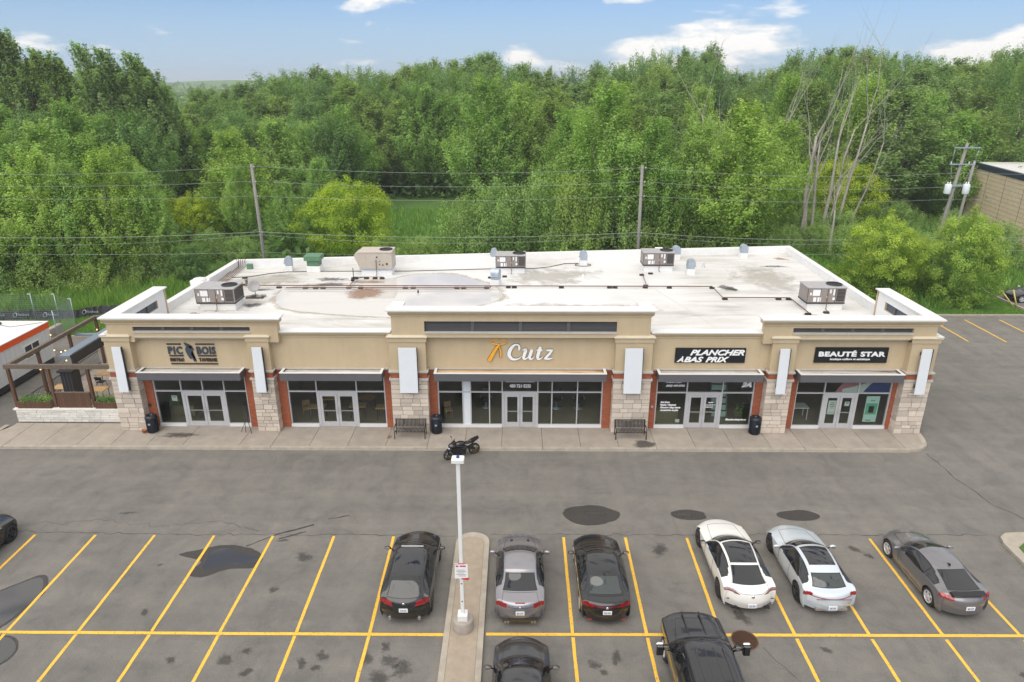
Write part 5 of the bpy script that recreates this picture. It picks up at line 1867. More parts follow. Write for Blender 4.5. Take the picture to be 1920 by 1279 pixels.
for (x0, x1, lab) in ((-27.85, -25.95, 'left brown timber planter on the terrace wall with grasses'), (-23.5, -21.75, 'right brown timber planter on the terrace wall with leafy plants')):
    t = thing('planter', lab, 'planter', ((x0 + x1) / 2, 34.5, .95))
    planks(t, x0, x1, 34.40, .955, 1.34)
    part('box', MB().box(x0, x1, 34.445, 34.8, .955, 1.33), M['wood2'], t)
    part('soil', MB().box(x0 + .04, x1 - .04, 34.5, 34.78, 1.331, 1.345), M['soil'], t)
t = thing('screen_panel', 'brown timber board panel in the middle of the terrace front', 'panel', (-24.7, 34.5, .95))
planks(t, -25.62, -23.72, 34.50, .955, 1.86)
part('top_rail', MB().box(-25.65, -23.7, 34.48, 34.56, 1.862, 1.92), M['wood2'], t)
t = thing('pergola', 'open brown timber pergola frame over the bistro terrace', 'pergola', (-25, 38.8, 0))
for (x, y, zb) in ((-28.0, 34.62, .95), (-25.8, 34.62, .95), (-23.62, 34.62, .95), (-28.05, 37.2, .1), (-28.05, 40.2, .1), (-28.05, 43.1, .1), (-24.8, 43.1, .1), (-21.6, 43.1, .1), (-21.6, 38.8, .1)):
    part('post', MB().bbox(x - .08, x + .08, y - .08, y + .08, zb, 3.28, .01), M['wood'], t)
part('beam', MB().box(-28.15, -21.7, 34.53, 34.72, 3.282, 3.52), M['wood2'], t)
part('beam', MB().box(-28.15, -27.95, 34.722, 43.2, 3.282, 3.5), M['wood2'], t)
part('beam', MB().box(-27.948, -21.45, 43.0, 43.2, 3.282, 3.5), M['wood2'], t)
part('beam', MB().box(-21.7, -21.5, 38.7, 42.998, 3.282, 3.5), M['wood2'], t)
t = thing('shade_canopy', 'folded blue-grey shade canopy running along the terrace', 'awning', (-26.4, 39.5, 2.8))
part('cassette', MB().prism_x([(36.9, 2.95), (36.9, 3.1), (37.2, 3.16), (43.0, 3.16), (43.0, 3.0), (37.2, 2.95)][::-1], -26.6, -26.0), M['louvre_b'], t)
part('fabric', MB().box(-26.0, -25.9, 36.95, 43.0, 2.55, 3.14), M['dark'], t)
part('cross_bar', MB().box(-27.94, -26.6, 40.55, 40.85, 3.0, 3.1), M['louvre_b'], t)
t = thing('patio_cabinet', 'tall dark metal cabinet standing on the terrace under the canopy', 'cabinet', (-26.2, 37.0, .1))
part('body', MB().bbox(-26.65, -25.9, 36.6, 37.3, .1, 2.2, .03), M['dark'], t)
for x in (-26.45, -26.25, -26.05):
    part('rib', MB().box(x, x + .03, 36.57, 36.6, .15, 2.15), M['louvre'], t)
part('top', MB().bbox(-26.75, -25.8, 36.5, 37.4, 2.2, 2.32, .03), M['rubber'], t)


def table_set(x, y, lab, w=1.2, d=.75, chairs=2, rz=0.0, zf=.1, grp='tables on the terrace'):
    t = thing('table', lab, 'table', (x, y, zf), rz, grp)
    n = 5
    for k in range(n):
        part('plank', MB().box(-w / 2, w / 2, -d / 2 + d * k / n + .003, -d / 2 + d * (k + 1) / n - .003, .72, .76), M['tabletop'], t, local=True)
    for sx in (-1, 1):
        for sy in (-1, 1):
            part('leg', MB().tube([(sx * (w / 2 - .08), sy * (d / 2 - .08), 0), (sx * (w / 2 - .08), sy * (d / 2 - .08), .72)], .02, 5), M['black'], t, local=True)


def chair(x, y, rz, lab, zf=.1):
    t = thing('chair', lab, 'chair', (x, y, zf), rz, 'black chairs on the terrace')
    part('seat', MB().bbox(-.21, .21, -.21, .21, .43, .46, .01), M['black'], t, local=True)
    part('backrest', MB().add([(-.2, .2, .62), (.2, .2, .62), (.22, .27, .86), (-.22, .27, .86), (-.2, .22, .62), (.2, .22, .62), (.22, .29, .86), (-.22, .29, .86)], [(0, 1, 2, 3), (7, 6, 5, 4), (0, 3, 7, 4), (1, 5, 6, 2), (3, 2, 6, 7), (0, 4, 5, 1)]), M['black'], t, local=True)
    for sx in (-1, 1):
        part('leg', MB().tube([(sx * .22, -.24, 0), (sx * .18, -.18, .43)], .014, 5), M['black'], t, local=True)
        part('leg', MB().tube([(sx * .22, .26, 0), (sx * .19, .19, .45), (sx * .2, .25, .86)], .014, 5), M['black'], t, local=True)


TBL = [(-27.2, 37.6, 'oak-topped table by the railing left of the dark cabinet', 1.3), (-25.0, 37.3, 'small oak-topped table right of the dark cabinet', .9), (-25.9, 39.7, 'oak-topped table under the folded canopy', 1.2),
       (-24.1, 39.3, 'pale oak-topped table in the middle of the terrace', 1.3), (-22.6, 36.4, 'oak-topped table beside the stone pillar', 1.3), (-25.0, 42.0, 'oak-topped table at the back of the terrace', 1.3)]
for x, y, lab, w in TBL:
    table_set(x, y, lab, w)
for x, y, rz, lab in ((-24.4, 38.6, PI, 'black chair in front of the pale table in the middle of the terrace'), (-23.8, 38.65, PI, 'second black chair in front of the pale middle table'), (-24.1, 40.0, 0, 'black chair behind the pale middle table'), (-25.9, 39.0, PI, 'black chair in front of the table under the canopy'),
                      (-25.0, 41.3, PI, 'black chair in front of the rearmost terrace table'), (-27.3, 36.9, PI, 'black chair by the table near the railing'), (-22.7, 37.2, 0, 'black chair behind the table beside the stone pillar'), (-25.2, 36.7, PI, 'black chair in front of the small table'), (-23.3, 35.7, PI / 2, 'black chair left of the table beside the stone pillar')):
    chair(x, y, rz, lab)
t = thing('railing', 'black iron railing along the outer side of the terrace', 'railing', (-28.2, 39.5, 0))
part('top_rail', MB().tube([(-28.25, 35.0, 1.05), (-28.25, 43.0, 1.05)], .022, 6), M['black'], t)
part('bottom_rail', MB().tube([(-28.25, 35.0, .2), (-28.25, 43.0, .2)], .018, 6), M['black'], t)
bmsh = MB().tube([(0, 0, .12), (0, 0, 1.14)], .011, 4).mesh('baluster', M['black'])
for k in range(62):
    link('baluster', bmsh, t, (-28.25 + 28.2, 35.05 + k * .128 - 39.5, 0))
t = thing('string_lights', 'string of warm bulbs hung under the pergola beams', 'string lights', (-27, 38, 3))
path = []
for k in range(25):
    u = k / 24
    path.append((-27.8 + 1.5 * math.sin(u * 7), 35 + 8 * u, 3.2 - .5 * abs(math.sin(u * PI * 3))))
part('cable', MB().tube(path, .008, 4), M['black'], t)
for k in range(0, 25, 2):
    p = path[k]
    part('bulb', MB().ball((p[0], p[1], p[2] - .06), .045, n=8, m=5), M['bulb'], t)

# ------------------------------------------------------------------ trailer, fence and banner behind the terrace
t = thing('site_trailer', 'white site trailer with an orange-red band under its roof edge', 'trailer', (-33.2, 37, 0))
part('body', MB().box(-37.4, -31.42, 31.0, 43.25, .55, 2.62), M['trailer'], t)
part('band', MB().box(-37.43, -31.38, 30.97, 43.28, 2.622, 3.0), M['orange'], t)
part('roof', MB().box(-37.46, -31.36, 30.94, 43.3, 3.002, 3.05), M['whitecap'], t)
part('skirt', MB().box(-37.3, -31.5, 31.1, 43.15, .12, .55), M['dark'], t)
for k in range(28):
    y = 31.2 + k * .43
    part('cladding_joint', MB().box(-31.42, -31.413, y, y + .02, .56, 2.62), M['alu'], t)
w = link('window', None, t)
w.location = (0, 0, 0)
part('frame', MB().box(-31.415, -31.37, 40.55, 42.05, 1.35, 1.42).box(-31.415, -31.37, 40.55, 42.05, 2.18, 2.25).box(-31.415, -31.37, 40.55, 40.62, 1.42, 2.18).box(-31.415, -31.37, 41.98, 42.05, 1.42, 2.18).box(-31.415, -31.37, 41.27, 41.33, 1.42, 2.18), M['alu_w'], w)
part('pane', MB().box(-31.412, -31.40, 40.62, 41.27, 1.42, 2.18), M['glassd'], w)
part('pane', MB().box(-31.412, -31.40, 41.33, 41.98, 1.42, 2.18), M['glassd'], w)
for y in (33, 36, 39, 42):
    part('wheel', MB().lathe([(.001, -.12), (.3, -.12), (.32, 0), (.3, .12), (.001, .12)], 16, (-31.9, y, .32), 'x'), M['rubber'], t)
mb = MB().tube([(-34.6 + .55 * math.cos(2 * PI * k / 20), 42.5 + .4 * math.sin(2 * PI * k / 20), 3.1) for k in range(20)], .05, 6, closed=True)
single('cable_coil', mb, M['wirebl'], 'black cable coiled on the roof of the site trailer', 'cable', None, (-34.6, 42.5, 3.1))
single('roof_cable', MB().tube([(-34.0, 42.4, 3.08), (-33, 42.0, 3.08), (-31.5, 42.9, 3.08)], .015, 4), M['wirebl'], 'thin black cable running from the coil to the trailer corner', 'cable', None, (-33, 42, 3.08))
single('concrete_block', MB().bbox(-35.0, -34.6, 47.0, 49.2, 0, .85, .04), M['ped'], 'grey concrete barrier block behind the site trailer', 'barrier', None, (-34.8, 48, 0))

FN = thing('temporary_fence', 'grey wire mesh temporary fence behind the site trailer', 'fence', (-38, 51.5, 0))
FP = [(-45.0, 52.4), (-41.6, 52.3), (-38.7, 52.1), (-36.8, 52.1), (-34.75, 50.9), (-34.2, 47.8)]
for i, (x, y) in enumerate(FP):
    part('post', MB().tube([(x, y, 0), (x + .02, y, 2.3)], .03, 6), M['steel'], FN)
    if 1 < i < 5:
        part('clamp', MB().bbox(x - .2, x + .02, y - .04, y + .04, 2.2, 2.3, .01), M['steel'], FN)
for (x0, y0), (x1, y1) in zip(FP, FP[1:]):
    mb = MB()
    L_ = math.hypot(x1 - x0, y1 - y0)
    for z in [.1 + .16 * k for k in range(14)]:
        mb.tube([(x0, y0, z), (x1, y1, z)], .006, 3, cap=False)
    n = int(L_ / .14)
    for k in range(1, n):
        u = k / n
        mb.tube([(x0 + (x1 - x0) * u, y0 + (y1 - y0) * u, .1), (x0 + (x1 - x0) * u, y0 + (y1 - y0) * u, 2.2)], .004, 3, cap=False)
    part('mesh_panel', mb, M['steel'], FN, kind='stuff')
BN = thing('silt_fence', 'long black silt fence banner with faint white ring marks along the grass edge', 'fence', (-38, 52.8, 0))
BP = [(-47, 52.3), (-41.5, 52.5), (-39.5, 52.7), (-37.3, 52.65), (-35.9, 53.0), (-34.9, 53.9), (-33.6, 54.0), (-31.5, 54.0), (-29, 54.3)]
vs = []
r = random.Random(2)
pp = []
for (x0, y0), (x1, y1) in zip(BP, BP[1:]):
    n = 8
    for k in range(n):
        pp.append((x0 + (x1 - x0) * k / n, y0 + (y1 - y0) * k / n + r.gauss(0, .03)))
mb = MB()
for x, y in pp:
    vs += [(x, y - .12, -.02), (x, y + .02 + r.gauss(0, .02), .35), (x, y + .15, .66 + r.gauss(0, .05)), (x, y + .16, .0)]
mb.add(vs, [(4 * i + k, 4 * i + 4 + k, 4 * i + 5 + k, 4 * i + 1 + k) for i in range(len(pp) - 1) for k in range(3)])
part('fabric', mb, M['banner'], BN)
for cx, cy in ((-40.6, 52.55), (-38.2, 52.62), (-35.45, 53.35), (-33.0, 54.0), (-42.5, 52.4)):
    mb = MB()
    mb.tube([(cx + .16 * math.cos(2 * PI * k / 12), cy - .08 + .1 * math.sin(2 * PI * k / 12), .38 + .15 * math.sin(2 * PI * k / 12)) for k in range(12)], .02, 4, closed=True)
    for k in range(7):
        mb.box(cx + .28 + k * .13, cx + .36 + k * .13, cy - .08, cy - .07, .33, .33 + (.12 if k % 3 else .17))
    part('logo', mb, M['steel'], BN)

# ------------------------------------------------------------------ utility poles and lines
def upole(x, y, h, lean, lab, r=.16):
    t = thing('utility_pole', lab, 'utility pole', (x, y, 0), 0, None)
    part('shaft', MB().tube([(0, 0, -.1), (lean[0] * .5, lean[1] * .5, h / 2), (lean[0], lean[1], h)], [r, r * .86, r * .72], 12), M['pole'], t, local=True)
    return t


PL = upole(-21.65, 57.5, 11.75, (-.1, 0), 'plain wooden utility pole behind the left part of the roof')
PR = upole(10.3, 57.5, 11.65, (-.15, 0), 'plain wooden utility pole behind the right part of the roof')
PF = upole(-56.5, 57.5, 11.5, (0, 0), 'plain wooden utility pole farther left in the woods')
PT = upole(37.7, 62, 13.1, (1.2, 0), 'leaning wooden pole with crossarms and two white transformers', .17)
PS = upole(40.6, 64, 11.4, (.55, 0), 'plain leaning wooden pole beside the transformer pole', .15)
for P_, zs in ((PL, (11.5, 10.3, 9.1, 6.1)), (PR, (11.45, 10.3, 9.15, 6.1))):
    for z in zs:
        part('insulator', MB().lathe([(.001, 0), (.05, .01), (.05, .05), (.03, .06), (.05, .08), (.001, .12)], 8, (.12, -.12, z)), M['whitecap'], P_, local=True)


def off(z):
    return 1.2 * z / 13.1


for z, w_ in ((12.7, 1.15), (11.3, 1.1)):
    part('crossarm', MB().box(off(z) - w_, off(z) + w_, -.26, -.16, z - .05, z + .05), M['steel'], PT, local=True)
for sx in (-1, 1):
    part('strut', MB().tube([(off(12.7) + sx * 1.05, -.2, 12.7), (off(11.3) + sx * .95, -.2, 11.3)], .02, 5), M['steel'], PT, local=True)
    part('strut', MB().tube([(off(11.3) + sx * .95, -.2, 11.3), (off(8.9) + sx * .3, -.3, 8.6)], .015, 5), M['wire'], PT, local=True)
for dx in (-1.0, .55, 1.0):
    part('insulator', MB().lathe([(.04, 0), (.06, .05), (.03, .08), (.06, .12), (.03, .16), (.001, .2)], 8, (off(11.3) + dx, -.2, 11.35)), M['whitecap'], PT, local=True)
for dx in (-.75, .85):
    tr = link('transformer', None, PT, (off(9.6) + dx, -.35, 9.2))
    part('can', MB().lathe([(.26, -.4), (.28, -.36), (.28, .36), (.24, .42), (.001, .43)], 18), M['panel'], tr, local=True)
    part('bushing', MB().lathe([(.05, .42), (.05, .6), (.001, .62)], 8, (-.1, 0, 0)).lathe([(.05, .42), (.05, .6), (.001, .62)], 8, (.1, 0, 0)), M['whitecap'], tr, local=True)
part('bracket', MB().box(off(9.4) - .6, off(9.4) + .7, -.2, -.12, 9.4, 9.55), M['steel'], PT, local=True)
part('ground_wire', MB().tube([(.35, -.17, 0), (.6, -.17, 5), (.9, -.18, 8.6)], .014, 4).tube([(1.0, -.3, 2.5), (1.0, -.3, 7.5)], .012, 4), M['wire'], PT, local=True)


def span(p, q, sag, r=.018, m='wire', name='power_line', lab='', n=18):
    pts = []
    for k in range(n + 1):
        u = k / n
        pts.append((p[0] + (q[0] - p[0]) * u, p[1] + (q[1] - p[1]) * u, p[2] + (q[2] - p[2]) * u - sag * 4 * u * (1 - u)))
    return pts


WI = [  # left far, left, right, transformer pole heights, sag, label
    (11.2, 11.6, 11.5, 10.6, .5, 'topmost grey power line across the view'),
    (10.4, 10.4, 10.4, 9.4, .45, 'second power line from the top'),
    (9.4, 9.2, 9.25, 8.3, .4, 'third power line from the top'),
    (6.0, 6.2, 6.2, 4.9, .45, 'thick lower cable below the three power lines'),
    (5.5, 5.95, 5.95, 4.85, .7, 'lower cable sagging just under the thick one'),
    (4.6, 4.45, 4.6, 3.6, .3, 'lowest thin cable just above the roof edge'),
]
for i, (a, b_, c, d, sg, lab) in enumerate(WI):
    xs = ((-56.5, 57.3), (-21.7, 57.3), (10.2, 57.3), (37.7 + off(d), 61.8))
    pts = []
    hs = (a, b_, c, d)
    for k in range(3):
        s_ = span((*xs[k], hs[k]), (*xs[k + 1], hs[k + 1]), sg)
        pts += s_ if not pts else s_[1:]
    pts += span(pts[-1], (75, 66, d + .2), sg)[1:]
    single('power_line', MB().tube(pts, .020 if i == 3 else .012, 5), M['wire'], lab, 'power line', 'overhead lines behind the building', (0, 57.3, a))
single('splice_box', MB().box(7.9, 8.8, 57.2, 57.4, 4.2, 4.34), M['steel'], 'small grey splice box hung on the lowest cable near the right pole', 'cable box', None, (8.3, 57.3, 4.3))

# ------------------------------------------------------------------ tan block building at the right
t = thing('warehouse', 'tan block building with a dark navy fascia and white roof at the right edge', 'building', (56, 88, 0))
poly = [(60.5, 94), (57.0, 75.5), (96, 70), (99, 92)]
part('wall', MB().prism(poly, 0, 7.45), M['tanblock'], t)
cx, cy = 78, 83
big = [(cx + (x - cx) * 1.006, cy + (y - cy) * 1.006) for x, y in poly]
part('fascia', MB().prism(big, 7.452, 8.1), M['navy'], t)
part('roof', MB().prism([(cx + (x - cx) * .985, cy + (y - cy) * .985) for x, y in poly], 8.0, 8.13), M['roof'], t)
for k in range(15):
    z = .5 * k + .4
    part('course_line', MB().add([(60.485, 93.99, z), (56.985, 75.5, z), (56.985, 75.5, z + .03), (60.485, 93.99, z + .03)], [(0, 1, 2, 3)]), M['mortar'], t)
for u in (.25, .5, .75):
    x, y = 60.5 - 3.5 * u, 94 - 18.5 * u
    part('control_joint', MB().box(x - .03, x + .03, y - .03, y + .02, 0, 7.44), M['mortar'], t)

# bollards at the right
for (x, y, dx, lab) in ((42.45, 56.35, -1.35, 'left leaning yellow bollard by the right kerb'), (42.75, 56.45, -.6, 'right leaning yellow bollard by the right kerb')):
    t = thing('bollard', lab, 'bollard', (x, y, 0), 0, 'yellow bollards by the right kerb')
    part('post', MB().tube([(0, 0, -.05), (dx, .1, 1.45)], .055, 10), M['yellowpost'], t, local=True)
    part('cap', MB().ball((dx, .1, 1.45), .056, n=10, m=6), M['yellowpost'], t, local=True)

# a few things seen through the shop windows
for x, y, lab in ((-11.25, 34.95, 'light wooden table close behind the left pane of the second shopfront'), (-9.0, 35.15, 'light wooden table behind the doors of the second shopfront'), (-7.45, 34.95, 'light wooden table close behind the right pane of the second shopfront'), (-10.7, 36.1, 'farther wooden table behind the left door of the second shopfront'), (-8.7, 36.2, 'farther wooden table behind the right pane of the second shopfront')):
    table_set(x, y, lab, .95, .6, zf=.14, grp='tables inside the second shopfront')
for x, y, lab in ((-12.0, 35.3, 'light wooden chair behind the left pane of the second shopfront'), (-3.9, 35.2, 'light wooden chair at the left end of the barber shop'),):
    t = thing('chair', lab, 'chair', (x, y, .14), .4)
    part('seat', MB().bbox(-.2, .2, -.2, .2, .43, .47, .01), M['tabletop'], t, local=True)
    part('backrest', MB().box(-.2, .2, .17, .2, .55, .88), M['tabletop'], t, local=True)
    for sx in (-1, 1):
        for sy in (-1, 1):
            part('leg', MB().tube([(sx * .18, sy * .18, 0), (sx * .18, sy * .18, .43 if sy < 0 else .88)], .016, 5), M['tabletop'], t, local=True)
single('counter', MB().bbox(-19.6, -18.4, 35.2, 36.2, .14, .75, .03), M['int_olive'], 'low olive counter inside the bistro window', 'counter', None, (-19, 35.7, .14))
single('counter', MB().bbox(7.7, 9.0, 34.6, 35.6, .14, .85, .03), M['int_olive'], 'olive display counter inside the flooring shop window', 'counter', None, (8.3, 35.1, .14))
t = thing('sample_rack', 'leaning rack of pale green flooring samples inside the flooring shop', 'display rack', (11.3, 35.4, .14))
for k in range(6):
    part('sample', MB().box(11.05, 11.85, 35.2 + k * .12, 35.23 + k * .12, .2 + k * .36, .52 + k * .36), M['poster'], t)
part('frame', MB().tube([(11.0, 35.1, .14), (11.0, 35.9, 2.5)], .02, 5).tube([(11.9, 35.1, .14), (11.9, 35.9, 2.5)], .02, 5), M['steel'], t)
t = thing('desk', 'white desk inside the left window of the beauty shop', 'desk', (15.8, 35.2, .14))
part('top', MB().box(15.2, 16.4, 34.9, 35.6, .86, .9), M['white'], t)
for x in (15.25, 16.32):
    for y in (34.95, 35.5):
        part('leg', MB().box(x, x + .04, y, y + .04, .14, .86), M['white'], t)
t = thing('shelf_unit', 'tall shelf of small goods inside the beauty shop', 'shelf', (15.9, 37.5, .14))
for k in range(6):
    part('shelf', MB().box(15.2, 16.6, 37.4, 37.8, .4 + k * .4, .43 + k * .4), M['white'], t)
r = random.Random(5)
for k in range(5):
    for j in range(6):
        part('package', MB().box(15.25 + j * .22, 15.4 + j * .22, 37.45, 37.6, .432 + k * .4, .43 + k * .4 + r.uniform(.15, .3)), M[r.choice(['pink', 'paper', 'postergreen', 'signslate'])], t)
for x, y in ((-1.8, 36.5), (2.3, 36.4), (3.6, 36.4)):
    t = thing('barber_chair', 'black barber chair seen through the barber shop window', 'barber chair', (x, y, .14), 0, 'barber chairs inside the shop')
    part('base', MB().lathe([(.3, 0), (.3, .04), (.06, .07), (.06, .42), (.001, .42)], 14), M['steel'], t, local=True)
    part('seat', MB().bbox(-.28, .28, -.28, .28, .42, .56, .04), M['rubber'], t, local=True)
    part('backrest', MB().bbox(-.25, .25, .22, .34, .56, 1.15, .04), M['rubber'], t, local=True)
    for s in (-1, 1):
        part('armrest', MB().bbox(s * .31 - .04, s * .31 + .04, -.25, .25, .68, .76, .02), M['steel'], t, local=True)

# ------------------------------------------------------------------ vegetation


def crown_points(kind, H, Rr, nclump, r):
    """clump centres, radii, tint for one crown"""
    out = []
    base = {'poplar': .16, 'windpoplar': .22, 'aspen': .10, 'maple': .08, 'bright': .05, 'shrub': .0, 'yellowtip': .03, 'willow': .12}[kind]
    ph = r.uniform(0, 6.28, 6)
    k = 0
    while len(out) < nclump and k < nclump * 8:
        k += 1
        u = r.uniform(0, 1)
        z = base + (1 - base) * u
        if kind in ('poplar', 'windpoplar', 'aspen', 'willow'):
            prof = (math.sin(min(1, (u + .05) / .45) * PI / 2)) * (1 - max(0, u - .45) / .62) ** .8
        elif kind in ('bright', 'yellowtip'):
            prof = math.sqrt(max(0, 1 - (2 * (u - .40) / 1.25) ** 2))
        elif kind == 'shrub':
            prof = math.sqrt(max(0, 1 - u ** 2 * .98))
        else:
            prof = math.sqrt(max(0, 1 - (2 * (u - .45) / 1.15) ** 2))
        th = r.uniform(0, 2 * PI)
        lob = 1 + .16 * math.sin(3 * th + ph[0] + 3 * u) + .12 * math.sin(5 * th + ph[1] - 5 * u) + .12 * math.sin(9 * u + ph[2] + th)
        rad = Rr * prof * lob
        if r.uniform() > .25 + .75 * prof:
            continue
        q = r.uniform(0, 1) ** .42
        x, y = rad * q * math.cos(th), rad * q * math.sin(th)
        cr_ = Rr * .125 * r.uniform(.55, 1.4)
        out.append((x, y, z * H, cr_, u, q))
    # ragged leader shoots
    nsh = {'poplar': 9, 'windpoplar': 8, 'aspen': 7, 'maple': 5, 'willow': 6}.get(kind, 10)
    for j in range(nsh):
        th, q = r.uniform(0, 2 * PI), r.uniform(0, .55)
        hb = H * r.uniform(.84, 1.0) if kind in ('poplar', 'windpoplar', 'aspen') else H * (1 - .35 * q) * r.uniform(.9, 1.04)
        for m_ in range(3):
            out.append((Rr * q * math.cos(th) * .6, Rr * q * math.sin(th) * .6, hb + (m_ - 1.2) * Rr * .16, Rr * .085, 1.0, .9))
    return out


def make_crown(kind, H, Rr, nclump, nleaf, ls, seed, lean=0.0):
    r = np.random.default_rng(seed)
    P = np.array(crown_points(kind, H, Rr, nclump, r))
    wts = P[:, 3] ** 2 * (.35 + P[:, 5])
    idx = r.choice(len(P), nleaf, p=wts / wts.sum())
    c = P[idx]
    d = r.normal(0, 1, (nleaf, 3))
    d /= np.linalg.norm(d, axis=1, keepdims=True)
    rad = c[:, 3:4] * (r.uniform(0, 1, (nleaf, 1)) ** .4) * 1.15
    stretch = np.array([1.0, 1.0, 1.7 if kind in ('poplar', 'windpoplar', 'aspen') else .8])
    pos = c[:, :3] + d * rad * stretch
    if kind in ('poplar', 'windpoplar', 'aspen', 'maple', 'shrub', 'willow'):
        ax = c[:, :3] * np.array([1, 1, 0])
        ax /= np.linalg.norm(ax, axis=1, keepdims=True) + 1e-6
        ax = ax * .45 + np.array([0, 0, 1.0]) + (c[:, 3:4] * 37 % 1 - .5) * .5
        ax /= np.linalg.norm(ax, axis=1, keepdims=True)
        loose = np.where(r.uniform(0, 1, (nleaf, 1)) < .34, 2.1, 1.0)
        rad = rad * loose
        along = r.uniform(-1, 1, (nleaf, 1)) * c[:, 3:4] * 1.9
        pos = c[:, :3] + ax * along + d * rad * .62 * (1.15 - .35 * (along / c[:, 3:4] + 1.9) / 3.8)
    if kind == 'willow':
        pos[:, 2] -= r.uniform(0, 1, nleaf) ** 2 * 2.0
    if lean:
        pos[:, 0] -= lean * H * np.clip(pos[:, 2] / H, 0, 1.1) ** 2.2
    outd = pos.copy()
    outd[:, 2] = (pos[:, 2] - H * .45) * .6
    outd /= np.linalg.norm(outd, axis=1, keepdims=True) + 1e-6
    nrm = d * .45 + outd * .5 + np.array([0, -.12, .7]) + r.normal(0, .42, (nleaf, 3))
    nrm /= np.linalg.norm(nrm, axis=1, keepdims=True)
    a = np.cross(nrm, r.normal(0, 1, (nleaf, 3)))
    a /= np.linalg.norm(a, axis=1, keepdims=True)
    b = np.cross(nrm, a)
    s = ls * r.uniform(.55, 1.35, (nleaf, 1))
    v = np.empty((nleaf, 4, 3))
    v[:, 0] = pos - a * s
    v[:, 1] = pos - b * s * .62
    v[:, 2] = pos + a * s
    v[:, 3] = pos + b * s * .62
    me = bpy.data.meshes.new('crown')
    me.vertices.add(nleaf * 4)
    me.vertices.foreach_set('co', v.reshape(-1))
    me.loops.add(nleaf * 4)
    me.loops.foreach_set('vertex_index', np.arange(nleaf * 4))
    me.polygons.add(nleaf)
    me.polygons.foreach_set('loop_start', np.arange(0, nleaf * 4, 4))
    me.polygons.foreach_set('loop_total', np.full(nleaf, 4))
    me.update()
    # species colour: young tips at the outside are yellower; clumps vary
    ctint = r.uniform(0, 1, len(P))
    tip = np.clip((c[:, 5] - .55) * 1.3 + (c[:, 4] - .4) * .5 + r.normal(0, .16, nleaf), 0, 1)
    if kind in ('bright', 'yellowtip'):
        tip = np.clip(tip * 1.2, 0, 1)
    col = np.zeros((nleaf, 4), dtype=np.float32)
    col[:, 0] = tip
    col[:, 1] = np.clip(ctint[idx] * .6 + r.uniform(0, 1, nleaf) * .4, 0, 1)
    col[:, 3] = 1
    at = me.color_attributes.new('tint', 'FLOAT_COLOR', 'CORNER')
    at.data.foreach_set('color', np.repeat(col, 4, axis=0).reshape(-1))
    me.materials.append(M['poplar' if kind in ('windpoplar', 'willow') else kind])
    return me, P


def make_trunk(kind, H, Rr, P, seed, lean=0.0):
    r = random.Random(seed)
    mb = MB()
    top = H * (.9 if kind in ('poplar', 'windpoplar', 'aspen', 'willow') else .7)

    def bend(x, y, z):
        return (x - lean * H * max(0, z / H) ** 2.2, y, z)
    r0 = {'poplar': .26, 'windpoplar': .24, 'aspen': .15, 'maple': .2, 'bright': .14, 'shrub': .05, 'yellowtip': .12, 'willow': .3}[kind]
    if kind == 'shrub':
        for k in range(7):
            a = r.uniform(0, 6.28)
            mb.tube([(0, 0, -.1), (Rr * .3 * math.cos(a), Rr * .3 * math.sin(a), H * .4), (Rr * .55 * math.cos(a), Rr * .55 * math.sin(a), H * .8)], [.05, .035, .012], 5)
        return mb
    w = [r.uniform(-.25, .25) for _ in range(4)]
    tr = [bend(0, 0, -.2), bend(w[0] * .5, w[1] * .5, top * .33), bend(w[0], w[1], top * .66), bend(w[2], w[3], top)]
    mb.tube(tr, [r0, r0 * .75, r0 * .45, r0 * .12], 8)
    sel = [P[i] for i in np.random.default_rng(seed).choice(len(P), 20)]
    for c in sel:
        zb = max(H * .12, c[2] * (.55 if kind in ('poplar', 'windpoplar', 'aspen', 'willow') else .5))
        f = zb / top
        s = bend(w[0] * f, w[1] * f, zb)
        e = bend(c[0], c[1], c[2])
        m_ = ((s[0] + e[0]) / 2, (s[1] + e[1]) / 2, (s[2] + e[2]) / 2 + (.0 if kind == 'maple' else -.05 * H))
        q = r0 * .38 * (1 - f * .6)
        mb.tube([s, m_, e], [q, q * .6, .02], 5)
    return mb


PROTO = {}
SPEC = {  # kind: (height, radius, clumps, leaves, leaf size, variants)
    'poplar': (20, 4.2, 330, 30000, .150, 4),
    'windpoplar': (20, 3.1, 170, 17000, .165, 3),
    'aspen': (13, 3.6, 380, 36000, .100, 4),
    'maple': (14, 4.5, 380, 30000, .130, 3),
    'bright': (7.5, 4.9, 420, 42000, .085, 2),
    'shrub': (4, 3.4, 220, 17000, .078, 3),
    'yellowtip': (7.5, 4.3, 420, 44000, .080, 2),
    'willow': (21, 6.0, 320, 30000, .13, 1),
}
for kd, (H, Rr, nc, nl, ls, nv) in SPEC.items():
    PROTO[kd] = []
    for v_ in range(nv):
        ln = {'windpoplar': .12 + .04 * v_, 'poplar': .02 * v_}.get(kd, 0)
        me, P = make_crown(kd, H, Rr, nc, nl, ls, 1000 + 17 * v_ + len(kd) * 91, ln)
        tk = make_trunk(kd, H, Rr, P, 50 + v_, ln).mesh('trunk', M['barkpale' if kd in ('aspen', 'poplar') else 'bark'])
        PROTO[kd].append((me, tk))

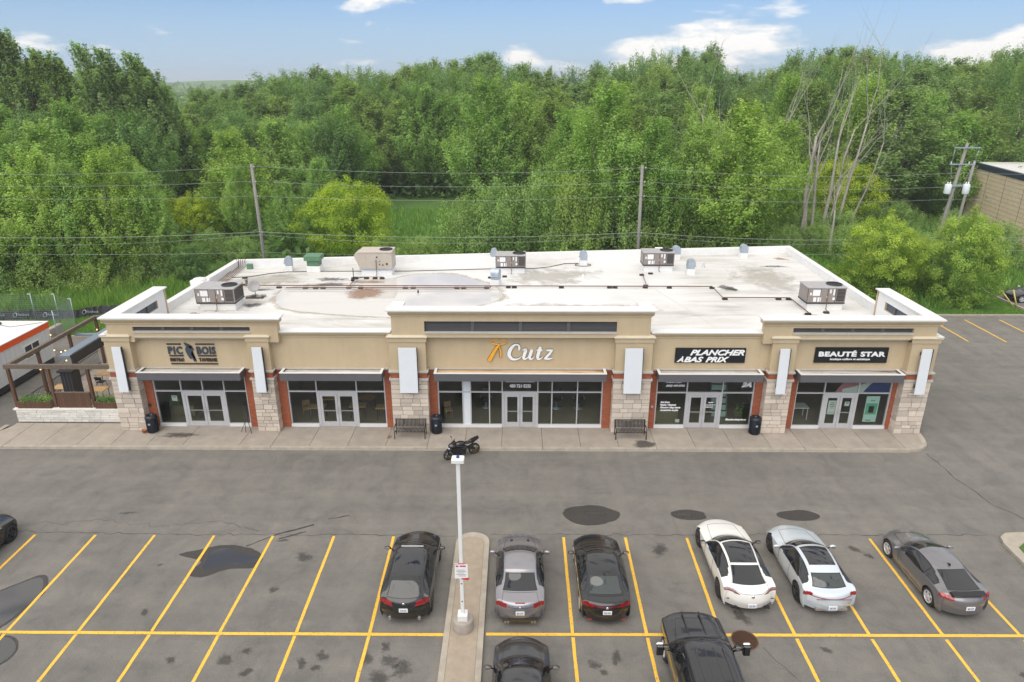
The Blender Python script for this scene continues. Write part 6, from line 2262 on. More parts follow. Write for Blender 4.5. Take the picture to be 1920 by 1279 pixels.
TREES = {
    'bright': [(-39.1, 81.9, 5.4, 7.6), (-18.3, 74.9, 7.9, 10.2), (42.2, 91.5, 8.4, 11.0)],
    'aspen': [(-25.8, 76.9, 7.6, 5.3), (-31.1, 77.4, 9.3, 4.0), (-23.0, 81.1, 9.6, 5.1), (23.9, 75.3, 15.4, 11.9), (19.6, 77.3, 13.7, 7.9), (9.9, 78.6, 17.3, 11.8), (6.0, 86.0, 14.7, 7.4), (14.9, 77.3, 13.9, 6.7), (31.9, 86.2, 13.2, 7.4), (-47.0, 61.4, 10.7, 6.6), (-43.5, 62.1, 11.9, 6.7), (-40.7, 62.7, 11.0, 5.3), (-37.8, 63.4, 11.8, 6.3), (-35.2, 64.8, 10.0, 5.0), (-55.6, 69.4, 13.3, 8.3), (-51.1, 69.5, 13.1, 7.7), (-47.4, 70.6, 13.8, 7.9), (-43.8, 71.8, 12.6, 7.4), (-41.6, 74.2, 11.4, 5.9), (-64.4, 83.8, 15.7, 7.9), (-61.1, 83.9, 15.1, 7.9), (-52.4, 83.9, 15.5, 7.9), (-48.9, 84.0, 13.9, 7.9), (-34.0, 84.1, 12.3, 7.9), (-76.7, 102.2, 14.1, 8.3), (-73.0, 102.2, 12.6, 8.3), (-62.7, 102.3, 14.5, 8.3), (-58.7, 102.3, 12.5, 8.3), (-49.7, 102.4, 14.5, 8.3), (-44.2, 102.5, 11.8, 8.3), (-35.0, 102.5, 12.8, 8.3), (-30.5, 102.6, 11.9, 8.3), (-38.5, 105.3, 12.1, 7.2), (-33.9, 104.3, 11.0, 7.1), (-30.7, 106.2, 12.0, 7.2), (-26.1, 106.7, 14.3, 8.0), (-16.3, 118.1, 16.9, 9.7), (-11.0, 118.3, 15.5, 8.0), (-3.8, 104.8, 18.1, 10.2), (0.8, 110.1, 17.2, 9.1), (9.8, 104.3, 14.3, 7.9), (27.8, 110.2, 16.8, 8.3), (37.6, 101.0, 18.3, 8.3), (47.4, 99.1, 18.3, 10.4), (58.3, 102.3, 16.2, 9.2), (60.0, 96.8, 14.0, 8.8)],
    'maple': [(-31.3, 63.9, 3.5, 4.3), (63.1, 86.5, 7.8, 7.4), (-68.5, 83.8, 15.8, 7.9), (-55.9, 83.9, 14.1, 7.9), (-45.6, 84.0, 14.4, 7.9), (-81.3, 102.2, 12.0, 8.3), (-67.6, 102.3, 11.9, 8.3), (-54.2, 102.4, 14.2, 8.3), (-40.3, 102.5, 13.8, 8.3), (-26.6, 102.6, 13.4, 8.3), (-43.0, 112.8, 12.2, 10.2), (-36.1, 112.2, 11.9, 10.2), (-32.8, 117.0, 11.2, 10.6), (-30.4, 125.1, 9.5, 11.3), (-23.7, 123.9, 7.5, 11.3), (-18.0, 122.1, 10.2, 11.1), (-12.2, 125.6, 10.7, 11.3), (-4.7, 112.2, 10.5, 10.2), (-1.0, 113.0, 11.5, 10.2), (4.2, 112.7, 9.0, 10.3), (9.1, 114.8, 8.6, 10.4), (16.9, 116.5, 10.6, 10.6), (21.4, 115.7, 9.1, 10.5), (25.5, 113.1, 12.1, 10.2), (32.9, 116.6, 8.6, 10.6), (36.6, 116.0, 9.6, 10.5), (42.3, 114.6, 9.1, 10.4), (47.0, 113.3, 9.7, 10.3), (52.6, 112.4, 8.7, 10.2), (59.4, 115.3, 8.4, 10.5), (60.8, 112.6, 8.9, 10.3), (67.9, 112.3, 9.9, 10.2), (72.6, 114.8, 9.8, 10.4), (78.5, 113.1, 8.8, 10.3), (-97.2, 118.2, 16.4, 8.4), (-97.8, 125.8, 16.5, 8.9), (-83.9, 121.7, 17.4, 8.6), (-34.4, 118.8, 15.1, 8.5), (-16.6, 120.6, 17.4, 8.6), (-7.1, 121.7, 18.8, 8.6), (-1.6, 123.1, 17.4, 8.7), (21.2, 118.8, 17.5, 8.4), (33.0, 125.0, 19.4, 8.8), (43.7, 124.6, 16.4, 8.8), (52.1, 120.0, 18.8, 8.5), (59.6, 124.0, 18.4, 8.8), (82.0, 123.2, 18.5, 8.7), (88.3, 126.2, 17.9, 8.9), (96.0, 124.8, 19.7, 8.8), (-87.3, 136.8, 17.5, 9.7), (-54.8, 129.5, 14.6, 9.2), (-53.4, 136.2, 14.3, 9.7), (-42.7, 135.1, 17.2, 9.6), (-37.3, 136.3, 17.6, 9.6), (-26.0, 134.0, 16.9, 9.5), (-16.5, 134.3, 19.6, 9.5), (-12.4, 136.9, 18.7, 9.7), (-1.6, 131.5, 19.0, 9.3), (30.2, 131.0, 19.9, 9.2), (39.5, 131.0, 16.5, 9.3), (45.8, 135.0, 17.5, 9.5), (51.0, 137.3, 19.8, 9.7), (53.1, 132.1, 20.8, 9.3), (65.3, 128.9, 20.4, 9.1), (77.5, 133.0, 18.7, 9.4), (84.2, 129.1, 20.1, 9.1), (94.6, 129.8, 21.5, 9.1), (-110.5, 147.8, 19.9, 10.4), (-91.0, 148.6, 18.5, 10.5), (-71.0, 148.3, 10.3, 10.6), (-44.0, 145.8, 19.2, 10.3), (-27.9, 142.4, 18.3, 10.0), (-14.3, 143.6, 19.0, 10.1), (19.1, 143.1, 20.1, 10.1), (24.7, 149.9, 21.1, 10.5), (40.6, 143.0, 19.3, 10.1), (49.0, 151.0, 17.3, 10.7), (98.0, 147.8, 23.2, 10.4), (101.5, 145.5, 23.5, 10.2), (-126.7, 158.3, 20.1, 9.9), (-112.1, 155.0, 21.3, 9.7), (-80.2, 160.7, 18.0, 10.1), (-60.7, 158.2, 16.1, 10.0), (-54.2, 156.0, 18.5, 9.8), (-51.0, 164.8, 19.6, 10.4), (-34.4, 161.3, 20.0, 10.1), (0.4, 164.7, 20.6, 10.3), (12.1, 162.4, 19.8, 10.2), (27.6, 162.7, 22.3, 10.2), (31.9, 163.4, 23.0, 10.2), (51.1, 157.2, 19.3, 9.9), (60.1, 158.4, 23.1, 9.9), (79.7, 161.4, 23.4, 10.1), (85.9, 162.0, 22.8, 10.1), (92.2, 164.2, 21.9, 10.3), (98.2, 158.7, 21.2, 10.0), (119.5, 161.9, 24.5, 10.1)],
    'poplar': [(-23.6, 118.7, 14.7, 8.9), (5.1, 106.6, 15.4, 8.0), (17.6, 111.6, 15.6, 8.4), (21.8, 104.1, 16.2, 7.8), (40.0, 97.5, 17.6, 7.3), (50.7, 96.1, 16.6, 10.9), (63.7, 97.7, 13.6, 8.1), (-88.7, 120.3, 16.6, 8.5), (-79.3, 121.9, 16.8, 8.7), (-71.9, 118.4, 16.1, 8.4), (-71.4, 125.4, 16.2, 8.9), (-64.6, 122.4, 14.5, 8.7), (-60.1, 121.9, 12.5, 8.7), (-52.6, 118.1, 12.7, 8.4), (-50.7, 125.6, 12.2, 9.0), (-45.0, 125.8, 14.4, 9.0), (-40.3, 125.0, 15.2, 8.9), (-32.2, 126.0, 15.7, 8.9), (-25.6, 120.1, 15.8, 8.5), (-20.4, 117.8, 14.8, 8.4), (-11.7, 123.1, 16.2, 8.7), (3.1, 124.7, 14.6, 8.9), (7.3, 118.4, 15.9, 8.4), (13.3, 126.0, 16.4, 8.9), (16.7, 117.9, 16.7, 8.4), (25.7, 117.2, 18.4, 8.3), (38.0, 122.0, 15.5, 8.7), (49.2, 124.5, 17.9, 8.8), (62.1, 120.3, 18.3, 8.5), (67.7, 121.0, 16.7, 8.6), (72.8, 121.1, 17.6, 8.6), (78.0, 123.1, 16.6, 8.7), (86.9, 117.9, 19.0, 8.3), (-112.3, 137.5, 16.3, 9.7), (-107.7, 137.6, 18.0, 9.7), (-97.4, 129.6, 17.4, 9.2), (-92.6, 128.6, 18.1, 9.1), (-92.1, 136.9, 19.9, 9.6), (-80.9, 134.9, 16.6, 9.5), (-76.3, 136.4, 17.1, 9.6), (-68.0, 129.7, 16.8, 9.2), (-66.5, 136.6, 12.9, 9.7), (-59.8, 132.2, 14.0, 9.4), (-46.6, 129.9, 15.8, 9.2), (-31.7, 134.2, 17.6, 9.5), (-21.6, 130.6, 16.9, 9.3), (-6.5, 134.0, 20.2, 9.4), (2.2, 134.0, 17.9, 9.5), (6.3, 128.7, 16.7, 9.1), (12.2, 137.8, 17.3, 9.7), (16.5, 128.0, 18.2, 9.1), (23.0, 135.3, 18.7, 9.6), (25.6, 129.4, 19.3, 9.1), (33.8, 128.3, 21.0, 9.0), (57.3, 130.6, 21.0, 9.2), (62.0, 130.6, 20.5, 9.2), (70.9, 128.9, 20.0, 9.1), (81.2, 132.6, 18.7, 9.4), (92.6, 133.7, 21.2, 9.4), (104.1, 135.7, 21.9, 9.5), (-122.4, 150.8, 19.3, 10.6), (-117.0, 150.9, 20.0, 10.6), (-106.5, 150.0, 18.6, 10.6), (-95.7, 143.0, 21.1, 10.0), (-94.5, 146.5, 19.1, 10.3), (-84.0, 143.2, 18.6, 10.1), (-80.3, 144.4, 19.3, 10.2), (-79.1, 150.4, 18.7, 10.6), (-70.7, 141.3, 16.7, 10.0), (-64.1, 148.2, 15.9, 10.5), (-58.1, 144.8, 16.1, 10.2), (-51.9, 141.3, 17.5, 10.0), (-47.9, 145.2, 18.2, 10.2), (-37.4, 142.8, 19.1, 10.1), (-32.2, 141.2, 18.6, 10.0), (-24.4, 144.1, 19.2, 10.2), (-19.4, 144.5, 20.7, 10.2), (-10.1, 146.4, 21.7, 10.3), (-5.5, 142.2, 22.2, 10.0), (-0.1, 150.9, 20.7, 10.6), (4.0, 149.2, 19.3, 10.5), (9.8, 150.4, 18.5, 10.6), (14.4, 141.6, 19.5, 10.0), (27.4, 141.0, 20.6, 9.9), (32.9, 145.3, 21.9, 10.2), (37.9, 150.1, 22.6, 10.5), (50.5, 145.2, 19.4, 10.2), (54.9, 147.7, 22.0, 10.4), (57.5, 141.6, 21.9, 9.9), (61.8, 142.0, 23.3, 10.0), (69.3, 146.9, 22.9, 10.3), (70.8, 141.7, 22.1, 9.9), (78.2, 145.2, 21.6, 10.2), (84.7, 148.6, 20.7, 10.4), (86.0, 142.7, 20.5, 10.0), (92.8, 146.4, 20.8, 10.3), (104.8, 144.2, 23.6, 10.1), (108.7, 143.9, 23.2, 10.1), (-119.4, 156.0, 19.3, 9.8), (-108.3, 157.2, 22.1, 9.9), (-105.3, 159.4, 22.4, 10.0), (-98.2, 155.9, 19.8, 9.8), (-98.0, 164.9, 20.2, 10.4), (-90.4, 160.6, 20.6, 10.1), (-81.7, 155.0, 19.2, 9.8), (-75.4, 158.9, 11.4, 10.1), (-69.7, 157.1, 16.1, 9.9), (-68.0, 162.4, 16.0, 10.2), (-44.8, 163.8, 20.8, 10.3), (-39.7, 164.2, 19.7, 10.3), (-28.2, 156.8, 19.4, 9.9), (-23.6, 159.2, 20.8, 10.0), (-18.4, 163.7, 22.0, 10.3), (-14.3, 162.4, 21.8, 10.2), (-9.5, 158.6, 22.2, 9.9), (-5.3, 164.8, 23.4, 10.3), (6.4, 162.6, 20.2, 10.2), (17.3, 161.5, 21.4, 10.1), (22.1, 164.6, 20.5, 10.3), (36.1, 159.4, 24.0, 10.0), (40.8, 157.2, 24.8, 9.8), (46.2, 155.1, 19.1, 9.8), (56.0, 160.8, 20.2, 10.1), (67.3, 163.6, 24.1, 10.2), (72.0, 163.8, 24.3, 10.2), (74.4, 158.9, 24.1, 9.9), (95.9, 163.6, 22.2, 10.2), (100.3, 155.1, 23.2, 9.7), (110.7, 163.8, 23.7, 10.2), (114.5, 162.8, 23.6, 10.2), (120.5, 156.9, 23.9, 9.8)],
    'windpoplar': [(-70.4, 99.2, 22.9, 5.9), (-65.2, 96.4, 24.1, 5.7), (-63.2, 97.8, 24.6, 5.8), (-59.6, 96.5, 22.0, 5.8), (-59.2, 98.8, 20.9, 5.9), (-54.6, 96.6, 22.9, 5.8), (-52.8, 99.2, 22.4, 5.9), (-48.5, 97.7, 21.8, 5.8), (-48.2, 101.0, 19.8, 6.0)],
    'shrub': [(-33.1, 73.1, 2.6, 5.2), (-29.5, 71.9, 2.3, 4.6), (-5.3, 74.5, 5.6, 6.5), (-2.4, 75.0, 6.8, 8.3), (1.8, 75.8, 7.3, 8.4), (6.0, 75.9, 7.4, 7.8), (10.9, 77.2, 6.6, 7.9), (15.9, 77.8, 7.1, 7.4), (-10.3, 72.1, 2.3, 4.6), (21.4, 77.8, 4.2, 7.4), (26.2, 77.3, 5.2, 6.7), (-14.3, 72.0, 2.3, 5.1), (-35.2, 65.4, 4.2, 5.8), (-36.8, 64.0, 3.8, 5.9), (-38.9, 61.4, 2.9, 5.7), (-43.3, 60.6, 3.6, 6.1), (-46.4, 60.1, 4.2, 6.0), (-33.2, 64.9, 2.5, 4.5), (33.9, 81.6, 3.5, 4.5), (38.3, 83.1, 3.2, 7.8), (45.3, 89.7, 3.1, 6.3), (49.5, 89.7, 3.1, 5.6), (34.1, 77.4, 2.5, 4.9), (35.5, 72.4, 3.5, 5.7), (29.5, 74.8, 3.0, 3.5), (40.6, 70.2, 3.4, 6.1), (50.0, 70.3, 3.9, 5.0), (60.2, 103.8, 2.8, 4.8), (68.8, 101.6, 2.3, 4.7), (53.9, 101.5, 1.6, 5.5), (37.6, 89.6, 3.8, 4.2), (54.5, 86.4, 2.7, 5.4), (67.6, 93.5, 1.8, 5.1), (45.7, 74.9, 2.1, 4.7)],
    'yellowtip': [(32.4, 59.8, 7.0, 7.6), (38.1, 57.6, 7.6, 7.4), (36.6, 63.5, 4.6, 5.0)],
    'willow': [(69.5, 100.0, 21.8, 12.0)],
}
NAMES = {'poplar': 'poplar_tree', 'windpoplar': 'poplar_tree', 'aspen': 'aspen_tree', 'maple': 'maple_tree', 'bright': 'maple_tree', 'shrub': 'shrub', 'yellowtip': 'ash_tree', 'willow': 'willow_tree'}
HAND = {
    ('bright', 0): 'small rounded yellow-green tree left of the left utility pole',
    ('bright', 1): 'large rounded yellow-green tree behind the green box vent and cream unit',
    ('bright', 2): 'rounded yellow-green tree at the foot of the dead trees',
    ('aspen', 0): 'slim light green tree between the left pole and the big yellow-green tree',
    ('aspen', 1): 'slim light green tree directly behind the left utility pole',
    ('aspen', 2): 'light green tree rising behind the big yellow-green tree',
    ('aspen', 3): 'broad tall green tree left of the dead trees beyond the right half of the roof',
    ('aspen', 4): 'tall narrow green tree just right of the right utility pole',
    ('aspen', 5): 'broad tall green tree just left of the right utility pole',
    ('maple', 0): 'low dark green tree beside the round exhaust fan corner of the roof',
    ('maple', 1): 'green tree at the right edge in front of the tan block building',
    ('yellowtip', 0): 'bushy yellow-tipped tree nearest the rear right corner of the roof',
    ('yellowtip', 1): 'bushy yellow-tipped tree on the verge beside the parked dark car',
    ('yellowtip', 2): 'smaller green tree between the two yellow-tipped trees',
    ('willow', 0): 'tall airy willow at the right edge above the tan block building',
}
TIER = {
    'near': ('%s in the near thicket', 'near thicket'), 'mid': ('%s in the middle tier of the wood', 'middle tier'), 'edge': ('%s on the far edge of the meadow', 'far meadow edge'),
    'dark': ('%s in the shaded inside of the wood', 'shaded inside'), 'sky': ('%s in the rearmost rows of the wood', 'rearmost rows'), 'wind': ('%s bent by the wind against the sky', 'wind-bent row'), 'shr': ('%s in the thicket', 'thicket'),
}
LOOK = {'poplar': 'grey-green poplar', 'windpoplar': 'tall ragged poplar', 'aspen': 'light green aspen', 'maple': 'dark green maple', 'shrub': 'leafy green shrub', 'bright': 'yellow-green maple', 'yellowtip': 'yellow-tipped ash', 'willow': 'airy willow'}


def region(x, y):
    a = x / y
    for lim, w_ in ((-.62, 'at the far left'), (-.42, 'above the bistro end'), (-.24, 'behind the left utility pole'), (-.06, 'above the empty second shopfront'), (.10, 'above the barber shop'), (.26, 'behind the right utility pole'), (.40, 'left of the dead trees'), (.56, 'behind the dead trees')):
        if a < lim:
            return w_
    return 'above the tan block building'


tr_ = random.Random(99)
for kd, lst in TREES.items():
    H, Rr = SPEC[kd][:2]
    for i, (x, y, h, w) in enumerate(lst):
        cm_, tm_ = PROTO[kd][tr_.randrange(len(PROTO[kd]))]
        nm = NAMES[kd]
        rz = tr_.uniform(0, 2 * PI) if kd != 'windpoplar' else tr_.uniform(-.4, .4)
        sz = h / H
        sx = (w / 2) / Rr * (.88 if (kd, i) in HAND else tr_.uniform(1.0, 1.15))
        if kd == 'shrub':
            sz *= 1.05
        e = link(nm, None, None, (x, y, -.06), (0, 0, rz), (sx, sx * tr_.uniform(.9, 1.1), sz))
        if (kd, i) in HAND:
            tag(e, HAND[(kd, i)], 'tree')
        else:
            if kd == 'shrub':
                k = 'shr'
            elif kd == 'windpoplar':
                k = 'wind'
            elif y > 118:
                k = 'sky'
            elif kd == 'maple' and y > 108:
                k = 'dark'
            elif y > 94:
                k = 'edge'
            elif y > 74:
                k = 'mid'
            else:
                k = 'near'
            rg_ = region(x, y)
            tag(e, TIER[k][0] % LOOK[kd] + ' ' + rg_, 'shrub' if kd == 'shrub' else 'tree', '%ss of the %s %s' % (LOOK[kd], TIER[k][1], rg_))
        link('crown' if kd != 'shrub' else 'foliage', cm_, e)
        link('trunk' if kd != 'shrub' else 'stem', tm_, e)

# dead trees -----------------------------------------------------------
def dead_tree(x, y, lab, stems, seed):
    r = random.Random(seed)
    t = thing('dead_tree', lab, 'tree', (x, y, 0), 0, 'bare dead trees at the right')

    def branch(mb, p, d, L_, rad, depth):
        pts, n = [p], 4
        q = Vector(p)
        dd = Vector(d).normalized()
        for k in range(n):
            dd = (dd + Vector((r.gauss(0, .09), r.gauss(0, .09), .05))).normalized()
            q = q + dd * L_ / n
            pts.append(tuple(q))
        mb.tube(pts, [rad * (1 - .62 * k / n) for k in range(n + 1)], 6 if depth == 0 else 4)
        if depth < 3:
            for k in range(3 if depth < 2 else 2):
                i = r.randint(2, n) if k else n
                nd = (dd + Vector((r.uniform(-.75, .75), r.uniform(-.5, .5), r.uniform(.05, .5)))).normalized()
                branch(mb, pts[i], nd, L_ * r.uniform(.4, .65), rad * .30, depth + 1)
    for k, (dx, lx, h, rad) in enumerate(stems):
        mb = MB()
        branch(mb, (dx, r.uniform(-.3, .3), -.1), (lx, r.uniform(-.08, .08), 1), h, rad, 0)
        part('trunk' if k == 0 else 'limb', mb, M['deadwood'], t, local=True)


dead_tree(33.6, 80, 'tallest bare dead tree standing left of the yellow-green bush', [(0, .02, 12.5, .34), (.45, .07, 12, .2), (-.5, -.08, 8.5, .18)], 3)
dead_tree(38.9, 84, 'spreading bare dead tree behind the yellow-green bush', [(0, .06, 14.0, .22), (-.6, -.06, 13, .18), (1.0, .24, 12, .14)], 8)
dead_tree(36.4, 82, 'broken grey dead trunk between the two bare trees', [(0, .03, 12, .26), (.6, .1, 7, .2)], 12)
dead_tree(30.5, 90, 'thin bare dead tree standing in the green wood left of the others', [(0, .05, 13.5, .17), (.5, .15, 12, .13)], 15)
dead_tree(26.5, 92, 'second thin bare dead tree rising from the green tree crowns', [(0, -.06, 14.5, .18), (.4, .12, 11, .12)], 18)
dead_tree(33.6, 73, 'short broken grey stump trunk at the edge of the clearing', [(0, .0, 5.5, .2)], 21)


# grass: tufts of blades (stuff) ------------------------------------------
def grass_patch(name, polys, n, hmin, hmax, w, seed, label):
    r = np.random.default_rng(seed)
    pts = []
    per = n // len(polys)
    for (x0, x1, y0, y1) in polys:
        pts.append(np.column_stack([r.uniform(x0, x1, per), r.uniform(y0, y1, per)]))
    p = np.vstack(pts)
    m_ = len(p)
    clump = (np.sin(p[:, 0] * 1.7) + np.sin(p[:, 1] * 2.3 + p[:, 0]) + r.normal(0, .8, m_))
    h = (hmin + (hmax - hmin) * r.uniform(0, 1, m_) ** 1.5) * np.clip(1 + .25 * clump, .4, 1.6)
    a = r.uniform(0, 2 * PI, m_)
    lx, ly = r.normal(0, .3, m_) * h, r.normal(0, .3, m_) * h
    v = np.empty((m_, 4, 3))
    ww = w * r.uniform(.6, 1.4, m_)
    v[:, 0] = np.column_stack([p[:, 0] - np.cos(a) * ww, p[:, 1] - np.sin(a) * ww, np.full(m_, -.08)])
    v[:, 1] = np.column_stack([p[:, 0] + np.cos(a) * ww, p[:, 1] + np.sin(a) * ww, np.full(m_, -.08)])
    v[:, 2] = np.column_stack([p[:, 0] + lx + np.cos(a) * ww * .3, p[:, 1] + ly, h])
    v[:, 3] = np.column_stack([p[:, 0] + lx - np.cos(a) * ww * .3, p[:, 1] + ly, h])
    me = bpy.data.meshes.new(name)
    me.vertices.add(m_ * 4)
    me.vertices.foreach_set('co', v.reshape(-1))
    me.loops.add(m_ * 4)
    me.loops.foreach_set('vertex_index', np.arange(m_ * 4))
    me.polygons.add(m_)
    me.polygons.foreach_set('loop_start', np.arange(0, m_ * 4, 4))
    me.polygons.foreach_set('loop_total', np.full(m_, 4))
    me.update()
    col = np.zeros((m_, 4), dtype=np.float32)
    col[:, 0] = np.clip(.35 + .2 * clump + r.normal(0, .25, m_), 0, 1)
    col[:, 1] = r.uniform(0, 1, m_)
    col[:, 3] = 1
    at = me.color_attributes.new('tint', 'FLOAT_COLOR', 'CORNER')
    at.data.foreach_set('color', np.repeat(col, 4, axis=0).reshape(-1))
    me.materials.append(M['grassblade'])
    o = link(name, me)
    tag(o, label, 'grass', None, 'stuff')
    return o


grass_patch('tall_grass', [(-55, -20, 54.5, 66)], 60000, .35, .95, .03, 1, 'tall bright green grass bank behind the silt fence at the left')
grass_patch('short_grass', [(-60, -28, 48.6, 54), (22.3, 42.5, 54.2, 62)], 90000, .03, .10, .02, 2, 'short mown grass on the verges at both ends of the building')
grass_patch('meadow_grass', [(-24, 36, 56, 70), (-22, 60, 70, 104), (24, 60, 60, 84)], 150000, .2, .7, .05, 3, 'rough meadow grass between the building and the wood')

# understory of the wood: low leafy mass that fills between the trunks
def understory():
    r = np.random.default_rng(5)
    n = 60000
    x = r.uniform(-150, 150, n)
    y = np.where(x < -22, r.uniform(72, 150, n), r.uniform(114, 165, n))
    z = np.abs(r.normal(0, 1.5, n))
    pos = np.column_stack([x, y, z])
    nr = r.normal(0, 1, (n, 3)) + np.array([0, 0, .8])
    nr /= np.linalg.norm(nr, axis=1, keepdims=True)
    a = np.cross(nr, r.normal(0, 1, (n, 3)))
    a /= np.linalg.norm(a, axis=1, keepdims=True)
    b = np.cross(nr, a)
    s = .5 * r.uniform(.5, 1.3, (n, 1))
    v = np.stack([pos - a * s, pos - b * s * .6, pos + a * s, pos + b * s * .6], axis=1)
    me = bpy.data.meshes.new('undergrowth')
    me.vertices.add(n * 4)
    me.vertices.foreach_set('co', v.reshape(-1))
    me.loops.add(n * 4)
    me.loops.foreach_set('vertex_index', np.arange(n * 4))
    me.polygons.add(n)
    me.polygons.foreach_set('loop_start', np.arange(0, n * 4, 4))
    me.polygons.foreach_set('loop_total', np.full(n, 4))
    me.update()
    col = np.zeros((n, 4), dtype=np.float32)
    col[:, 0] = r.uniform(0, .5, n)
    col[:, 1] = r.uniform(0, .8, n)
    col[:, 3] = 1
    at = me.color_attributes.new('tint', 'FLOAT_COLOR', 'CORNER')
    at.data.foreach_set('color', np.repeat(col, 4, axis=0).reshape(-1))
    me.materials.append(M['maple'])
    o = link('undergrowth', me)
    tag(o, 'dark leafy undergrowth on the floor of the wood', 'undergrowth', None, 'stuff')


understory()


def far_wood():
    """distant wooded plain and hills fading away behind the trees"""
    r = np.random.default_rng(8)
    out = []
    for (y0, y1, h, n) in ((230, 330, 13, 5000), (380, 620, 13, 7000), (700, 1200, 14, 8000)):
        yy = r.uniform(y0, y1, n)
        xx = r.uniform(-.95, .95, n) * yy
        out.append(np.column_stack([xx, yy, r.uniform(0, h, n) * r.uniform(.6, 1.1, n), yy * .0045]))
    p = np.vstack(out)
    n = len(p)
    nr = r.normal(0, 1, (n, 3)) + np.array([0, -.5, .8])
    nr /= np.linalg.norm(nr, axis=1, keepdims=True)
    a = np.cross(nr, r.normal(0, 1, (n, 3)))
    a /= np.linalg.norm(a, axis=1, keepdims=True)
    b = np.cross(nr, a)
    s = p[:, 3:4] * r.uniform(.6, 1.4, (n, 1))
    pos = p[:, :3]
    v = np.stack([pos - a * s, pos - b * s * .7, pos + a * s, pos + b * s * .7], axis=1)
    me = bpy.data.meshes.new('far_wood')
    me.vertices.add(n * 4)
    me.vertices.foreach_set('co', v.reshape(-1))
    me.loops.add(n * 4)
    me.loops.foreach_set('vertex_index', np.arange(n * 4))
    me.polygons.add(n)
    me.polygons.foreach_set('loop_start', np.arange(0, n * 4, 4))
    me.polygons.foreach_set('loop_total', np.full(n, 4))
    me.update()
    col = np.zeros((n, 4), dtype=np.float32)
    col[:, 0] = r.uniform(0, 1, n)
    col[:, 1] = r.uniform(0, 1, n)
    col[:, 3] = 1
    at = me.color_attributes.new('tint', 'FLOAT_COLOR', 'CORNER')
    at.data.foreach_set('color', np.repeat(col, 4, axis=0).reshape(-1))
    me.materials.append(M['farwood'])
    o = link('far_wood', me)
    tag(o, 'distant woodland on the plain beyond the near wood', 'woodland', None, 'stuff')


far_wood()
# low hill on the horizon
vs, fs = [], []
nx = 60
for j, (y, hh) in enumerate(((900, 0), (1250, 1), (1600, .8), (2100, 0))):
    for i in range(nx + 1):
        x = -1800 + 3600 * i / nx
        z = hh * (8 + 12 * math.exp(-((x + 560) / 260) ** 2) + 5 * math.exp(-((x - 800) / 300) ** 2) + 3 * math.sin(i * .9))
        vs.append((x, y, z))
for j in range(3):
    for i in range(nx):
        fs.append((j * (nx + 1) + i, j * (nx + 1) + i + 1, (j + 1) * (nx + 1) + i + 1, (j + 1) * (nx + 1) + i))
mb = MB()
mb.sm = True
mb.add(vs, fs)
struct('hills', mb, M['meadow'])

# plants in the planters and inside the windows
def tuft(x, y, z, w, n, label, hgt=.3, loc_kind='shrub'):
    r = np.random.default_rng(int(abs(x) * 100))
    me = bpy.data.meshes.new('foliage')
    pos = np.column_stack([x + r.uniform(-w, w, n), y + r.normal(0, .09, n), z + np.abs(r.normal(0, hgt * .5, n))])
    nr = r.normal(0, 1, (n, 3))
    nr /= np.linalg.norm(nr, axis=1, keepdims=True)
    a = np.cross(nr, r.normal(0, 1, (n, 3)))
    a /= np.linalg.norm(a, axis=1, keepdims=True)
    b = np.cross(nr, a)
    s = .055 * r.uniform(.5, 1.3, (n, 1))
    v = np.stack([pos - a * s, pos - b * s * .5, pos + a * s, pos + b * s * .5], axis=1)
    v -= np.array([x, y, z])
    me.from_pydata(v.reshape(-1, 3).tolist(), [], [(4 * i, 4 * i + 1, 4 * i + 2, 4 * i + 3) for i in range(n)])
    col = np.ones((n, 4), dtype=np.float32)
    col[:, 0] = r.uniform(0, 1, n)
    col[:, 1] = r.uniform(.2, 1, n)
    at = me.color_attributes.new('tint', 'FLOAT_COLOR', 'CORNER')
    at.data.foreach_set('color', np.repeat(col, 4, axis=0).reshape(-1))
    me.materials.append(M[loc_kind])
    t = thing('plant', label, 'plant', (x, y, z))
    link('foliage', me, t)


tuft(-27.1, 34.6, 1.34, .6, 500, 'low green grasses in the left terrace planter', .3, 'maple')
tuft(-26.3, 34.6, 1.34, .3, 300, 'yellowish tuft at the right end of the left terrace planter', .35, 'shrub')
tuft(-22.7, 34.6, 1.34, .75, 700, 'leafy green plants in the right terrace planter', .3, 'maple')
tuft(12.4, 34.7, .5, .22, 260, 'dark green potted plant inside the flooring shop window', .6, 'maple')
tuft(-19.3, 35.0, .9, .3, 300, 'green potted plant inside the bistro window', .7, 'maple')

# ------------------------------------------------------------------ cars
def paint(name, col, metal=0.5, rough=0.3):
    return mat(name, col, rough, 0, metal=metal, coat=1.0)


M['p_black'] = paint('black_car_paint', (0.008, 0.008, 0.009), .2)
M['p_grey'] = paint('silver_grey_paint', (0.30, 0.29, 0.31), .65, .32)
M['p_white'] = paint('white_car_paint', (0.80, 0.79, 0.75), 0, .35)
M['p_ice'] = paint('ice_blue_paint', (0.60, 0.66, 0.71), .25, .3)
M['p_gun'] = paint('gunmetal_paint', (0.22, 0.215, 0.22), .6, .33)
M['p_dark'] = paint('dark_grey_paint', (0.035, 0.035, 0.037), .4, .3)
M['carglass'] = mat('car_glass', (0.012, 0.014, 0.016), 0.03, spec=0.9)
M['rearglass'] = mat('green_tinted_rear_glass', (0.035, 0.045, 0.045), 0.04, spec=0.9)
M['tail'] = mat('red_tail_lamp', (0.28, 0.008, 0.012), 0.15, coat=1.0)
M['taild'] = mat('dusky_tail_lamp', (0.22, 0.10, 0.10), 0.15, coat=1.0)
M['tyre'] = mat('tyre_rubber', (0.018, 0.018, 0.019), 0.8)
M['rim'] = mat('alloy_rim', (0.62, 0.62, 0.63), 0.35, metal=0.3)
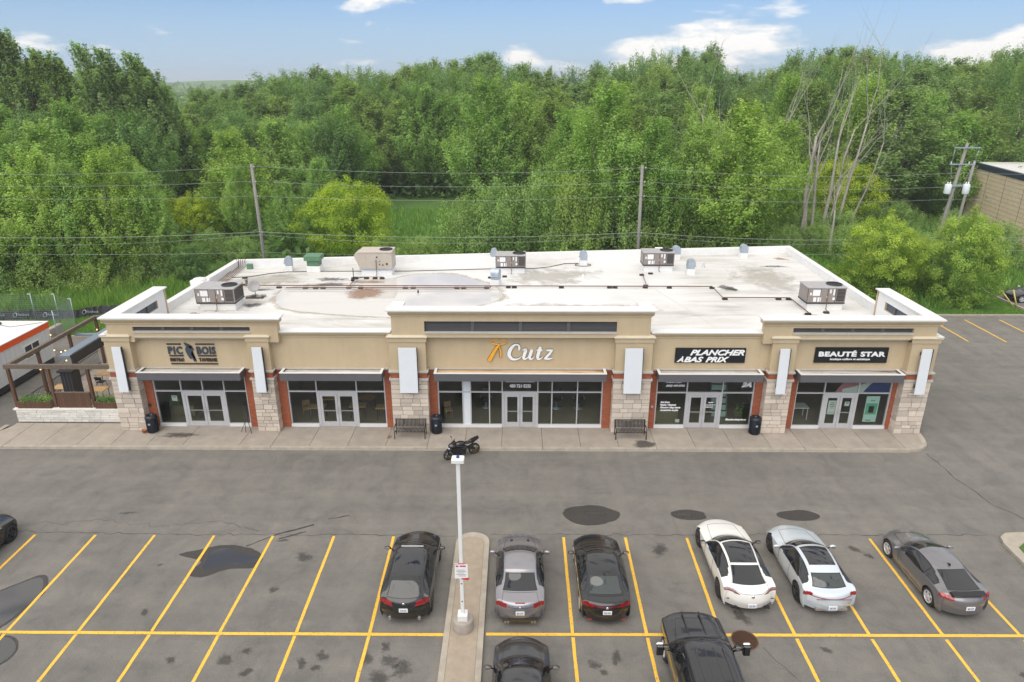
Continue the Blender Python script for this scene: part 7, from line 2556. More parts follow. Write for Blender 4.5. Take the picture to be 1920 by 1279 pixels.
M['rimd'] = mat('dark_rim', (0.05, 0.05, 0.055), 0.3, metal=0.6)
M['chrome'] = mat('chrome', (0.75, 0.75, 0.76), 0.12, metal=1.0)
M['trimb'] = mat('car_black_trim', (0.014, 0.014, 0.015), 0.4)
M['rimgold'] = mat('bronze_rim', (0.20, 0.13, 0.04), 0.4, metal=0.6)
M['lampclear'] = mat('headlamp_lens', (0.55, 0.57, 0.6), 0.1, coat=1.0)


def catmull(rows, T):
    rows = np.asarray(rows, float)
    n = len(rows)
    i = np.clip(T.astype(int), 0, n - 2)
    f = (T - i)[..., None]
    p0, p1, p2, p3 = rows[np.clip(i - 1, 0, n - 1)], rows[i], rows[i + 1], rows[np.clip(i + 2, 0, n - 1)]
    d1, d2 = (p2 - p0) / 2, (p3 - p1) / 2
    # limit overshoot
    sec = p2 - p1
    d1 = np.where(np.sign(d1) == np.sign(sec), np.sign(d1) * np.minimum(np.abs(d1), 2.2 * np.abs(sec)), 0 * d1 + .0)
    d2 = np.where(np.sign(d2) == np.sign(sec), np.sign(d2) * np.minimum(np.abs(d2), 2.2 * np.abs(sec)), 0 * d2 + .0)
    f2, f3 = f * f, f * f * f
    return (2 * f3 - 3 * f2 + 1) * p1 + (f3 - 2 * f2 + f) * d1 + (-2 * f3 + 3 * f2) * p2 + (f3 - f2) * d2


class CarShape:
    """rows run along the centre line from the front bumper over the roof to the rear bumper:
    (y centre, z centre, half width of the top edge, y edge, z edge, half width at the belt, z belt)"""

    def __init__(self, rows, L, W, sill=.2, mid=.55, crown=2.2):
        self.rows, self.L, self.W, self.sill, self.mid, self.crown = rows, L, W, sill, mid, crown

    def surf(self, T, C):
        T, C = np.broadcast_arrays(np.asarray(T, float), np.asarray(C, float))
        q = catmull(self.rows, T)
        yc, zc, we, ye, ze, wb, zb = [q[..., k] for k in range(7)]
        S, c = np.sign(C), np.abs(C)
        zb = np.minimum(zb, ze)
        u = np.clip(c, 0, 1)
        x = we * u
        y = yc + (ye - yc) * u ** self.crown
        z = zc + (ze - zc) * u ** self.crown
        v1 = np.clip(c - 1, 0, 1)
        x = x + (wb - we) * v1 + .02 * np.sin(PI * v1) * (ze - zb > .1)
        z = z + (zb - ze) * v1
        zm = np.minimum(self.mid, zb * .85)
        zs = np.minimum(self.sill, zm * .8)
        wm = wb + .02
        ws = wb - .05
        v2 = np.clip(c - 2, 0, 1)
        x = x + (wm - wb) * np.sin(v2 * PI / 2)
        z = z + (zm - zb) * v2
        v3 = np.clip(c - 3, 0, 1)
        x = x + (ws - wm) * v3 ** 2
        z = z + (zs - zm) * v3
        return np.stack([x * S, self.L / 2 - y, z], axis=-1)


def build_car(label, shape, X, Y, paint_, group, name='parked_car', rz=0.0, ws=(5.0, 8.0), rs=(8.05, 9), rg=(11.1, 13), side=(5.6, 12.7), glassroof=None, tails=(), wheels=(.88, .92), rr=.335, rimm='rim',
              tail_m='tail', rgm='carglass', seams=(), plate=None, plate_z=.62, mirrors=(6.55, .93), two_door=False, spoiler=None, mirror_m=None, cat='car', extra=None, bumper_black=None, spokes=5, arch=1.14):
    L, W = shape.L, shape.W
    t = thing(name, label, cat, (X, Y, 0), rz, group)
    n = len(shape.rows)
    # T samples: even spacing along the centre line
    tt = np.linspace(0, n - 1, 900)
    cl = shape.surf(tt, np.zeros(900))
    s = np.concatenate([[0], np.cumsum(np.linalg.norm(np.diff(cl, axis=0), axis=1))])
    NT = int(s[-1] / .032)
    T = np.interp(np.linspace(0, s[-1], NT), s, tt)
    Cp = np.concatenate([np.linspace(0, 1, 17)[:-1], np.linspace(1, 2, 13)[:-1], np.linspace(2, 3, 13)[:-1], np.linspace(3, 4, 11)])
    C = np.concatenate([-Cp[::-1], Cp[1:]])
    C[len(Cp) - 1] = 1e-6
    TT, CC = np.meshgrid(T, C, indexing='ij')
    P = shape.surf(TT, CC)
    # round the top-edge crease a little: smooth columns near |c| = 1
    for _ in range(2):
        Q = P.copy()
        Q[:, 1:-1] = P[:, 1:-1] * .5 + (P[:, :-2] + P[:, 2:]) * .25
        P[:, 1:-1] = Q[:, 1:-1]
    yw = (L / 2 - wheels[0], -L / 2 + wheels[1])
    Ra = rr * arch
    # centres
    Fc = (P[:-1, :-1] + P[1:, :-1] + P[:-1, 1:] + P[1:, 1:]) / 4
    Tc = (TT[:-1, :-1] + TT[1:, 1:]) / 2
    Ca = np.abs((CC[:-1, :-1] + CC[1:, 1:]) / 2)
    low = (Ca > 1.6)
    hole = np.zeros(Tc.shape, bool)
    for y0 in yw:
        hole |= low & ((Fc[..., 1] - y0) ** 2 + (Fc[..., 2] - rr) ** 2 < Ra ** 2)
        dv = np.stack([P[..., 1] - y0, P[..., 2] - rr], -1)
        d = np.linalg.norm(dv, axis=-1)
        inn = (d < Ra) & (np.abs(CC) > 1.5)
        P[..., 1] = np.where(inn, y0 + dv[..., 0] / np.maximum(d, 1e-3) * Ra, P[..., 1])
        P[..., 2] = np.where(inn, rr + dv[..., 1] / np.maximum(d, 1e-3) * Ra, P[..., 2])
    fx, fy, fz = np.abs(Fc[..., 0]), Fc[..., 1], Fc[..., 2]
    rowq = catmull(shape.rows, Tc)
    ze, zb = rowq[..., 4], np.minimum(rowq[..., 6], rowq[..., 4])
    cls = np.zeros(Tc.shape, int)           # 0 paint
    top = Ca < 1
    # glass masks, each with a black rim
    def glassmask(t0, t1, umax, k, rim=.035):
        m_ = top & (Tc > t0) & (Tc < t1) & (Ca < umax)
        cls[m_] = k
    glassmask(ws[0], ws[1], .97, 1)
    glassmask(ws[0] + .12, ws[1] - .06, .93, 2)
    if glassroof:
        glassmask(glassroof[0], glassroof[1], glassroof[2], 3)
    glassmask(rg[0], rg[1], rg[2] if len(rg) > 2 else .93, 1)
    glassmask(rg[0] + .08, rg[1] - .12, (rg[2] if len(rg) > 2 else .93) - .06, 4)
    sm = (Ca > 1) & (Ca < 2) & (Tc > side[0]) & (Tc < side[1])
    h = ze - zb
    m1 = sm & (fz > zb + .012) & (fz < ze - .03) & (h > .07)
    cls[m1] = 1
    m2 = sm & (fz > zb + .035) & (fz < ze - .055) & (h > .12)
    bp = (side[0] + side[1]) / 2 + (1.4 if two_door else .0)
    m2 &= ~((np.abs(Tc - bp) < .10))
    cls[m2 & (Tc < bp)] = 5
    cls[m2 & (Tc > bp)] = 6
    for poly_fn in tails:
        cls[poly_fn(fx, fy + L / 2, fz, Tc, Ca)] = 7
    if bumper_black is not None:
        cls[bumper_black(fx, fy + L / 2, fz, Tc, Ca)] = 1
    sidesign = (CC[:-1, :-1] + CC[1:, 1:]) > 0
    cls[hole] = -1
    NC = P.shape[1]
    V = P.reshape(-1, 3)
    I = (np.arange(NT - 1)[:, None] * NC + np.arange(NC - 1)[None, :])
    quads = np.stack([I, I + 1, I + NC + 1, I + NC], -1)

    def sub(mask, nm, m_, lab=None):
        q = quads[mask]
        if len(q) == 0:
            return None
        u, inv = np.unique(q.reshape(-1), return_inverse=True)
        me = bpy.data.meshes.new(nm)
        me.from_pydata(V[u].tolist(), [], inv.reshape(-1, 4).tolist())
        me.polygons.foreach_set('use_smooth', [True] * len(q))
        me.materials.append(m_)
        me.update()
        o = link(nm, me, t)
        if lab:
            o['label'] = lab
        return o
    sub(cls == 0, 'body', M[paint_])
    sub(cls == 1, 'trim', M['trimb'])
    sub(cls == 2, 'windshield', M['carglass'])
    if glassroof:
        sub(cls == 3, 'glass_roof', M['carglass'])
    sub(cls == 4, 'rear_window', M[rgm])
    for k in (5, 6):
        for sg in (True, False):
            sub((cls == k) & (sidesign == sg), 'side_window', M['carglass'])
    for sg in (True, False):
        sub((cls == 7) & (sidesign == sg), 'tail_light', M[tail_m])
    # floor pan so light cannot pass through the body
    part('underbody', MB().box(-W / 2 + .26, W / 2 - .26, -L / 2 + .42, L / 2 - .42, .19, .32), M['black'], t, local=True)
    part('cabin', MB().box(-W / 2 + .28, W / 2 - .28, -L / 2 + .9, L / 2 - 1.4, .32, .78), M['black'], t, local=True)
    # wheels
    tw = .22
    for yy in yw:
        for sx in (-1, 1):
            part('wheel_well', MB().lathe([(.001, sx * (W / 2 - .34)), (Ra * .99, sx * (W / 2 - .34)), (Ra * .99, sx * (W / 2 - .10))], 22, (0, yy, rr), 'x'), M['black'], t, local=True)
        for sx in (-1, 1):
            w = link('wheel', None, t, (sx * (W / 2 - .01 - tw / 2), yy, rr))
            part('tyre', MB().lathe([(rr * .66, -tw / 2), (rr * .94, -tw / 2), (rr, -tw * .34), (rr, tw * .34), (rr * .94, tw / 2), (rr * .66, tw / 2)], 28, (0, 0, 0), 'x', False), M['tyre'], w, local=True)
            mb = MB()
            f = sx * tw * .50
            for k in range(spokes):
                a = 2 * PI * k / spokes
                for da, ww in ((0, .1),):
                    c_, s_ = math.cos(a), math.sin(a)
                    R0, R1 = rr * .12, rr * .66
                    vs = []
                    for R_, hw in ((R0, .055), (R1, .04)):
                        for sg in (-1, 1):
                            vs.append((f, R_ * c_ - sg * hw * s_, R_ * s_ + sg * hw * c_))
                    for R_, hw in ((R0, .055), (R1, .04)):
                        for sg in (-1, 1):
                            vs.append((f - sx * .03, R_ * c_ - sg * hw * s_, R_ * s_ + sg * hw * c_))
                    mb.add(vs, [(0, 1, 3, 2), (4, 6, 7, 5), (0, 2, 6, 4), (1, 5, 7, 3)])
            mb.lathe([(rr * .68, f - sx * .02), (rr * .70, f + sx * .005), (rr * .63, f + sx * .003), (rr * .6, f - sx * .05)], 28, (0, 0, 0), 'x', False)
            mb.lathe([(.001, f + sx * .01), (.055, f + sx * .01), (.06, f - sx * .03)], 12, (0, 0, 0), 'x')
            part('rim', mb, M[rimm], w, local=True)
            part('disc', MB().lathe([(.001, f - sx * .09), (rr * .64, f - sx * .09)], 20, (0, 0, 0), 'x'), M['dark'], w, local=True)
    # mirrors
    mt, mc = mirrors
    for sg in (-1, 1):
        b0 = shape.surf(np.array([mt]), np.array([sg * 1.93]))[0]
        mm = link('mirror', None, t, tuple(b0))
        part('housing', MB().ball((sg * .17, 0, .07), .13, .07, .075, 12, 8), M[mirror_m or paint_], mm, local=True)
        part('glass', MB().box(sg * .17 - .09, sg * .17 + .09, -.075, -.066, .02, .12), M['chrome'], mm, local=True)
        part('stalk', MB().tube([(0, 0, .0), (sg * .12, 0, .05)], .022, 6), M['trimb'], mm, local=True)

    # dark shut lines
    def seamline(pts, r_=.006):
        Pp = shape.surf(np.array([p[0] for p in pts]), np.array([p[1] for p in pts]))
        return [tuple(p) for p in Pp]
    for pts in seams:
        for sg in (1, -1):
            fine = []
            for a, b_ in zip(pts, pts[1:]):
                for k in range(8):
                    fine.append((a[0] + (b_[0] - a[0]) * k / 8, (a[1] + (b_[1] - a[1]) * k / 8) * sg))
            fine.append((pts[-1][0], pts[-1][1] * sg))
            part('shut_line', MB().tube(seamline(fine), .007, 4), M['black'], t, local=True)
    # plate, on the rear face
    zz = np.linspace(n - 3.5, n - 1.2, 60)
    rp = shape.surf(zz, np.full(60, 1e-6))
    k = int(np.argmin(np.abs(rp[:, 2] - plate_z)))
    py = rp[k, 1]
    pl = link('licence_plate', None, t, (0, py - .025, plate_z))
    part('plate', MB().prism_y([(-.155, -.075), (.155, -.075), (.155, .075), (-.155, .075)], -.005, .015), M['white'], pl, local=True)
    if plate:
        vs_, fs_, w_ = text_pts(plate, .115, .001, .001)
        mbp = MB().add([(v[0] * .22 / w_ - .11, -.007 - v[2], v[1] - .04) for v in vs_], fs_)
        part('characters', mbp, M['bluefilm'], pl, local=True)
    if extra:
        extra(t, shape)
    return t


def rowsedit(base, **kw):
    rows = [list(r) for r in base]
    for k, v in kw.items():
        rows[int(k[1:])] = list(v)
    return rows


# a low four-door (4.6 m long); rows as described in CarShape
SEDAN = [
    (.12, .22, .66, .42, .24, .70, .24), (.02, .38, .72, .36, .42, .76, .40), (.02, .56, .76, .36, .58, .80, .56), (.10, .68, .77, .42, .67, .83, .64),
    (.42, .79, .75, .60, .75, .87, .71), (.85, .88, .73, .98, .84, .89, .78), (1.22, .95, .70, 1.46, .93, .90, .86), (1.62, 1.18, .63, 1.80, 1.15, .90, .89),
    (2.05, 1.37, .575, 2.16, 1.33, .90, .91), (2.6, 1.42, .57, 2.62, 1.37, .90, .92), (3.1, 1.40, .56, 3.06, 1.34, .90, .93), (3.38, 1.34, .56, 3.30, 1.28, .90, .94),
    (3.80, 1.14, .60, 3.70, 1.11, .89, .95), (4.10, 1.02, .68, 4.00, 1.00, .87, .95), (4.46, .985, .72, 4.28, .965, .84, .93), (4.57, .82, .76, 4.30, .82, .82, .80),
    (4.60, .56, .80, 4.27, .56, .84, .54), (4.54, .25, .76, 4.24, .25, .80, .24)]
SEAMS = [[(4.15, 0.01), (4.15, .7), (6.1, .93)], [(6.1, 0.01), (6.1, .95)], [(6.4, 2.1), (6.5, 3.6)], [(9.2, 2.05), (9.2, 3.6)], [(11.6, 2.1), (11.9, 3.0)], [(13.1, .01), (13.1, .88), (14.9, .9)], [(14.95, .01), (14.95, .9)]]


def tl_side(z0, z1, x0, ymax=.55, slope=0.0):
    return lambda fx, fy, fz, T, C: (fz > z0 + slope * (fx - x0)) & (fz < z1 + slope * .5 * (fx - x0)) & (fx > x0) & (fy < ymax) & (T > 13.2)


# grey coupe right of the island
def m_extra(t, s):
    for sx in (-1, 1):
        p = s.surf(np.array([4.9]), np.array([sx * .45]))[0]
        part('hood_vent', MB().box(p[0] - .05, p[0] + .05, p[1] - .09, p[1] + .09, p[2] - .01, p[2] + .008), M['black'], t, local=True)
        for dx in (.0, .1):
            part('exhaust_tip', MB().lathe([(.032, 0), (.036, -.09), (.028, -.09), (.026, 0)], 12, (sx * (.42 + dx), -2.22, .26), 'y'), M['hvac'], t, local=True)
    part('diffuser', MB().box(-.62, .62, -2.285, -2.2, .24, .42), M['p_dark'], t, local=True)
    part('brake_light', MB().box(-.17, .17, -2.195, -2.16, .985, 1.0), M['tail'], t, local=True)
    part('badge', MB().lathe([(.04, 0), (.04, -.012), (.001, -.014)], 14, (0, -2.262, .86), 'y'), M['chrome'], t, local=True)


COUPE = rowsedit(SEDAN, r11=(3.25, 1.335, .56, 3.18, 1.285, .90, .93), r12=(3.62, 1.16, .60, 3.56, 1.13, .89, .94), r13=(3.95, 1.04, .67, 3.87, 1.015, .88, .945))
build_car('silver-grey coupe with red tail lights parked right of the traffic island', CarShape(COUPE, 4.6, 1.80), .13, 21.42, 'p_grey', 'cars parked in the row facing the shops', ws=(6.05, 8.0), rg=(11.1, 12.98, .95), side=(6.3, 12.2),
          tails=[tl_side(.76, .93, .48, .42)], seams=SEAMS, plate='M13 57W', plate_z=.66, two_door=True, extra=m_extra, spokes=10)


# black hatchback crossover left of the island
CROSS = [
    (.12, .26, .66, .42, .28, .70, .28), (.02, .44, .72, .36, .48, .76, .46), (.03, .66, .76, .36, .68, .80, .64), (.12, .80, .77, .42, .78, .83, .74),
    (.42, .91, .75, .60, .86, .87, .81), (.85, .99, .73, .95, .95, .89, .87), (1.15, 1.05, .71, 1.36, 1.03, .90, .95), (1.50, 1.28, .65, 1.68, 1.25, .90, .98),
    (1.90, 1.47, .60, 2.02, 1.43, .90, 1.0), (2.5, 1.53, .60, 2.5, 1.48, .90, 1.01), (3.2, 1.51, .59, 3.15, 1.46, .90, 1.03), (3.75, 1.44, .58, 3.66, 1.39, .90, 1.04),
    (4.12, 1.22, .62, 4.02, 1.19, .89, 1.05), (4.34, 1.06, .68, 4.18, 1.04, .87, 1.0), (4.46, .97, .74, 4.22, .95, .86, .90), (4.52, .82, .80, 4.22, .80, .87, .78),
    (4.58, .58, .84, 4.24, .56, .88, .54), (4.52, .30, .80, 4.22, .28, .84, .27)]


def bh_extra(t, s):
    part('roof_antenna', MB().prism_x([(-.62, 1.5), (-.74, 1.5), (-.76, 1.57), (-.74, 1.575)], -.012, .012), M['p_black'], t, local=True)
    for sx in (-1, 1):
        part('exhaust_tip', MB().lathe([(.05, 0), (.055, -.1), (.045, -.1), (.04, 0)], 14, (sx * .52, -2.1, .30), 'y'), M['hvac'], t, local=True)
    part('roof_reflector', MB().box(-.38, .38, .12, .2, 1.5, 1.515) if False else MB().box(-.42, .42, .22, .28, 1.512, 1.522), M['chrome'], t, local=True)
    part('badge', MB().lathe([(.05, 0), (.05, -.012), (.001, -.014)], 14, (0, -2.20, .93), 'y'), M['chrome'], t, local=True)


build_car('black hatchback parked left of the traffic island', CarShape(CROSS, 4.6, 1.82, .26, .62), -3.95, 21.42, 'p_black', 'cars parked in the row facing the shops', ws=(6.05, 8.0), rg=(11.15, 12.95, .95), side=(6.2, 12.2), glassroof=(8.25, 10.9, .88),
          tails=[tl_side(.80, .96, .42, .40)], seams=SEAMS[:6], plate='G38 HLR', plate_z=.72, extra=bh_extra, rimm='rimd', rr=.35)


# small black sedan
def kf_extra(t, s):
    part('shark_fin', MB().prism_x([(-1.0, 1.38), (-1.16, 1.38), (-1.17, 1.44), (-1.14, 1.45)], -.012, .012), M['p_black'], t, local=True)
    part('badge', MB().lathe([(.055, 0), (.055, -.012), (.001, -.014)], 14, (0, -2.275, .86), 'y'), M['chrome'], t, local=True)
    for sx in (-1, 1):
        part('reflector', MB().box(sx * .6 - .08, sx * .6 + .08, -2.235, -2.2, .33, .36), M['tail'], t, local=True)
        part('door_handle', MB().box(sx * .905 - .012, sx * .905 + .012, .1, .26, .78, .80).box(sx * .905 - .012, sx * .905 + .012, -.8, -.64, .80, .82), M['chrome'], t, local=True)


build_car('black sedan with a full-width red light bar, right of the silver coupe', CarShape(SEDAN, 4.6, 1.80), 3.17, 21.42, 'p_black', 'cars parked in the row facing the shops', ws=(6.05, 8.0), rg=(11.1, 12.98, .95), side=(6.2, 12.4),
          tails=[tl_side(.80, .93, .46, .42), lambda fx, fy, fz, T, C: (T > 14.2) & (fz > .845) & (fz < .895) & (C < 1)], seams=SEAMS, plate='E24 SNS', plate_z=.70, rgm='rearglass', extra=kf_extra)

# white fastback
FAST = [
    (.12, .22, .70, .46, .24, .76, .24), (.02, .38, .76, .40, .40, .82, .38), (.03, .55, .80, .40, .56, .86, .54), (.14, .68, .80, .50, .66, .88, .62),
    (.55, .80, .77, .72, .76, .91, .72), (1.10, .90, .75, 1.22, .85, .93, .80), (1.60, .98, .72, 1.86, .95, .94, .88), (2.0, 1.20, .63, 2.2, 1.16, .94, .91),
    (2.45, 1.37, .575, 2.56, 1.33, .94, .93), (2.95, 1.42, .56, 2.97, 1.37, .93, .94), (3.5, 1.38, .54, 3.45, 1.32, .93, .95), (3.85, 1.29, .54, 3.76, 1.23, .94, .96),
    (4.28, 1.12, .58, 4.16, 1.07, .95, .96), (4.62, .99, .66, 4.46, .97, .95, .94), (4.88, .94, .74, 4.64, .90, .92, .88), (4.98, .80, .78, 4.66, .78, .90, .76),
    (5.02, .54, .84, 4.64, .54, .92, .52), (4.94, .25, .80, 4.60, .25, .88, .24)]


def wf_extra(t, s):
    for sx in (-1, 1):
        for dx in (0, .12):
            part('exhaust_tip', MB().box(sx * (.52 + dx) - .045, sx * (.52 + dx) + .045, -2.42, -2.30, .24, .29), M['black'], t, local=True)
        part('rear_vent', MB().box(sx * .80 - .05, sx * .80 + .05, -2.235, -2.2, .52, .535), M['black'], t, local=True)
    part('badge', MB().lathe([(.055, 0), (.05, -.014), (.001, -.015)], 14, (0, -2.485, .80), 'y'), M['chrome'], t, local=True)


build_car('white fastback with a black glass roof and slim tail lights', CarShape(FAST, 5.02, 1.94), 8.45, 22.3, 'p_white', 'cars parked in the row facing the shops', ws=(6.05, 8.0), rg=(11.0, 12.95, .93), side=(6.2, 12.0), glassroof=(8.2, 10.75, .92),
          tails=[lambda fx, fy, fz, T, C: (T > 13.6) & (fx > .36) & (fy < .6) & (fz > .80 + .05 * (fx - .36)) & (fz < .80 + .05 * (fx - .36) + .10 * np.minimum(1, (fx - .36) * 4))], seams=[SEAMS[0], SEAMS[2], SEAMS[3], [(11.05, .95), (13.0, .97), (13.9, .86), (14.6, .5), (14.6, .01)]],
          plate='X20 VDF', plate_z=.42, rimm='rimd', tail_m='taild', rr=.36, mirror_m='trimb', extra=wf_extra, wheels=(.95, 1.02), spokes=7)

# ice-blue electric fastback
FAST2 = rowsedit([[r[0] * .945, r[1], r[2], r[3] * .945, r[4], r[5], r[6]] for r in FAST], r9=(2.80, 1.44, .57, 2.82, 1.39, .92, .93), r10=(3.35, 1.42, .56, 3.3, 1.36, .92, .94), r11=(3.70, 1.34, .56, 3.62, 1.28, .92, .95), r12=(4.1, 1.16, .60, 4.0, 1.12, .93, .96))


def ice_extra(t, s):
    part('light_bar', MB().box(-.62, .62, -2.36, -2.33, .80, .82), M['taild'], t, local=True)
    part('rear_diffuser', MB().box(-.56, .56, -2.30, -2.2, .28, .37), M['hvac'], t, local=True)


build_car('ice-blue electric fastback with dark glass roof parked right of the white one', CarShape(FAST2, 4.75, 1.92), 11.28, 22.05, 'p_ice', 'cars parked in the row facing the shops', ws=(6.05, 8.0), rg=(11.35, 12.98, .93), side=(6.2, 12.3), glassroof=(8.3, 10.6, .90),
          tails=[lambda fx, fy, fz, T, C: (T > 13.6) & (fx > .66) & (fy < .62) & (fz > .76) & (fz < .90), lambda fx, fy, fz, T, C: (T > 14.1) & (fz > .785) & (fz < .80) & (C < 1)], seams=[SEAMS[0], SEAMS[2], SEAMS[3]], plate='S84 NZK', plate_z=.45, rgm='rearglass', rr=.36, extra=ice_extra, rimm='rimd', wheels=(.9, .98))

# gunmetal hatch coupe, turned a little
ECL = rowsedit(SEDAN, r9=(2.55, 1.36, .56, 2.57, 1.31, .89, .90), r8=(2.1, 1.33, .57, 2.2, 1.29, .89, .90), r10=(3.0, 1.33, .55, 2.96, 1.28, .89, .92), r11=(3.28, 1.27, .55, 3.2, 1.22, .90, .94), r12=(3.75, 1.14, .58, 3.66, 1.11, .91, .96), r13=(4.18, 1.02, .64, 4.08, 1.0, .91, .95), r14=(4.40, .97, .70, 4.22, .95, .88, .90))


def ecl_extra(t, s):
    part('spoiler', MB().prism_x([(-1.93, 1.0), (-2.16, .985), (-2.21, 1.04), (-1.97, 1.07)][::-1], -.60, .60), M['trimb'], t, local=True)
    part('shark_fin', MB().prism_x([(-.72, 1.32), (-.9, 1.3), (-.92, 1.38), (-.88, 1.4)], -.012, .012), M['trimb'], t, local=True)
    for sx in (-1, 1):
        part('sill_strip', MB().box(sx * .905 - .01, sx * .905 + .012, -1.0, .95, .235, .255), M['chrome'], t, local=True)


build_car('gunmetal hatchback coupe with a black rear spoiler parked slantwise at the right', CarShape(ECL, 4.58, 1.84), 15.95, 21.85, 'p_gun', 'cars parked in the row facing the shops', rz=R(2), ws=(6.05, 8.0), rg=(11.1, 13.0, .95), side=(6.25, 12.3),
          tails=[tl_side(.78, .93, .52, .55, .1)], seams=[SEAMS[0], SEAMS[2], SEAMS[5]], plate='M24 DZZ', plate_z=.60, two_door=True, extra=ecl_extra, rr=.34)

# dark sedan at the bottom
build_car('dark grey sedan in the near row, its nose at the yellow line beside the island', CarShape(SEDAN, 4.6, 1.82), .17, 15.82, 'p_dark', 'cars parked in the near row', ws=(6.05, 8.0), rg=(11.1, 12.98, .95), side=(6.2, 12.4), tails=[tl_side(.78, .93, .46, .42)], seams=SEAMS, mirror_m='p_dark')
# car cut by the left edge
build_car('black car with black wheels cut off by the left edge of the photo', CarShape(CROSS, 4.6, 1.84, .24, .60), -22.0, 22.5, 'p_black', 'cars parked in the row facing the shops', ws=(6.05, 8.0), rg=(11.15, 12.95, .95), side=(6.2, 12.2), tails=[tl_side(.80, .96, .42, .40)], seams=SEAMS[:5], rimm='rimd', rr=.36)
build_car('dark car with a pale bonnet half hidden by the trees at the right edge', CarShape(SEDAN, 4.6, 1.82), 45.3, 58.4, 'p_black', None, rz=R(88), ws=(6.05, 8.0), rg=(11.1, 12.98, .95), side=(6.2, 12.4), tails=[tl_side(.78, .93, .46, .42)], mirror_m='p_ice')

# black pickup with towing mirrors; the bed runs out of the picture
PICK = [
    (.10, .38, .80, .34, .40, .84, .40), (.02, .60, .84, .28, .62, .90, .60), (.0, .90, .86, .26, .92, .93, .88), (.06, 1.10, .86, .30, 1.08, .95, 1.04),
    (.40, 1.18, .80, .50, 1.14, .97, 1.08), (.85, 1.22, .78, .95, 1.19, .98, 1.12), (1.35, 1.26, .80, 1.52, 1.24, .99, 1.18), (1.70, 1.52, .74, 1.82, 1.49, .99, 1.20),
    (2.05, 1.78, .69, 2.12, 1.73, .99, 1.21), (2.8, 1.86, .69, 2.8, 1.81, .99, 1.22), (3.6, 1.86, .69, 3.6, 1.81, .99, 1.23), (4.05, 1.82, .68, 4.02, 1.77, .99, 1.24),
    (4.16, 1.55, .74, 4.12, 1.50, .99, 1.25), (4.22, 1.30, .88, 4.18, 1.29, .99, 1.26), (5.2, 1.29, .90, 5.1, 1.28, .99, 1.25), (5.86, 1.27, .92, 5.74, 1.26, .98, 1.22),
    (5.92, .8, .93, 5.78, .8, .97, .78), (5.88, .42, .90, 5.74, .42, .95, .41)]


def pk_extra(t, s):
    L = s.L
    for sx in (-1, 1):
        m_ = link('towing_mirror', None, t, (sx * 1.0, L / 2 - 1.95, 1.22))
        part('arm', MB().tube([(-sx * .05, 0, .05), (sx * .26, 0, .12)], .035, 6), M['p_black'], m_, local=True)
        part('housing', MB().bbox(sx * .36 - .11, sx * .36 + .11, -.09, .09, -.06, .30, .03), M['p_black'], m_, local=True)
        part('chrome_cap', MB().bbox(sx * .36 - .113, sx * .36 + .113, .0, .10, .10, .32, .03), M['chrome'], m_, local=True)
        part('hood_stripe', MB().box(sx * .28 - .02, sx * .28 + .02, L / 2 - 1.3, L / 2 - .2, 1.21, 1.245), M['trimb'], t, local=True)
        for k in range(2):
            part('door_handle', MB().box(sx * .99 - .01, sx * .99 + .03, L / 2 - 3.0 - k * 1.0, L / 2 - 2.8 - k * 1.0, 1.08, 1.11), M['chrome'], t, local=True)
    for x in (-.42, -.14, .14, .42):
        part('roof_rib', MB().box(x - .012, x + .012, L / 2 - 3.7, L / 2 - 2.4, 1.84, 1.866), M['p_black'], t, local=True)
    part('brake_light', MB().box(-.17, .17, L / 2 - 4.07, L / 2 - 4.0, 1.80, 1.85), M['tail'], t, local=True)


build_car('black pickup truck with chrome-capped towing mirrors in the near row', CarShape(PICK, 5.92, 2.0, .36, .75, 3.0), 5.87, 15.85, 'p_black', 'cars parked in the near row', name='pickup_truck', cat='pickup truck', ws=(6.05, 7.95), rg=(11.3, 12.7, .92), side=(6.3, 11.9),
          tails=[lambda fx, fy, fz, T, C: (T > 15) & (fx > .76) & (fz > .8) & (fz < 1.2)], seams=[[(4.1, .01), (4.1, .7), (6.05, .95)], [(6.4, 2.1), (6.5, 3.6)], [(9.3, 2.05), (9.3, 3.6)]], rr=.40, wheels=(1.0, 1.25), extra=pk_extra, mirrors=(6.9, .9), mirror_m='trimb')


# ------------------------------------------------------------------ motorcycle
t = thing('motorcycle', 'black sport motorcycle with gold-rimmed wheels leaning on its side stand at the kerb', 'motorcycle', (-2.85, 31.0, 0), R(-62) + PI)
LN = Matrix.Rotation(R(-9), 4, 'Y')


def mpart(name, mb, m_):
    mb.xform(LN)
    return part(name, mb, m_, t, local=True)


def mwheel(y, z, w, R_, nm, steer=0):
    wm = link(nm, None, t)
    for sub_, prof, m_ in (('tyre', [(R_ * .8, -w / 2), (R_ * .93, -w / 2), (R_, 0), (R_ * .93, w / 2), (R_ * .8, w / 2)], M['tyre']), ('rim', [(R_ * .80, -w * .4), (R_ * .83, -w * .42), (R_ * .83, w * .42), (R_ * .80, w * .4), (R_ * .74, 0), (R_ * .80, -w * .4)], M['rimgold'])):
        mb = MB().lathe(prof, 26, (0, y, z), 'x', False)
        mb.xform(LN)
        part(sub_, mb, m_, wm, local=True)
    mb = MB()
    for k in range(5):
        a = 2 * PI * k / 5
        mb.tube([(0, y, z), (0, y + R_ * .78 * math.cos(a), z + R_ * .78 * math.sin(a))], .018, 5)
    mb.lathe([(.05, -.05), (.05, .05)], 12, (0, y, z), 'x')
    mb.lathe([(.11, -.07), (.15, -.07), (.15, -.064), (.11, -.064)], 18, (0, y, z), 'x', False)
    mb.xform(LN)
    part('spokes', mb, M['rimd'], wm, local=True)


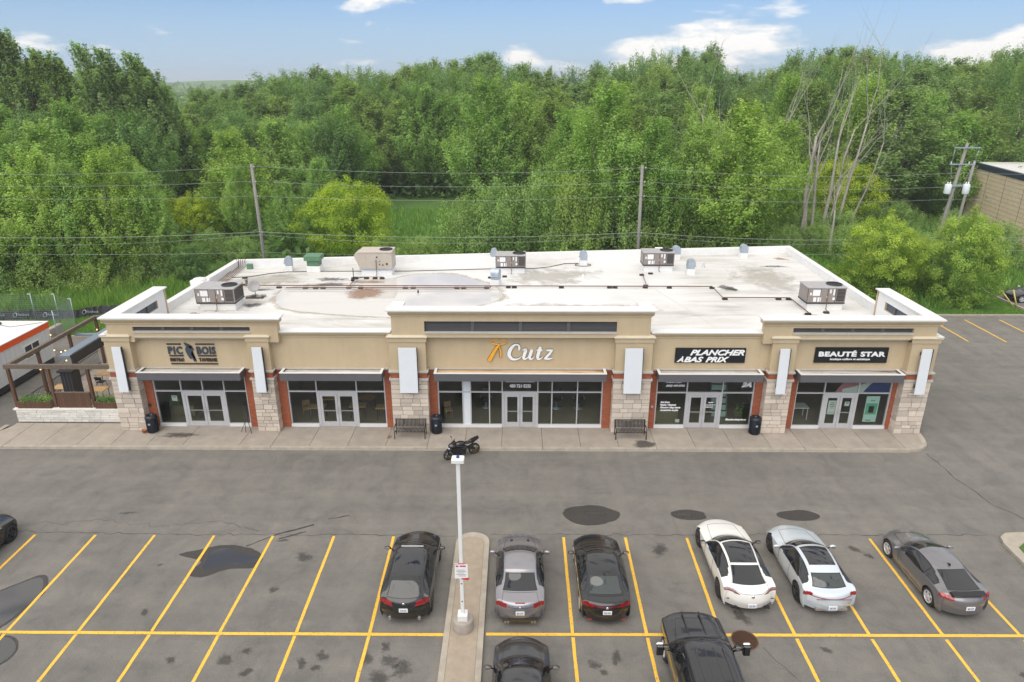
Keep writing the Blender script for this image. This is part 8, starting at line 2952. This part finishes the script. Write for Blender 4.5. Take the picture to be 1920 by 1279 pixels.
mwheel(.70, .30, .12, .30, 'front_wheel')
mwheel(-.70, .31, .18, .31, 'rear_wheel')
mpart('fork', MB().tube([(-.09, .70, .30), (-.09, .45, .88)], .028, 8).tube([(.09, .70, .30), (.09, .45, .88)], .028, 8), M['rimd'])
mpart('front_fender', MB().prism_x([(.45, .52), (.6, .64), (.78, .64), (.93, .52), (.8, .60), (.6, .60)][::-1], -.07, .07), M['p_black'])
mpart('engine', MB().bbox(-.17, .17, -.22, .28, .24, .62, .05).ball((.14, .02, .36), .1, .12, .12).ball((-.14, .02, .36), .1, .12, .12), M['rimd'])
mpart('frame', MB().tube([(-.12, .42, .82), (-.16, .0, .72), (-.1, -.3, .5), (0, -.7, .31)], .035, 8).tube([(.12, .42, .82), (.16, .0, .72), (.1, -.3, .5), (.1, -.7, .31)], .035, 8), M['dark'])
mpart('fuel_tank', MB().ball((0, .13, .84), .17, .30, .13, 16, 10), M['p_black'])
mpart('seat', MB().ball((0, -.28, .80), .13, .22, .05, 12, 8), M['rubber'])
mpart('tail_section', MB().prism_x([(-.38, .76), (-.85, .96), (-.9, 1.02), (-.5, .93), (-.36, .84)][::-1], -.09, .09).prism_x([(-.55, .70), (-.9, .93), (-.86, .97), (-.45, .80)][::-1], -.06, .06), M['p_black'])
mpart('upper_fairing', MB().ball((0, .52, .80), .19, .24, .17, 16, 10).prism_x([(.35, .6), (.72, .62), (.76, .72), (.4, .95)][::-1], -.18, -.15).prism_x([(.35, .6), (.72, .62), (.76, .72), (.4, .95)][::-1], .15, .18), M['p_black'])
mpart('side_fairing', MB().prism_x([(-.1, .5), (.35, .25), (.62, .5), (.55, .78), (.2, .74)][::-1], -.21, -.18).prism_x([(-.1, .5), (.35, .25), (.62, .5), (.55, .78), (.2, .74)][::-1], .18, .21), M['p_black'])
mpart('screen', MB().prism_x([(.42, .95), (.62, .90), (.40, 1.10)], -.10, .10), M['carglass'])
mpart('headlamp', MB().bbox(-.13, -.03, .71, .77, .72, .79, .01).bbox(.03, .13, .71, .77, .72, .79, .01), M['lampclear'])
mpart('handlebar', MB().tube([(-.34, .26, .94), (-.2, .40, .93), (.2, .40, .93), (.34, .26, .94)], .016, 6), M['black'])
mpart('mirror', MB().ball((-.36, .46, 1.10), .08, .03, .035).tube([(-.2, .45, .95), (-.36, .46, 1.10)], .01, 5), M['trimb'])
mpart('mirror', MB().ball((.36, .46, 1.10), .08, .03, .035).tube([(.2, .45, .95), (.36, .46, 1.10)], .01, 5), M['trimb'])
mpart('exhaust', MB().tube([(.14, .1, .3), (.16, -.25, .3), (.17, -.68, .48)], [.03, .045, .06], 12), M['rimd'])
part('side_stand', MB().tube([(-.02, -.05, .3), (.3, -.02, .0)], .014, 5), M['steel'], t, local=True)
mpart('number_plate', MB().box(-.08, .08, -.94, -.92, .74, .84), M['white'])

# ------------------------------------------------------------------ haze in the air
HZ, Nh, Lh, bh_ = node_mat('haze_air')
Nh.remove(bh_)
pv = Nh.new('ShaderNodeVolumePrincipled')
pv.inputs['Color'].default_value = (0.92, 0.94, 0.96, 1)
pv.inputs['Density'].default_value = 0.00042
pv.inputs['Anisotropy'].default_value = 0.2
Lh.new(pv.outputs[0], Nh['Material Output'].inputs['Volume'])
hz = link('haze', MB().box(-2000, 2000, -400, 2400, -1.2, 44).mesh('haze', HZ))
hz['kind'] = 'stuff'
hz['label'] = 'thin pale summer haze over the whole scene'
hz['category'] = 'haze'
